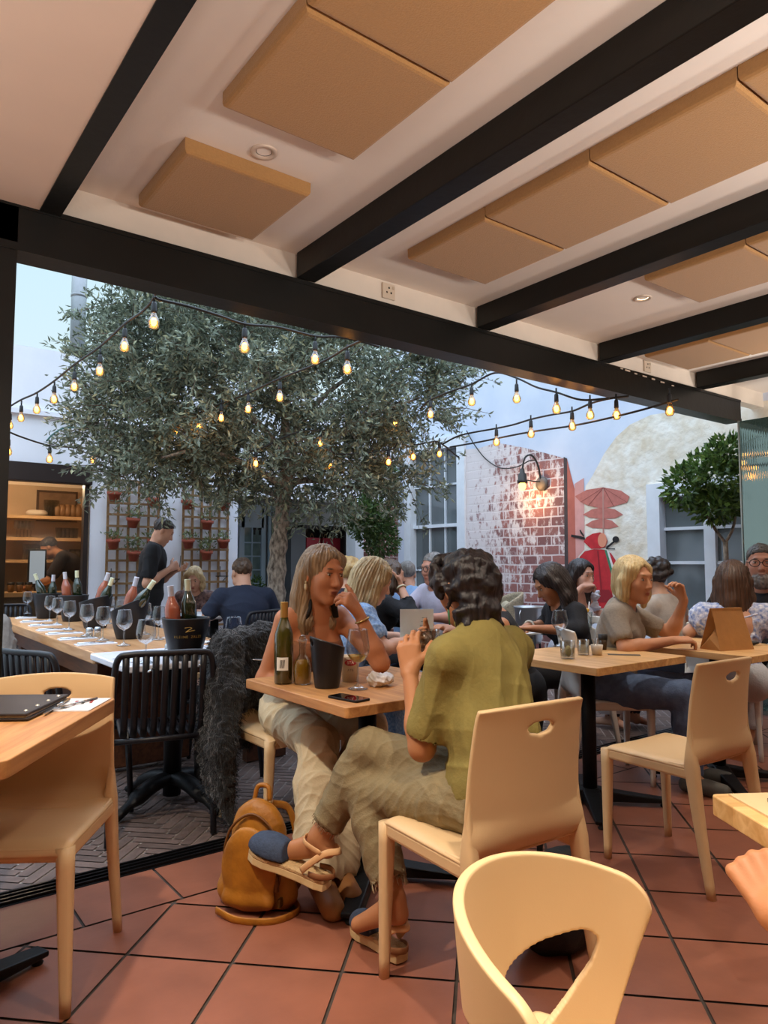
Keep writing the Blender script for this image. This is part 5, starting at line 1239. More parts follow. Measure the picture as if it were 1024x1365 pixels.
tc_ = bushy('citrus_tree', 'round-headed little citrus tree in a pot by the white window', 'tree', c, [((-.10, .02, 1.98), (.30, .26, .26)), ((-.26, .20, 1.90), (.20, .18, .20)), ((.0, -.06, 2.18), (.2, .2, .16)), ((-.10, .02, 1.72), (.20, .2, .14))], 2300, (.05, .085), (.028, .042), lm_c, [([(0, 0, .4), (.01, 0, .9), (0, 0, 1.42)], .022), ([(0, 0, 1.40), (-.08, .07, 1.56), (-.14, .12, 1.75)], .013), ([(0, 0, 1.40), (.06, -.05, 1.56), (.10, -.06, 1.8)], .013)])
MB().lathe([(0, 0), (.15, 0), (.21, .38), (.235, .40), (.235, .45), (.205, .45), (.19, .40), (0, .39)], 24).build('pot', mat('terracotta_pot', '#a8573e', .8, noise=(14, .3)), tc_)
c = atd(495, 690, 8.4); c.y = min(c.y, YF-.18); c.z = 0
bushy('climbing_bush', 'dense dark green bush hanging on the brick corner', 'bush', c, [((-.05, -.05, 1.72), (.32, .2, .26)), ((.10, -.05, 1.50), (.24, .18, .2)), ((.12, -.02, 1.95), (.26, .2, .25)), ((-.22, -.05, 1.78), (.18, .15, .16)), ((.2, 0, 2.25), (.18, .15, .2))], 3200, (.05, .08), (.022, .036), lm_b, [([(.2, .02, 0), (.18, .03, .8), (.12, 0, 1.6), (.15, 0, 2.3)], .016)])
# ------------------------------------------------------------------ trellises and their pots
tw_m = mat('trellis_wood', '#8d6a45', .75, noise=(30, .3))
def trellis(label, x0, x1, z0, z1, nx, nz):
    mb = MB(); y = YF-.03
    for i in range(nx+1): mb.box((x0+(x1-x0)*i/nx, y, (z0+z1)/2), (.026, .014, z1-z0))
    for j in range(nz+1): mb.box(((x0+x1)/2, y-.014, z0+(z1-z0)*j/nz), (x1-x0+.02, .014, .026))
    return tag(mb.build('trellis', tw_m, None), label, 'trellis', 'wooden trellises on the white wall')
a = atY(144, 640, YF); b = atY(211, 640, YF); trellis('left square-grid wooden trellis, nearest the hatch', a.x, b.x, .35, a.z, 5, 14)
a2 = atY(244, 648, YF); b2 = atY(303, 648, YF); trellis('right square-grid wooden trellis, nearest the passage', a2.x, b2.x, .35, a2.z+.02, 5, 14)
tcp = mat('terracotta_small', '#9a4a35', .8, noise=(30, .25)); lm_s = leaf_mat('succulent_leaf', '#3f4f35', '#7d8a55', '#8e6f58')
pots = [((152, 659), 'terracotta pot at the top left of the left trellis', 1, .5), ((203, 667), 'terracotta pot high on the left trellis, behind the olive leaves', .6, .8), ((177, 694), 'terracotta pot in the middle of the left trellis', .8, .7), ((151, 722), 'terracotta pot low at the left trellis\'s left edge', .9, 0), ((178, 738), 'lowest terracotta pot of the left trellis with tall sprigs', 1.6, 0), ((205, 722), 'terracotta pot half hidden behind the waiter\'s shoulder', 1, 0), ((250, 670), 'terracotta pot high on the right trellis, left edge', .5, 1), ((276, 697), 'upper middle terracotta pot of the right trellis', .7, 0), ((251, 722), 'terracotta pot on the right trellis by the waiter\'s head', .8, 0), ((275, 737), 'lowest terracotta pot of the right trellis with bushy plant', 1.7, 0), ((299, 672), 'terracotta pot at the top right corner of the right trellis', 1, 0), ((298, 722), 'terracotta pot low at the right trellis\'s right edge', .9, 0)]
for (px, py), lb_, g, _ in pots:
    p = atY(px, py, YF-.15); t = thing('flower_pot', lb_, 'flower pot', (p.x, p.y, p.z-.05), R(rnd.uniform(-30, 30)), 'terracotta pots hung on the trellises'); KID[t.name] = []
    M_ = Matrix.Rotation(R(10), 4, 'X')
    MB().lathe([(0, -.03), (.045, -.03), (.062, .045), (.074, .048), (.077, .078), (.066, .078), (.055, .045), (0, .05)], 18, M_).build('pot', tcp, t)
    MB().lathe([(.0, .06), (.064, .06)], 14, M_).build('soil', mat('soil', '#2c211a', .95), t)
    k = int(70*g); q = rs.normal(size=(k, 3))*np.array([.05, .05, .035*g])+np.array([0, 0, .10+.03*g]); leaves('foliage', q, rs.normal(size=(k, 3))*.8+np.array([0, 0, .8]), rs.uniform(.03, .06, k), rs.uniform(.012, .022, k), lm_s, t, int(px))
    MB().tube([(0, .04, .06), (0, .12, .12)], .004, 6).build('hook', bk_iron, t)
for px, py, lb_ in ((150, 772, 'black wire pot ring low on the left trellis'), (296, 768, 'black wire pot ring low on the right trellis')):
    p = atY(px, py, YF-.1); w_ = MB(); w_.tube([(.075*math.cos(i*.4), .06*math.sin(i*.4), .0) for i in range(17)], .005, 6); w_.tube([(0, .06, 0), (.0, .06, .12)], .005, 6); w_.tube([(.07, .0, 0), (.03, .05, -.06)], .004, 6)
    o = w_.build('wire_pot_ring', bk_iron, None); o.location = p; tag(o, lb_, 'pot ring', 'empty wire rings on the trellises')
# ------------------------------------------------------------------ passage: door, cabinet, gift bags
dv = mat('door_blue', '#b9cfe0', .6, noise=(5, .08)); dr = thing('door_2', None, None, (0, 0, 0)); dr['kind'] = 'structure'; KID[dr.name] = []
q0, q1 = atY(317, 700, 9.6).x, atY(366, 700, 9.6).x; db = MB()
nb = 8
for i in range(nb):
    x = q0+.50+(q1-q0-.30)*i/nb; db.box((x+.03, 9.6, 1.05), (.072, .03, 2.1), bev=.006)
db.build('boards', dv, dr); f_ = MB(); f_.box((q0+.05, 9.58, 1.05), (.08, .05, 2.1)); f_.box((q0+.40, 9.58, 1.05), (.07, .05, 2.1)); f_.box((q0+.22, 9.58, 1.92), (.36, .05, .34)); f_.box((q0+.22, 9.58, .38), (.36, .05, .7))
for k in range(5): f_.box((q0+.22, 9.585, .73+.2*k+.0), (.30, .03, .02))
f_.box((q0+.22, 9.585, 1.2), (.018, .03, 1.1)); f_.build('frame', dv, dr); MB().box((q0+.22, 9.60, 1.2), (.30, .01, 1.1)).build('pane', mat('pane_pale', '#8fa7a6', .15, noise=(6, .4)), dr)
ic = MB(); s9 = atY(343, 702, 9.58)
for k, sx in enumerate((-.045, .045)):
    ic.ball((s9.x+sx, 9.575, s9.z+.075), (.018, .004, .018), 10); ic.prism([(-.022, -.05), (.022, -.05), (.026, .045), (-.026, .045)] if k == 0 else [(-.034, -.045), (.034, -.045), (.012, .045), (-.012, .045)], .006, Matrix.Translation((s9.x+sx, 9.58, s9.z)) @ Matrix.Rotation(R(90), 4, 'X')); ic.box((s9.x+sx, 9.578, s9.z-.085), (.026, .006, .07))
ic.build('restroom_symbols', mat('ink_black2', '#25282c', .6), dr)
p = atd(318, 752, 9.2); k = 60
bushy('potted_plant', 'small bright green plant below the passage window', 'plant', (q0+.2, 9.35, .78), [((0, 0, .12), (.10, .08, .14))], 120, (.05, .08), (.02, .03), lm_c)
MB().lathe([(0, -.78), (.10, -.78), (.12, 0), (0, 0)], 16).build('pot', tcp, bpy.data.objects['potted_plant'])
cab = thing('cabinet', 'open black cabinet holding red gift bags in the passage', 'cabinet', (0, 0, 0)); KID[cab.name] = []
xa, xb, xc = atY(388, 700, 8.75).x, atY(404, 700, 8.75).x, atY(460, 700, 8.75).x; cm_ = mat('cabinet_grey', '#4a4d50', .5); cbk = mat('cabinet_black', '#101012', .5)
MB().box((xa+(xb-xa)/2+.02, 8.92, .86), ((xb-xa)+.04, .36, 1.72)).build('side_panel', cm_, cab); b_ = MB(); b_.box(((xb+xc)/2, 9.07, .86), (xc-xb, .04, 1.72)); b_.box(((xb+xc)/2, 8.9, 1.74), (xc-xb+.0, .36, .05)); b_.box((xc-.02, 8.9, .86), (.04, .36, 1.72)); b_.box(((xb+xc)/2, 8.9, 1.33), (xc-xb, .34, .04)); b_.box(((xb+xc)/2, 8.9, .60), (xc-xb, .34, .04)); b_.build('carcass', cbk, cab)
rb = mat('gift_bag_red', '#8c1f2c', .55)
for i, (u, w) in enumerate(((.30, .30), (.62, .16), (.83, .22))):
    t = thing('gift_bag', ['wide red gift bag at the left of the black cabinet', 'narrow red gift bag in the middle of the black cabinet', 'red gift bag at the right of the black cabinet'][i], 'gift bag', (xb+(xc-xb)*u, 8.86, 1.353), 0, 'red gift bags in the cabinet'); KID[t.name] = []
    MB().box((0, 0, .12), (w*.78, .09, .24), bev=.006).build('bag_body', rb, t); MB().tube(bez([(-.03, 0, .24), (0, 0, .30), (.03, 0, .24)], 4), .004, 6).build('handle', mat('cord_tan', '#a98d64', .8), t)
# ------------------------------------------------------------------ wall lamp, flue, cables
ir = mat('iron_dark', '#3b3734', .5, .5)
p = atX(723, 645, XR-.02); wl_ = thing('wall_lamp', 'gooseneck iron wall lamp with a glowing bulb on the painted brick', 'wall lamp', p); KID[wl_.name] = []
MB().lathe([(0, .0), (.085, .0), (.085, .02), (.05, .035), (0, .035)], 22, Matrix.Rotation(R(-90), 4, 'Y')).build('wall_plate', mat('iron_plate', '#6b625b', .6, .4), wl_)
MB().tube(bez([(-.02, 0, .02), (-.05, .02, .22), (-.12, .05, .33), (-.20, .08, .30), (-.235, .095, .16)], 6), .011, 8).build('gooseneck', ir, wl_); MB().tube([(-.02, 0, .02), (-.235, .095, .04)], .007, 6).build('stay', ir, wl_)
MB().lathe([(0, .17), (.026, .17), (.03, .12), (.05, .105), (.052, .04), (.06, .03), (.06, .0), (.05, 0)], 20, Matrix.Translation((-.235, .095, 0))).build('socket_shade', ir, wl_)
MB().ball((-.235, .095, -.035), (.042, .042, .052), 14).build('bulb', emit_mat('lamp_glow', '#ffb054', 7), wl_)
fm = mat('flue_steel', '#87898c', .35, .7, noise=(6, .25)); p = atY(103, 470, 8.75); fp = thing('flue_pipe', 'tall metal flue pipe rising behind the white parapet', 'pipe', (p.x, 8.75, 0)); KID[fp.name] = []
MB().tube([(0, 0, 2.4), (0, 0, 5.6)], .085, 20).build('pipe', fm, fp); MB().tube([(0, 0, 4.35), (0, 0, 4.38)], .09, 20).build('joint_band', fm, fp)
p = [atY(a, b, YF-.06) for a, b in ((62, 588), (72, 578), (90, 570), (130, 573), (170, 577))]; tag(MB().tube(bez(p, 4), .010, 6).build('garden_hose', mat('hose_green', '#2f5f58', .5), None), 'green hose fixed along the white wall above the hatch', 'hose')
def catline(pts, d0, d1, n=8):
    P = []; L = [0]
    for a, b in zip(pts, pts[1:]): L.append(L[-1]+math.hypot(b[0]-a[0], b[1]-a[1]))
    return [atd(x, y, d0+(d1-d0)*l/L[-1]) for (x, y), l in zip(pts, L)]
cab_m = mat('cable_black', '#23211f', .6); sock = mat('lampholder', '#1e2024', .5); amber = glass_mat('bulb_glass', '#ffd9a0', .93, spec=.7); fil = emit_mat('filament', '#ffb85a', 22)
bm0 = MB(); rr_ = .030
prof = [(0.012, -.010), (.0135, -.020), (.020, -.036), (.028, -.052), (.030, -.066), (.027, -.082), (.018, -.093), (.0, -.097)]
bulb_me = MB().lathe(prof, 16).mesh('bulb'); bulb_me.materials.append(amber)
sock_me = MB().lathe([(0, .045), (.010, .045), (.014, .035), (.0155, .0), (.0155, -.012), (.0, -.012)], 12).tube([(0, 0, .04), (0, 0, .085)], .006, 6).mesh('lampholder'); sock_me.materials.append(sock)
fil_me = MB().ball((0, 0, -.060), (.0155, .0155, .024), 10).mesh('filament'); fil_me.materials.append(fil)
def festoon(label, path, dists, bulbs, group='strings of warm bulbs over the yard', scale=1.):
    P = catline(path, *dists); t = thing('string_light', label, 'string lights', P[0], 0, group); KID[t.name] = []
    o = P[0].copy(); MB().tube([q-o for q in bez(P, 6)], .0075, 6).build('cable', cab_m, t)
    xs = [p_[0] for p_ in path]
    for bx, by in bulbs:
        # depth of the cable where this bulb hangs
        best = min(range(len(bez(P, 6))), key=lambda i: abs(project(bez(P, 6)[i])[0]-bx)); q = bez(P, 6)[best]
        d = q.x*st_+q.y*ct_; w = atd(bx, by, d)+Vector((0, 0, .055))
        s = mkobj('lampholder', sock_me, None, t); s.location = w-o; b = mkobj('bulb', bulb_me, None, t); b.location = w-o; f = mkobj('filament', fil_me, None, b)
        top_ = Vector((q.x, q.y, q.z)); 
        if (top_-w).z > .09: MB().tube([w-o+Vector((0, 0, .08)), q-o], .005, 5).build('drop_wire', cab_m, t)
    return t
def project(v):
    Rr = v.x*ct_-v.y*st_; Fh = v.x*st_+v.y*ct_; U = v.z-CH; f = Fh*cp_+U*sp_; u = -Fh*sp_+U*cp_; return 512+F*Rr/f, 682.5-F*u/f
festoon('string of bulbs dropping from the lintel down to the left post', [(209, 372), (206, 395), (190, 415), (166, 432), (133, 462), (99, 486), (72, 508), (48, 524), (28, 533), (8, 545)], (3.3, 6.2), [(205, 428), (166, 460), (133, 493), (99, 514), (72, 531), (49, 545), (28, 556), (13, 566)])
festoon('string of bulbs running from the lintel across the front of the olive tree', [(206, 396), (215, 400), (250, 408), (290, 420), (327, 432), (370, 436), (420, 448), (450, 449), (480, 455), (505, 462)], (3.35, 4.6), [(326, 461), (420, 477)])
festoon('string of bulbs crossing the tree from upper right down to its left side', [(497, 448), (480, 455), (463, 463), (430, 482), (372, 505), (331, 524), (295, 538), (264, 551), (236, 562), (200, 574), (186, 580)], (3.9, 6.4), [(463, 490), (373, 528), (331, 544), (295, 556), (265, 568), (236, 576)])
festoon('lowest string of bulbs in front of the white wall at the left', [(8, 574), (30, 583), (66, 594), (95, 596), (124, 597), (155, 589), (187, 577), (205, 570)], (5.8, 7.0), [(66, 611), (124, 612), (187, 599), (11, 601)])
festoon('upper right string of bulbs from the tree to the lintel', [(560, 545), (574, 533), (600, 522), (629, 512), (660, 497), (689, 504), (715, 516), (742, 523), (775, 533), (812, 531)], (5.6, 4.6), [(574, 551), (629, 534), (689, 530), (742, 544)])
festoon('middle right string of bulbs in front of the mural', [(590, 592), (615, 580), (662, 571), (685, 566), (708, 559), (735, 553), (763, 548), (787, 538), (805, 533), (822, 530), (838, 528)], (6.2, 4.8), [(662, 588), (708, 577), (763, 567), (787, 552), (822, 552)])
festoon('thin cable with one bulb by the lintel at the right', [(600, 596), (640, 589), (700, 577), (760, 568), (800, 560), (850, 548), (895, 535), (905, 532)], (6.2, 4.4), [(893, 546)])
festoon('string of bulbs between the tree and the sash window', [(500, 540), (527, 548), (545, 575), (551, 592), (570, 590), (586, 590), (612, 610)], (6.3, 6.6), [(527, 563), (551, 608), (586, 604)])
festoon('string of bulbs buried among the inner olive branches', [(320, 595), (341, 600), (390, 578), (427, 575), (440, 590), (450, 605), (518, 600), (530, 590)], (5.9, 6.3), [(341, 617), (427, 590), (441, 621), (518, 615)])
p = [atX(a, b, XR-.04) for a, b in ((622, 574), (632, 592), (648, 612), (668, 624), (690, 622), (706, 614), (714, 614))]; tag(MB().tube(bez(p, 5), .007, 6).build('lamp_cable', cab_m, None), 'black cable looping down to the wall lamp', 'cable')
# ------------------------------------------------------------------ kitchen behind the hatch
sh_m = mat('shelf_wood', '#d3b083', .6, noise=(8, .2)); Yk = 10.30
for i, (py, lb_) in enumerate(((688, 'upper wooden kitchen shelf with framed picture and jars'), (717, 'middle wooden kitchen shelf with stemmed glasses'), (746, 'lower wooden kitchen shelf with tumblers'))):
    z = atY(60, py, 10.15).z; tag(MB().box((1.4, 10.28, z-.02), (2.9, .40, .04)).build('shelf', sh_m, None), lb_, 'shelf', 'kitchen shelves')
    rowx = [(22, 41, 5, .16, 1), (78, 100, 5, .14, 0)] if i == 1 else ([(34, 56, 7, .20, 0), (96, 116, 4, .14, 0)] if i == 2 else [(62, 74, 4, .22, 0), (76, 104, 5, .17, 2)])
    for (xa_, xb_, n_2, h_, st2) in rowx:
        for k in range(n_2):
            q = atY(xa_+(xb_-xa_)*k/max(1, n_2-1), py, 10.22)
            if st2 == 1: wine_glass('stemmed glass on the middle kitchen shelf', (q.x, q.y, z), .22, .04, 'stemmed glasses on the kitchen shelf')
            else:
                pr = [(0, .002), (.035, .002), (.042, h_), (.039, h_), (.032, .01), (0, .01)] if st2 == 0 else [(0, 0), (.045, 0), (.05, h_*.7), (.03, h_*.85), (.03, h_), (0, h_)]
                nm2, m2, lb2, gp = ('tumbler', gl_t, ['tall glass beside the framed picture on the upper kitchen shelf', 'tumbler on the right of the middle kitchen shelf', 'glass on the lower kitchen shelf'][i], ['tall glasses on the upper kitchen shelf', 'tumblers on the middle kitchen shelf', 'glasses on the lower kitchen shelf'][i]) if st2 == 0 else ('storage_jar', mat('jar_tan', '#8a6a4a', .4), 'dark storage jar on the upper kitchen shelf', 'jars on the upper kitchen shelf')
                o = MB().lathe(pr, 14).build(nm2, m2, None); o.location = (q.x, q.y, z); tag(o, lb2, 'glass' if st2 == 0 else 'jar', gp)
z = atY(60, 688, 10.15).z; q = atY(49, 684, 10.2); pl = thing('plate_stack', 'stack of white plates on the upper kitchen shelf', 'plates', (q.x, q.y, z)); KID[pl.name] = []
MB().lathe([(0, 0), (.09, 0), (.13, .02), (.13, .05), (.10, .075), (.0, .08)], 20).build('plate', mat('plate_white', '#dcd3c4', .4), pl)
q = atY(76, 675, 10.46); pf = thing('framed_picture', 'framed picture leaning on the kitchen wall above the shelf', 'picture', (q.x, 10.44, q.z)); KID[pf.name] = []
MB().box((0, .01, 0), (.52, .02, .42)).build('frame', mat('frame_brown', '#4a3526', .5), pf); MB().box((0, -.003, 0), (.46, .006, .36)).build('print', mat('art_muted', '#8f7258', .7, noise=(5, .5)), pf)
q = atY(50, 756, 9.7); ms = thing('till_screen', 'bright till screen in front of the bending man', 'screen', (q.x-.02, 9.62, q.z)); KID[ms.name] = []
MB().box((0, .01, -.01), (.21, .02, .46), bev=.004).build('housing', cbk, ms); MB().box((0, -.002, 0), (.17, .004, .40)).build('display', emit_mat('screen_glow', '#b9cfe8', .9), ms); MB().box((0, .02, -.30), (.05, .03, .18)).build('stand', cbk, ms)
ct = thing('kitchen_counter', 'wooden kitchen counter under the shelves', 'counter', (1.1, 9.45, 0)); KID[ct.name] = []
MB().box((0, 0, .86), (2.2, .5, .05)).build('worktop', sh_m, ct); MB().box((0, .02, .42), (2.16, .44, .83)).build('cupboard_front', mat('cupboard_grey', '#6b645d', .6, noise=(3, .2)), ct)
for k in range(3):
    q = atY(14+12*k, 790, 9.4); pot('oil_jar', ['small jar at the left end of the kitchen counter', 'middle small jar on the kitchen counter', 'small jar nearest the till on the kitchen counter'][k], (q.x, 9.4, .885), .04, .09, mat('jar_amber', '#6a4a22', .3), MATS['lid_black'], 'jars on the kitchen counter')
for a in (27, 60):
    q = atY(a, 650, 9.3); t = thing('pendant_bulb', ['small bright kitchen light further left behind the hatch', 'small bright kitchen light in the middle behind the hatch'][a > 40], 'light', (q.x, 9.3, 2.34), 0, 'kitchen ceiling lights'); KID[t.name] = []
    MB().ball((0, 0, -.03), .028, 10).build('bulb', emit_mat('kitchen_bulb', '#ffd9a0', 14), t); MB().lathe([(0, 0), (.05, 0), (.05, -.01), (0, -.015)], 14).build('ceiling_plate', bk_iron, t)
# ------------------------------------------------------------------ bags and the furry coat
fur = mat('fur_black', '#0c0b0c', .85, bump=(160, 1.0), stretch=(1, 1, .25), sheen=.3)
sd = SDF(.008)
sd.chain([(1.52, 3.29, .845), (1.72, 3.31, .86), (1.93, 3.29, .845)], [.055, .06, .055], .04)
for i in range(6):
    u = i/5; sd.chain([(1.52+.40*u, 3.27, .83), (1.50+.42*u, 3.24, .68), (1.50+.42*u, 3.25, .54)], [.05, .045, .04], .04); sd.chain([(1.52+.40*u, 3.33, .83), (1.50+.42*u, 3.39, .6), (1.50+.42*u, 3.40, .36+.05*math.sin(i*2))], [.05, .06, .045], .04)
for i in range(5):
    u = i/4; sd.chain([(1.50, 3.30-.10*u, .82), (1.44+.02*math.sin(i*2), 3.26-.14*u, .62), (1.405+.015*math.sin(i), 3.24-.19*u, .40), (1.40+.01*u, 3.20-.17*u, .24-.12*u*(1-u)*2+.04*math.sin(i*3))], [.055, .060, .055, .035], .04)
sd.chain([(1.41, 3.12, .34), (1.40, 3.05, .20), (1.41, 2.99, .08)], [.05, .042, .018], .03)
fc = organic('fur_coat', sd, fur, None, 1, [curls(.005, 90, 4), curls(.004, 240, 5)]); tag(fc, 'black furry coat hanging over the chair of the woman with long hair', 'coat')
# pile: short strands over the coat
V = np.array([v.co[:] for v in fc.data.vertices]); Nn = np.array([v.normal[:] for v in fc.data.vertices]); k = rs.choice(len(V), min(14000, len(V)), replace=False); D = Nn[k]*.7+np.array([0, 0, -.7])+rs.normal(size=(len(k), 3))*.35
fp_ = leaves('pile', V[k], D, rs.uniform(.018, .038, len(k)), np.full(len(k), .0022), mat('fur_hair', '#0e0d0e', .6), fc, 8)
leather = mat('leather_mustard', '#b87a24', .5, noise=(9, .30), bump=(70, .15), col2='#8a5414'); ldk = mat('leather_dark', '#6a4017', .55)
bp_ = thing('backpack', 'mustard leather backpack standing on the tiles by the table foot', 'backpack', atz(343, 1205, 0), R(-52)); KID[bp_.name] = []
sd = SDF(.005); sd.ell((0, 0, .11), (.135, .070, .125), None, .05); sd.ell((0, .005, .24), (.105, .060, .125), None, .05); sd.cap((-.10, 0, .05), (.10, 0, .05), .055, .055, .03); sd.cut((0, 0, .004), (0, 0, -1)); organic('main_body', sd, leather, bp_, 1, fold(.004, 26, (.3, 1, .4), 3))
sd = SDF(.005); sd.ell((0, -.075, .15), (.105, .030, .145), None, .03); sd.cap((-.07, -.075, .05), (.07, -.075, .05), .03, .03, .02); sd.cut((0, 0, .012), (0, 0, -1)); organic('front_flap', sd, leather, bp_, 1, fold(.003, 30, (1, .2, .4), 5))
MB().tube(bez([(-.085, -.04, .05), (-.11, -.05, .15), (-.085, -.05, .27), (0, -.05, .33), (.085, -.05, .27), (.11, -.05, .15), (.085, -.04, .05)], 6), .005, 6).build('zip', ldk, bp_)
for s in (-1, 1): MB().tube(bez([(s*.03, .05, .34), (s*.07, .12, .30), (s*.10, .13, .18), (s*.12, .10, .05), (s*.09, .05, .03)], 7), .013, 8, flat=.35).build('shoulder_strap', leather, bp_)
MB().tube(bez([(.12, .04, .02), (.17, -.03, .012), (.12, -.12, .010), (.0, -.15, .012), (-.10, -.12, .02)], 7), .014, 8, flat=.3).build('loose_strap', leather, bp_); MB().tube(bez([(-.03, .03, .355), (-.02, .04, .40), (.02, .04, .40), (.03, .03, .355)], 5), .009, 8).build('top_handle', leather, bp_)
MB().tube([(.09, -.05, .16), (.10, -.065, .08)], [.006, .012], 8).build('tassel', ldk, bp_); MB().box((.115, -.06, .045), (.012, .03, .03), bev=.003).build('buckle', mat('brass_dark', '#6b4a22', .4, .7), bp_)
sd = SDF(.008); sd.ell((0, 0, .10), (.17, .11, .11), None, .05); sd.ell((.03, .01, .20), (.11, .08, .10), None, .06); sd.cut((0, 0, .003), (0, 0, -1)); fb = organic('handbag', sd, mat('bag_black', '#0d0c0e', .7, bump=(40, .4)), None, 1, fold(.008, 26, (1, .5, .3), 6)); fb.location = atz(745, 1262, 0); tag(fb, 'soft black bag on the floor behind the tub armchair', 'bag'); KID[fb.name] = []
MB().tube(bez([(-.08, 0, .26), (-.05, .02, .34), (.06, .02, .35), (.11, .01, .27)], 6), .010, 8).build('handle', MATS['bag_black'], fb)
sd = SDF(.012); sd.chain([(0, 0, .80), (.02, 0, .5), (.10, .02, .12)], [.09, .13, .17], .05); sd.chain([(-.16, 0, .78), (-.14, 0, .5), (-.1, 0, .1)], [.08, .12, .14], .05); sd.cut((0, 0, .01), (0, 0, -1)); o = organic('draped_throw', sd, mat('throw_grey', '#8f8780', .9, noise=(25, .3), bump=(90, .4)), None, 1, fold(.015, 40, (1, .2, 0), 3)); p = atd(18, 850, 5.0); o.location = (p.x-.1, p.y, 0); tag(o, 'grey striped throw draped at the left bench, by the post', 'throw')
# ------------------------------------------------------------------ the two women at the near table
def to_local(loc, face):
    M_ = (Matrix.Translation(loc) @ Matrix.Rotation(R(face), 4, 'Z')).inverted()
    return lambda *p: tuple(M_ @ Vector(p))
def fdeg(r, d):
    v = lat(r, d); return math.degrees(math.atan2(-v.x, v.y))
skin_a, skin_b, skin_c, skin_d = '#b98058', '#b97a56', '#d2a184', '#9c6848'
# woman with long hair, elbow on the table
loc, fa = (1.72, 2.93, 0), 180; L_ = to_local(loc, fa)
W = Body('f', hz=.55, lean=15, neck=22, head=(4, 6, -4), res=.0045, tl=.49, hs=1.07, wide=.97,
    LA=dict(el=L_(1.865, 2.50, .795), wr=L_(1.785, 2.545, 1.005), hand=dict(d=L_(1.72, 2.49, 1.075) if False else (.62, .05, .62), n=(.35, -.9, -.25), curls=((62, 52, 30), (58, 55, 30), (45, 55, 35), (40, 55, 35)), thumb=(10, 10))),
    RA=dict(el=(.205, .04, .71), wr=(.12, .26, .655), hand=dict(d=(-.5, .85, -.1), n=(0, -.2, -1))),
    RL=dict(kn=L_(1.555, 2.50, .50), an=L_(1.44, 2.30, .11), to=L_(1.40, 2.15, .035)), LL=dict(kn=L_(1.80, 2.50, .53), an=L_(1.53, 2.33, .11), to=L_(1.50, 2.18, .035)))
t = person('woman with long straight hair resting her chin on her hand, in cream trousers', loc, fa, W, skin_b, lips='#8e4a3c', brow='#4a3222')
W.eyes(t, '#43301f')
hair(t, W, 'tucked', hair_mat('ash', '#6d5843', '#a48a6a'), length=.30, vol=.002)
top(t, W, 'strapless_top', mat('knit_brown', '#8a5a3c', .8, noise=(60, .2)), sleeve=0, inf=.008, neck=0, strapless=.36, hem=.05)
for s in (-1, 1):
    a = W.N+W.v*.045+V3(s*.052, .025, 0); b = W.N-W.u*.045+V3(s*.075, .062, 0); MB().tube([a, (a+b)/2+V3(0, .018, 0), b], [.012, .015, .019], 10, flat=.6).build('black_strap', mat('strap_black', '#141214', .8), t)
    e = MB(); q = W.hp(s*.079, -.004, -.052); e.ball(q+V3(0, 0, .0), (.009, .006, .016), 10); e.ball(q+V3(0, 0, .022), .005, 8); e.build('earring', mat('shell_earring', '#d6c6a2', .4, noise=(200, .3)), t)
ct_m = mat('linen_cream', '#cdbb99', .85, noise=(35, .08), bump=(120, .15))
pants(t, W, 'trousers', ct_m, 1.0, .020, .034, 1.02, .13, [fold(.010, 22, (.3, 1, .8), 8), fold(.005, 55, (1, .5, .3), 9)])
bw = W.arm[-1][2]; be = W.arm[-1][1]; br = MB(); d_ = unit(bw-be); M_ = frame(Vector(bw-d_*.03), d_); br.tube([M_ @ Vector((.031*math.cos(i*.4), 0, .031*math.sin(i*.4))) for i in range(17)], .004, 6); br.build('bracelet', mat('bracelet_gold', '#b59a62', .3, .8), t)
shoes(t, W, 'shoe', mat('shoe_tan', '#8a5a2c', .6))
# woman in the olive shirt, seen from behind
loc, fa = (1.585, 1.53, 0), 0; L_ = to_local(loc, fa)
hd = lambda a, b: tuple(np.array(b)-np.array(a))
an_r = atd(428, 1112, 2.50); to_r = atd(352, 1142, 2.60); an_l = atd(524, 1196, 2.28); to_l = atd(478, 1232, 2.36)
O = Body('f', hz=.535, lean=14, side=4, neck=24, head=(-6, 8, 0), res=.0045, tl=.475, hs=1.0, wide=.96,
    LA=dict(el=L_(1.425, 1.70, .665), wr=L_(1.452, 1.79, .865), hand=dict(d=(.12, .22, .95), n=(.75, .62, -.1), curls=((20, 26, 16), (24, 30, 18), (30, 34, 20), (42, 44, 26)), thumb=(30, 28))),
    RA=dict(el=L_(1.86, 1.80, .80), wr=L_(1.665, 1.90, .90), hand=dict(d=(-.75, .1, .45), n=(-.2, -.75, .5), curls=((40, 40, 30), (40, 40, 30), (42, 42, 30), (45, 42, 30)), thumb=(20, 20))),
    RL=dict(kn=L_(1.425, 1.965, .605), an=L_(*an_r), to=L_(*to_r)), LL=dict(kn=L_(1.405, 1.955, .475), an=L_(*an_l), to=L_(to_l.x, to_l.y, max(.07, to_l.z))))
t = person('woman with short dark curly hair in an olive shirt, back to the camera, legs crossed', loc, fa, O, skin_a, lips='#8a4a3c', brow='#1d1511')
sdm = hair_mat('black', '#131013', '#2a2428')
r_ = random.Random(9); sd = SDF(.0045)
sd.ell(O.hp(0, -.026, .042), (.084, .100, .092), O.Q, .02); sd.ell(O.hp(0, -.058, -.015), (.079, .066, .082), O.Q, .03); sd.ell(O.hp(0, -.072, -.075), (.060, .042, .045), O.Q, .03)
for i in range(16):
    a = (i/15-.5)*3.0+math.pi; sd.cap(O.hp(.072*math.sin(a), -.035+.072*math.cos(a), -.075), O.hp(.070*math.sin(a)+r_.uniform(-.012, .012), -.035+.078*math.cos(a), -.112+r_.uniform(-.016, .012)), .018, .008, .016)
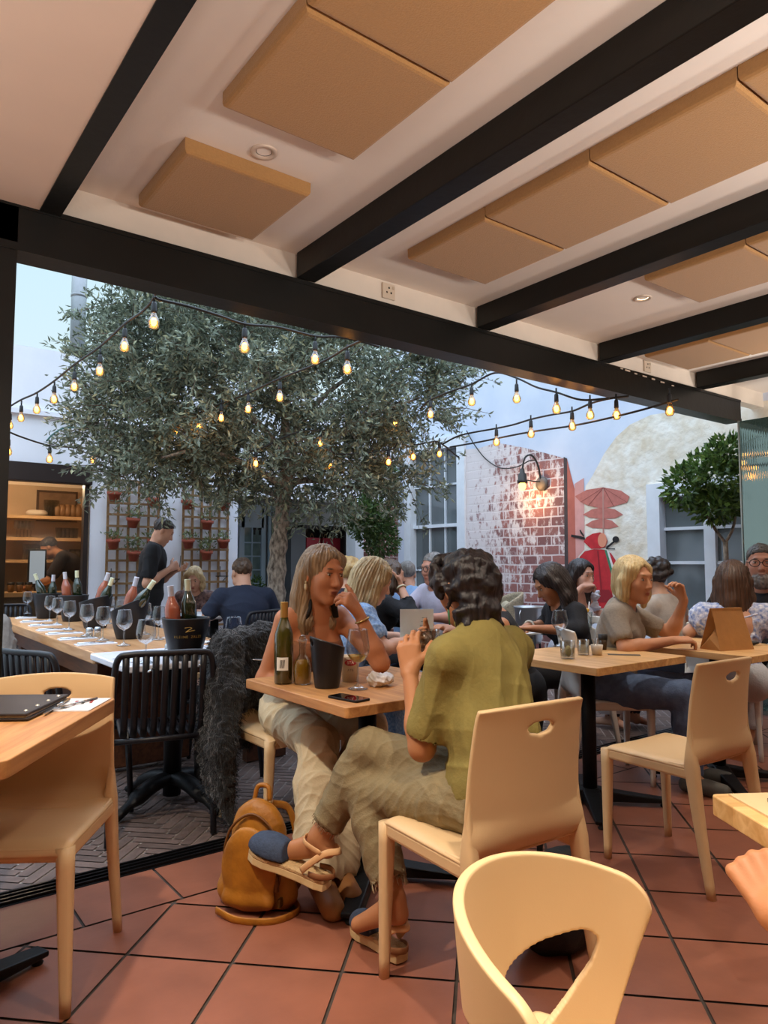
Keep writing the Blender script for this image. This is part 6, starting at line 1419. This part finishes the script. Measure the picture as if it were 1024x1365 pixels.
for i in range(11): sd.cap(O.hp(-.080, .055-.008*i, .075-.010*i), O.hp(-.086+r_.uniform(-.006, .004), .070-.008*i, .040-.010*i), .016, .008, .014)
for i in range(9): sd.cap(O.hp(-.06+.014*i, .062, .105), O.hp(-.07+.014*i, .086+r_.uniform(-.006, .006), .075+r_.uniform(-.01, .01)), .020, .010, .016)
sd.ell(O.hp(-.090, .0, -.020), (.018, .020, .028), O.Q, .012, 1); sd.ell(O.hp(0, .140, -.04), (.078, .085, .085), O.Q, .012, 1)
organic('hair', sd, sdm, t, 1, [curls(.0060, 75, 5), curls(.0035, 150, 8), strands(O, .0012, 80, 4)])
olive = mat('linen_olive', '#85783f', .85, noise=(26, .14), bump=(90, .2))
def olive_shirt():
    B = O; sd = SDF(.0045); B.torso(sd, .020)
    sd.ell(B.P+B.u*.16-B.fw*.015, (.158, .122, .19), np.stack([B.xt, B.fw, B.u], 1), .05); sd.ell(B.P+B.u*.04, (.168, .132, .085), np.stack([B.xt, B.fw, B.u], 1), .05)
    for sg in (1, -1):
        a, e, w, _ = B.arm[sg]; q = a+(e-a)*.78; sd.cap(a, q, .062, .064, .04)
    sd.cap(B.N-B.u*.01, B.N+B.v*.045-B.fw*.008, .074, .058, .03)
    for sg in (1, -1):
        a, e, w, _ = B.arm[sg]; q = a+(e-a)*.78; d = unit(e-a); sd.cap(q-d*.02, q+d*.25, .050, .064, .004, 1)
        sd.cuts
    sd.cap(B.N+B.v*.02+B.fw*.02, B.N+B.v*.2, .047, .06, .006, 1); sd.ell(B.N-B.u*.04+B.fw*.10, (.04, .06, .09), None, .01, 1)
    sd.cut(B.P-B.u*.005, -B.u)
    return organic('shirt', sd, olive, t, 1, [fold(.013, 17, (.9, .2, .35), 12), fold(.006, 44, (.9, .2, -.2), 13)])
olive_shirt()
cl = SDF(.0045); cl.chain([O.N+O.v*.045+V3(math.sin(a)*.060, -math.cos(a)*.052, -.012*math.cos(a)*-1) for a in np.linspace(-2.3, 2.3, 12)], [.013]*12, .02); organic('collar', cl, olive, t, 1)
jeans = mat('denim_khaki', '#857758', .8, noise=(40, .16), bump=(160, .2))
pants(t, O, 'jeans', jeans, .80, .009, .012, 1.0, .12, [fold(.005, 30, (.4, 1, .6), 21), fold(.003, 75, (1, .3, .5), 22)])
fr_ = MB()
for sg in (1, -1):
    h, k, a, _ = O.leg[sg]; q = k+(a-k)*.80; d = unit(a-k); ax = unit(np.cross(d, (0, .3, 1))); bx = np.cross(d, ax)
    for i in range(60):
        an = i*.105; rr = .052+rnd.uniform(-.003, .004); s0 = q+d*.012+(ax*math.cos(an)+bx*math.sin(an))*rr; fr_.tube([s0, s0+d*rnd.uniform(.008, .03)+V3(rnd.uniform(-.004, .004), 0, 0)], .0011, 4)
fr_.build('frayed_hem', mat('fray', '#b5a98c', .9), t)
MB().tube([O.hp(-.079, -.006, -.045), O.hp(-.080, -.006, -.075), O.hp(-.080, -.006, -.112)], [.0016, .004, .0022], 6).build('earring', mat('earring_green', '#5c8f6c', .35, .3), t)
jute = mat('jute', '#c9a878', .85, noise=(120, .25), bump=(160, .5)); denim = mat('denim_blue', '#3c4a63', .85, noise=(70, .3), bump=(150, .3)); strap_m = mat('strap_tan', '#d0a272', .6); sole_w = mat('sole_pale', '#d8bd8c', .6, noise=(30, .1))
def espadrille(heel, toe, up, ank):
    f = Vector(toe)-Vector(heel); Lg = f.length; M_ = frame(Vector(heel), f, up); k = Lg/.26
    out = [(.000, 0), (.026, .004), (.033, .03), (.030, .08), (.034, .14), (.046, .19), (.044, .225), (.028, .252), (0, .262)]; poly = [(x*k, y*k) for x, y in out]+[(-x*k*.92, y*k) for x, y in out[-2:0:-1]]
    s = MB().prism(poly, .026, M_ @ Matrix.Translation((0, 0, 0))).build('sole', sole_w, t, bevel=.004); MB().prism([(x*1.02, y) for x, y in poly], .014, M_ @ Matrix.Translation((0, 0, .024))).build('jute_welt', jute, t, bevel=.004)
    Mq = np.array(M_.to_3x3()); o = np.array(M_.translation)
    sd = SDF(.004); P = lambda x, y, z: o+Mq@V3(x*k, y*k, z*k)
    sd.ell(P(.002, .190, .040), (.050*k, .078*k, .046*k), Mq, .02); sd.cut(P(0, .138, .05), Mq@V3(0, -.85, .30)); sd.cut(P(0, 0, .034), Mq@V3(0, 0, -1)); organic('toe_cap', sd, denim, t, 1)
    st = MB(); st.tube(bez([P(-.036, .07, .04), P(-.04, .045, .07), P(-.030, .01, .105), P(0, -.018, .112), P(.030, .01, .105), P(.04, .045, .07), P(.036, .07, .04)], 6), .011, 8, flat=.3); st.tube(bez([P(-.036, .02, .104), P(-.030, .075, .112), P(0, .092, .115), P(.030, .075, .112), P(.036, .02, .104)], 6), .009, 8, flat=.3); st.build('ankle_strap', strap_m, t)
    st2 = MB(); st2.tube(bez([P(-.030, .05, .036), P(-.031, .015, .040), P(0, -.012, .042), P(.031, .015, .040), P(.030, .05, .036)], 5), .010, 8, flat=.35); st2.build('heel_band', mat('heel_brown', '#8a5a36', .7), t)
Li = to_local(loc, fa)
hr, tr2 = atd(437, 1186, 2.46), atd(334, 1140, 2.60); espadrille(Li(*hr), Li(*tr2), (0, 0, 1), None)
hl, tl2 = atz(537, 1284, .004), atz(463, 1232, .004); dv_ = (tl2-hl).normalized(); espadrille(Li(*hl), Li(*(hl+dv_*.255)), (0, 0, 1), None)
hg = Li(1.575, 1.845, .925); tg = thing('tumbler', 'short tumbler held up by the woman in the olive shirt', 'glass', atd(571, 872, 2.40)); KID[tg.name] = []
MB().lathe([(0, .001), (.036, .001), (.040, .085), (.0376, .085), (.034, .012), (0, .010)], 26).build('glass_body', gl_t, tg); tg.location.z -= .005
# ------------------------------------------------------------------ hand at the right edge
HA = nr0+Vector((0, 0, 0)); sd = SDF(.004)
hw = np.array(atd(1038, 1218, 1.22)); hk = np.array(atd(1008, 1165, 1.27)); d_ = unit(hk-hw); camv = -unit(np.array(atd(1003, 1190, 1.18))-V3(0, 0, CH)); nn = unit(-np.cross(d_, np.cross(camv, d_)))
hand(sd, hw, d_, -unit(camv-d_*(camv@d_)), -1, curls=((66, 74, 40), (68, 76, 40), (70, 76, 40), (72, 74, 40)), kp=.007, sc=1.06, thumb=(10, 10), fr=.0095)
el_ = hw-d_*.26+np.array(lat(.10, -.02)); sd.chain([hw, hw-d_*.05+np.array(lat(.015, 0)), el_], [.028, .030, .044], .02)
tP = thing('person', 'hand of a man at the right edge, wearing a black wristband and ring', 'person', tuple(hw)); KID[tP.name] = []
def shift(o, l): o.location = -Vector(l); return o
sk = mat('skin', '#c08a68', .48, attr=True)
shift(organic('body', sd, sk, tP, 1, base='#bd8058'), hw)
M_ = frame(Vector(hw-d_*.055+np.array(lat(.016, 0))), d_); b = MB(); b.tube([M_ @ Vector((.034*math.cos(i*.4), y_, .034*math.sin(i*.4))) for y_ in (0,) for i in range(17)], .009, 8); shift(b.build('wristband', mat('band_black', '#121214', .6), tP), hw)
sd = SDF(.006); sd.chain([hw-d_*.20+np.array(lat(.075, 0)), el_, el_+np.array(lat(.25, -.1))], [.055, .062, .08], .03); shift(organic('sleeve', sd, mat('sleeve_dark', '#2b2d33', .9), tP, 1), hw)
# ------------------------------------------------------------------ the other guests and the staff
dark_h, brown_h, blond_h, grey_h = hair_mat('dark', '#1a1516', '#332a29'), hair_mat('brown', '#3a2a20', '#59422f'), hair_mat('blond', '#a88a5e', '#d6bf8e'), hair_mat('grey', '#5c5855', '#8f8a86')
def cloth(name, c, **k): return mat('cloth_'+name, c, .85, noise=k.get('noise', (30, .12)), bump=(110, .2), col2=k.get('col2'))
def sit(label, px, py, d, dr, sex='f', skin=skin_c, hs=1., lean=10, off=None, **k):
    """seat a guest so that the head is at pixel px,py and depth d; dr = facing as (right, away)"""
    fa = fdeg(*dr); f = Vector((math.sin(-R(fa)), math.cos(R(fa)), 0)); tl = k.pop('tl', .47 if sex == 'f' else .50)
    hz = .53; res = k.pop('res', .0075)
    nk = k.get('neck', lean+14); off = tl*math.sin(R(lean))+.155*math.sin(R(nk))+.012; hh = hz+tl*math.cos(R(lean))+.155*math.cos(R(nk))
    H = atd(px, py, d); loc = (H.x-f.x*off, H.y-f.y*off, 0); dz = H.z-hh
    B = Body(sex, hz=hz+max(-.06, min(.06, dz)), lean=lean, res=res, tl=tl, hs=hs, **k)
    lp, br = k.get('lips'), k.get('brow')
    return B, loc, fa
# blonde woman in the grey T-shirt
B, loc, fa = sit('', 846, 774, 4.16, (.86, -.50), lean=9, hs=1.10, wide=1.14, head=(-30, 4, 0), res=.006,
    RA=dict(el=(.27, .14, .76), wr=(.10, .36, .80), hand=dict(d=(-.5, .8, .05), n=(-.3, 0, -1), curl=(35, 40, 30))), LA=dict(el=(-.24, .30, .80), wr=(-.22, .38, 1.0), hand=dict(d=(.1, -.25, .9), n=(.6, -.5, -.2), curl=(45, 50, 30))))
t = person('blonde woman in a grey striped T-shirt and jeans, hand raised, by the paper bag', loc, fa, B, '#c58e6d', lips='#a65a4e', brow='#8b6a44'); B.eyes(t, '#4b5a60')
hair(t, B, 'bob', hair_mat('blond2', '#b39a6c', '#e0cc9c'), vol=.004); tee = cloth('grey_marl', '#8f857a', noise=(80, .16)); top(t, B, 't_shirt', tee, .62, .018, .072, -.02, fold(.006, 28, (.6, .2, 1), 31)); pants(t, B, 'jeans', cloth('denim', '#5c7298', noise=(30, .3)), .95, .012, .006, 1.12, .1, fold(.005, 36, (.3, 1, .5), 32)); shoes(t, B, 'sandal', mat('sandal_grey', '#4a4844', .7))
# long-haired woman in the blue dress
B, loc, fa = sit('', 499, 776, 4.15, (.90, .30), lean=16, hs=1.02, head=(4, 22, 0), res=.006, RA=dict(el=(.25, .20, .76), wr=(.10, .44, .80), hand=dict(d=(-.25, .95, -.05), n=(0, 0, -1), curl=(10, 14, 10))), LA=dict(el=(-.25, .18, .78), wr=(-.12, .40, .79)))
t = person('woman with long wavy blonde hair in a blue patterned dress, reading the menu', loc, fa, B, '#d3a389', lips='#b46a60', brow='#8a6a48')
hair(t, B, 'wavy', hair_mat('blond3', '#957a52', '#d2b98a'), length=.36, vol=.008, amp=.007); bl = cloth('blue_print', '#5b83b8', noise=(70, .5), col2='#a9c2df'); top(t, B, 'dress_top', bl, .55, .020, .07, -.05, fold(.006, 30, (.4, .3, 1), 33)); pants(t, B, 'dress_skirt', bl, .75, .03, .05, 1.1, .1, fold(.008, 26, (1, .2, .3), 34))
# guest hidden behind the olive shirt
B, loc, fa = sit('', 640, 790, 4.3, (-.95, .1), lean=18, wide=1.15, head=(0, 10, 0), LA=dict(el=(-.22, .26, .79), wr=(-.02, .42, .83)), RA=dict(el=(.22, .24, .79), wr=(.05, .42, .83)))
t = person('bare-armed guest in a black top, mostly hidden behind the olive shirt', loc, fa, B, '#b9825f'); hair(t, B, 'bob', dark_h); top(t, B, 'black_top', cloth('black', '#17161a'), 0, .010, .09, -.02); pants(t, B, 'trousers', cloth('black', '#17161a'), .95)
# woman in black reading by the painted wall
B, loc, fa = sit('', 733, 779, 4.85, (-.86, -.28), lean=17, hs=1.06, head=(-6, 32, 0), res=.0065, RA=dict(el=(.25, .12, .78), wr=(.08, .36, .80), hand=dict(d=(-.3, .9, -.3), n=(0, -.2, -1), curl=(25, 30, 20))), LA=dict(el=(-.24, .16, .79), wr=(-.10, .42, .80)))
t = person('woman with long black hair dressed in black, looking down at her papers', loc, fa, B, '#a8704e', lips='#8e2f3a', brow='#1b1413'); B.eyes(t)
hair(t, B, 'long', dark_h, length=.36, vol=.006); top(t, B, 'black_blouse', cloth('black', '#17161a'), 1.25, .022, .07, -.02, fold(.006, 30, (.5, .3, 1), 35)); pants(t, B, 'black_trousers', cloth('black', '#17161a'), .95, .02)
w_ = B.arm[1][2]; d2 = unit(w_-B.arm[1][1]); M_ = frame(Vector(w_-d2*.03), d2); MB().tube([M_ @ Vector((.034*math.cos(i*.4), 0, .034*math.sin(i*.4))) for i in range(17)], .007, 8).build('bangle', mat('bangle_cream', '#d8ccb8', .4), t)
# woman in white ruffles
B, loc, fa = sit('', 776, 768, 5.75, (.62, -.75), lean=8, hs=1.05, head=(-8, 6, 0), RA=dict(el=(.26, .12, .86), wr=(.12, .22, 1.04), hand=dict(d=(-.6, .2, .1), n=(0, -.2, -1), curl=(50, 50, 30))), LA=dict(el=(-.27, .10, .80), wr=(-.14, .30, .80)))
t = person('dark-haired woman in a white ruffled top in front of the painted scooter', loc, fa, B, '#cf9c84', lips='#a04a48', brow='#221817'); B.eyes(t)
hair(t, B, 'long', dark_h, length=.22, vol=.004); wh = cloth('white', '#d9dde8', noise=(12, .06)); top(t, B, 'ruffled_top', wh, 0, .014, .09, -.02, strapless=.37)
rf = SDF(.006)
for i in range(9): a = B.sh[-1]; rf.cap(a+V3(-.03+.012*math.sin(i*2), .02+.022*math.cos(i*1.7), -.16+.030*i), a+V3(-.07+.02*math.sin(i*2.4), .06+.03*math.cos(i*2), -.15+.030*i), .026, .020, .015)
organic('ruffle', rf, wh, t, 1, fold(.008, 80, (0, .3, 1), 36)); pants(t, B, 'skirt', wh, .8, .03, .04)
# dark-haired guest behind the grey T-shirt
B, loc, fa = sit('', 872, 770, 5.2, (-.5, .85), sex='f', lean=8, head=(0, 4, 0), RA=dict(el=(.26, .1, .82), wr=(.2, .2, 1.0)))
t = person('guest with short black hair seen from behind, partly hidden by the blonde woman', loc, fa, B, '#c79a80'); hair(t, B, 'curly', dark_h, seed=12); top(t, B, 'pale_top', cloth('stone', '#b7b0a8'), .4, .014, .08, -.02); pants(t, B, 'trousers', cloth('navy', '#1d2436'), .95)
# woman with long brown hair seen from behind
B, loc, fa = sit('', 977, 775, 4.62, (.30, .92), lean=4, hs=1.05, wide=1.0, head=(-10, 0, 0), res=.006, RA=dict(el=(.27, .08, .78), wr=(.14, .34, .78)), LA=dict(el=(-.27, .06, .78), wr=(-.12, .34, .79)))
t = person('woman with long straight brown hair in a blue floral top with a tied open back', loc, fa, B, '#cf9f84'); 
hair(t, B, 'long', hair_mat('brown2', '#34241c', '#5a4030'), length=.30, vol=.004)
flw = mat('floral', '#dfe2ea', .8, noise=(46, .6), col2='#5674b8', bump=(90, .2))
def floral():
    sd = SDF(.006); B.torso(sd, .014)
    for sg in (1, -1):
        a, e, w, _ = B.arm[sg]; sd.ell(a+(e-a)*.32, (.085, .085, .11), None, .04); q = a+(e-a)*.75; sd.cap(q, q+unit(e-a)*.2, .045, .05, .005, 1)
    sd.ell(B.N-B.u*.10-B.fw*.13, (.115, .085, .13), None, .01, 1); sd.cap(B.N, B.N+B.v*.2, .10, .12, .01, 1); sd.cut(B.P-B.u*.02, -B.u); organic('floral_top', sd, flw, t, 1, fold(.006, 40, (.5, .2, 1), 37))
floral(); tb_ = MB(); c0 = B.N-B.u*.085-B.fw*.118
tb_.tube(bez([c0+V3(-.11, .02, .02), c0+V3(-.05, -.005, -.012), c0, c0+V3(.05, -.005, .012), c0+V3(.11, .02, .03)], 5), .006, 6); tb_.tube(bez([c0, c0+V3(-.03, -.012, -.03), c0+V3(-.012, -.008, -.05)], 5), .005, 6); tb_.tube(bez([c0, c0+V3(.02, -.01, -.04), c0+V3(.03, -.006, -.07)], 5), .005, 6); tb_.build('bow_tie_strap', flw, t)
pants(t, B, 'skirt', cloth('pale', '#b8bcc4'), .8, .02, .03)
# bearded man with glasses
B, loc, fa = sit('', 1015, 759, 5.15, (-.55, -.85), sex='m', lean=6, hs=1.14, wide=1.22, sc=1.05, tl=.54, head=(6, 0, 0), res=.006, RA=dict(el=(.36, .08, .84), wr=(.40, .30, .80)), LA=dict(el=(-.3, .1, .78), wr=(-.15, .36, .79)))
t = person('bearded man with glasses in a black T-shirt, behind the brown-haired woman', loc, fa, B, '#c9927a', lips='#a56a5c', brow='#4a4340', extra=[(B.hp(0, .06, -.075), (.075, .06, .05), '#8d8782', B.Q, 2)]); B.eyes(t)
hair(t, B, 'short', hair_mat('pepper', '#35322f', '#68635f')); sd = SDF(.005); sd.ell(B.hp(0, .056, -.095), (.056*B.hs, .046*B.hs, .052*B.hs), B.Q, .02); sd.ell(B.hp(-.055, .02, -.07), (.018, .03, .045), B.Q, .03); sd.ell(B.hp(.055, .02, -.07), (.018, .03, .045), B.Q, .03); sd.ell(B.hp(0, .10, -.060), (.022, .02, .011), B.Q, .006, 1); organic('beard', sd, grey_h, t, 1, curls(.003, 220, 6))
g_ = MB()
for s in (-1, 1):
    g_.tube([B.hp(s*.034+.027*math.cos(i*.4), .104, .010+.022*math.sin(i*.4)) for i in range(17)], .0028, 6); g_.tube([B.hp(s*.061, .102, .014), B.hp(s*.078, .02, .016), B.hp(s*.078, -.02, .01)], .0025, 6)
g_.tube([B.hp(-.008, .106, .014), B.hp(.008, .106, .014)], .0028, 6); g_.build('glasses', mat('glasses_frame', '#2a1d1a', .3), t)
top(t, B, 't_shirt', cloth('black2', '#131317'), .75, .02, .085, -.02, fold(.006, 26, (.6, .3, 1), 38), belly=.06); pants(t, B, 'shorts', cloth('khaki', '#6b655a'), .25, .02, .02)
# group under the sash window
B, loc, fa = sit('', 522, 768, 5.35, (.85, .25), lean=12, head=(-6, 6, 0), RA=dict(el=(.26, .26, .84), wr=(.09, .22, 1.06), hand=dict(d=(-.25, -.2, .9), n=(-.3, -.9, 0), curl=(30, 40, 25))), LA=dict(el=(-.24, .2, .78), wr=(-.1, .4, .79)))
t = person('dark-haired guest in black with a wristwatch, hand held to the face', loc, fa, B, '#c08c70'); hair(t, B, 'bob', brown_h); top(t, B, 'black_lace_top', cloth('black', '#17161a'), 1.5, .018, .07, -.02, fold(.007, 40, (.5, .4, 1), 41)); pants(t, B, 'trousers', cloth('black', '#17161a'), .95)
w_ = B.arm[1][2]; d2 = unit(w_-B.arm[1][1]); M_ = frame(Vector(w_-d2*.02), d2); MB().tube([M_ @ Vector((.031*math.cos(i*.4), 0, .031*math.sin(i*.4))) for i in range(17)], .007, 8).build('watch', mat('watch_cream', '#d8cba8', .4), t)
B, loc, fa = sit('', 543, 767, 7.0, (-.2, .9), sex='m', lean=6, head=(-20, 4, 0)); t = person('grey-haired man in a light blue shirt behind the guest in black', loc, fa, B, '#c8957c'); hair(t, B, 'short', grey_h); top(t, B, 'blue_shirt', cloth('lightblue', '#8fb0dc'), .8, .018, .08, -.02, collar=True); pants(t, B, 'trousers', cloth('navy', '#1d2436'), .95)
B, loc, fa = sit('', 466, 765, 6.0, (.3, .8), lean=6, head=(0, 4, 0)); t = person('guest with curly fair hair, behind the long-haired woman', loc, fa, B, '#d0a084'); hair(t, B, 'curly', hair_mat('fair', '#a88454', '#cfae74'), seed=3); top(t, B, 'dark_top', cloth('plum', '#2b2330'), .6, .015, .08, -.02); pants(t, B, 'trousers', cloth('navy', '#1d2436'), .95)
B, loc, fa = sit('', 577, 758, 5.85, (-.75, -.6), sex='m', lean=8, head=(0, 8, 0), RA=dict(el=(.25, .2, .84), wr=(.12, .36, .98), hand=dict(d=(0, .6, .6), n=(-.6, 0, -.4))), LA=dict(el=(-.28, .12, .8), wr=(-.1, .36, .8)))
t = person('grey-haired man with glasses in a pale shirt below the sash window', loc, fa, B, '#c98f78', brow='#8a8580'); B.eyes(t); hair(t, B, 'short', grey_h); top(t, B, 'pale_shirt', cloth('lilac', '#c6c3d6'), .9, .02, .08, -.02, collar=True); pants(t, B, 'trousers', cloth('navy', '#1d2436'), .95)
g_ = MB()
for s in (-1, 1): g_.tube([B.hp(s*.034+.025*math.cos(i*.4), .104, .010+.02*math.sin(i*.4)) for i in range(17)], .003, 6); g_.tube([B.hp(s*.06, .10, .014), B.hp(s*.078, .0, .014)], .0025, 6)
g_.build('glasses', mat('glasses_frame', '#2a1d1a', .3), t)
# couple by the trellis and the waiter
B, loc, fa = sit('', 322, 764, 6.25, (-.45, .85), sex='m', lean=10, wide=1.10, tl=.52, head=(10, 14, 0), res=.0065, RA=dict(el=(.29, .14, .78), wr=(.14, .38, .79)), LA=dict(el=(-.30, .13, .78), wr=(-.14, .38, .79)))
t = person('man in a navy polo shirt seen from behind, sitting by the tree trunk', loc, fa, B, '#c8957a'); hair(t, B, 'short', brown_h); top(t, B, 'polo_shirt', cloth('navy2', '#1c2438'), .78, .022, .08, -.02, fold(.006, 26, (.5, .2, 1), 45), collar=True); pants(t, B, 'shorts', cloth('print_grey', '#9ea9bb', noise=(22, .4), col2='#cfd6e2'), .3, .02, .02)
B, loc, fa = sit('', 259, 773, 7.45, (.12, -.95), lean=14, head=(-6, 26, 0), res=.0065); t = person('smiling blonde woman in a dark floral blouse at the small white table', loc, fa, B, '#cf9d84', lips='#a8524c', brow='#7a5a3c'); B.eyes(t); hair(t, B, 'bob', hair_mat('blond4', '#a88a62', '#dcc596')); top(t, B, 'floral_blouse', mat('cloth_darkfloral', '#3a2c30', .85, noise=(40, .6), col2='#8a6a62'), 1.4, .018, .07, -.02); pants(t, B, 'trousers', cloth('black', '#17161a'), .95)
hw_ = atd(218, 707, 7.15); fa = fdeg(.92, .22); f = Vector((math.sin(-R(fa)), math.cos(R(fa)), 0)); 
B = Body('m', hz=.90, lean=5, neck=26, head=(0, 30, 0), res=.007, sc=1.0, tl=.50, wide=1.0, RA=dict(el=(.26, .0, 1.03), wr=(.13, .20, 1.17), hand=dict(d=(-.6, .6, .35), n=(-.5, -.6, -.2), curl=(40, 40, 30))), LA=dict(el=(-.25, .08, 1.04), wr=(-.0, .24, 1.15), hand=dict(d=(.5, .6, .1), n=(0, -.3, .9), curl=(30, 30, 20))),
    RL=dict(kn=(.10, .02, .48), an=(.10, -.02, .09)), LL=dict(kn=(-.10, .03, .48), an=(-.11, .0, .09)))
off = B.H[1]; loc = (hw_.x-f.x*off, hw_.y-f.y*off, 0)
t = person('waiter in a black polo shirt standing and writing down an order', loc, fa, B, '#c9967c', brow='#241a16'); hair(t, B, 'short', dark_h); top(t, B, 'polo_shirt', cloth('black3', '#17181d'), .72, .022, .08, -.16, fold(.006, 24, (.5, .2, 1), 46), collar=True); pants(t, B, 'trousers', cloth('black4', '#121216'), .97, .02, .02, 1., .03); shoes(t, B, 'shoe', mat('shoe_black', '#111113', .5))
Mw = Matrix.Translation(loc) @ Matrix.Rotation(R(fa), 4, 'Z'); q = Mw @ Vector((.02, .31, 1.20)); o = MB().box((0, 0, 0), (.09, .14, .006), rz=0).build('order_pad', mat('paper_white', '#e4e4e6', .7), None); o.location = q; o.rotation_euler = (R(28), 0, R(fa)); tag(o, 'small white order pad in the waiter\'s hands', 'notepad')
q = Mw @ Vector((.07, .29, 1.24)); o = MB().tube([(0, 0, -.05), (0, -.02, .06)], .004, 6).build('pen', mat('pen_black', '#17171a', .4), None); o.location = q; tag(o, 'black pen held by the waiter', 'pen')
# man bending in the kitchen
hk_ = atY(66, 716, 9.75); fa = fdeg(-.9, -.25); f = Vector((math.sin(-R(fa)), math.cos(R(fa)), 0))
B = Body('m', hz=.94, lean=42, neck=60, head=(0, 34, 0), res=.008, tl=.54, RA=dict(el=(.20, .52, 1.02), wr=(.10, .70, .96)), LA=dict(el=(-.22, .46, 1.02), wr=(-.1, .66, .95)), RL=dict(kn=(.10, .03, .5), an=(.10, -.02, .09)), LL=dict(kn=(-.10, .05, .5), an=(-.11, .0, .09)))
loc = (hk_.x-f.x*B.H[1], hk_.y-f.y*B.H[1], 0); t = person('man in a dark shirt bending over the till behind the hatch', loc, fa, B, '#b07e60', brow='#241a16'); hair(t, B, 'short', dark_h); top(t, B, 'dark_shirt', cloth('charcoal', '#26242a'), .75, .02, .08, -.06); pants(t, B, 'apron_trousers', cloth('black4', '#121216'), .97, .02, .02, 1., .03)
# ------------------------------------------------------------------ light and camera
w = bpy.data.worlds.new('dusk'); SC.world = w; w.use_nodes = True; nt = w.node_tree; N = nt.nodes; L = nt.links
bg = N['Background']; tc = N.new('ShaderNodeTexCoord'); sx = N.new('ShaderNodeSeparateXYZ'); L.new(tc.outputs['Generated'], sx.inputs[0])
rp = N.new('ShaderNodeValToRGB'); E_ = rp.color_ramp.elements; E_[0].position = 0.0; E_[0].color = (.80, .90, .92, 1); E_[1].position = .8; E_[1].color = (.66, .80, 1.0, 1); e = E_.new(.38); e.color = (.62, .85, .97, 1)
st_r = N.new('ShaderNodeMapRange'); st_r.interpolation_type = 'SMOOTHSTEP'; st_r.inputs['From Min'].default_value = .36; st_r.inputs['From Max'].default_value = .72; st_r.inputs['To Min'].default_value = 1.05; st_r.inputs['To Max'].default_value = 4.4
L.new(sx.outputs['Z'], rp.inputs[0]); L.new(rp.outputs[0], bg.inputs['Color']); L.new(sx.outputs['Z'], st_r.inputs['Value']); L.new(st_r.outputs[0], bg.inputs['Strength'])
def light(name, ty, loc, energy, col, size=.1, rot=None, spot=None, blend=.5):
    l = bpy.data.lights.new(name, ty); l.energy = energy; l.color = lin(col) if isinstance(col, str) else col
    if ty == 'AREA': l.size = size
    else: l.shadow_soft_size = size
    if ty == 'SPOT': l.spot_size = R(spot); l.spot_blend = blend
    o = bpy.data.objects.new(name, l); COL.objects.link(o); o.location = loc
    if rot: o.rotation_euler = tuple(R(a) for a in rot)
    return o
warm = (1.0, .87, .70)
# recessed ceiling spots of the room (the lit one in view, the others behind and beside the camera)
for i, (x, y, e) in enumerate(((3.596, 2.307, 75), (1.18, .62, 120), (2.38, .75, 150), (.80, -.1, 185), (-.15, .9, 85), (.10, 1.9, 170), (3.60, .70, 45), (4.8, 1.2, 45), (4.8, 2.3, 35))):
    light('ceiling_spot', 'SPOT', (x, y, ZC-.03 if x > .7 else 2.57), e, warm, .035, spot=66 if x == .80 else (125 if x == .10 else 92), blend=.75)
# unseen fill lamps pointing up, added to brighten the ceiling
for x, y, e, a_ in ((-1.3, 2.3, 50, 180), (-.9, 1.0, 55, 180), (5.9, 1.5, 110, 180), (1.15, -.5, 75, 138), (2.35, -.5, 112, 138), (3.55, -.5, 112, 138), (4.75, -.3, 95, 140), (0, -.6, 40, 140)): light('ceiling_fill', 'SPOT', (x, y, 1.65), e, (1, .94, .88), .12, rot=(a_, 0, 0), spot=165 if a_ == 180 else 118, blend=.7)
# kitchen lamps
for x in (.9, 1.75): light('kitchen_lamp', 'POINT', (x, 9.3, 2.2), 30, (1, .82, .60), .06)
light('wall_lamp_light', 'POINT', tuple(atX(723, 645, XR-.02)+Vector((-.235, .095, -.12))), 9, (1, .60, .26), .05)
# glow of the bulb strings
for o in [o for o in bpy.data.objects if o.name.startswith('string_light')]:
    for k in KID[o.name]:
        if k.name.startswith('bulb'):
            light('bulb_light', 'POINT', tuple(Vector(o.location)+Vector(k.location)+Vector((0, 0, -.06))), .55, (1, .62, .28), .03)
cam = bpy.data.cameras.new('camera'); co = bpy.data.objects.new('camera', cam); COL.objects.link(co); SC.camera = co
co.location = (0, 0, CH); co.rotation_euler = (R(90)+PIT, 0, -TH)
cam.sensor_fit = 'VERTICAL'; cam.sensor_height = 24; cam.lens = 24*F/1365; cam.clip_start = .05
SC.view_settings.view_transform = 'Standard'; SC.view_settings.look = 'None'; SC.view_settings.exposure = 0; SC.view_settings.gamma = 1; SC.view_settings.use_curve_mapping = False
SC.cycles.max_bounces = 8; SC.cycles.transparent_max_bounces = 24; SC.cycles.caustics_reflective = False; SC.cycles.caustics_refractive = False; SC.cycles.use_denoising = True
SC.cycles.sample_clamp_indirect = 4
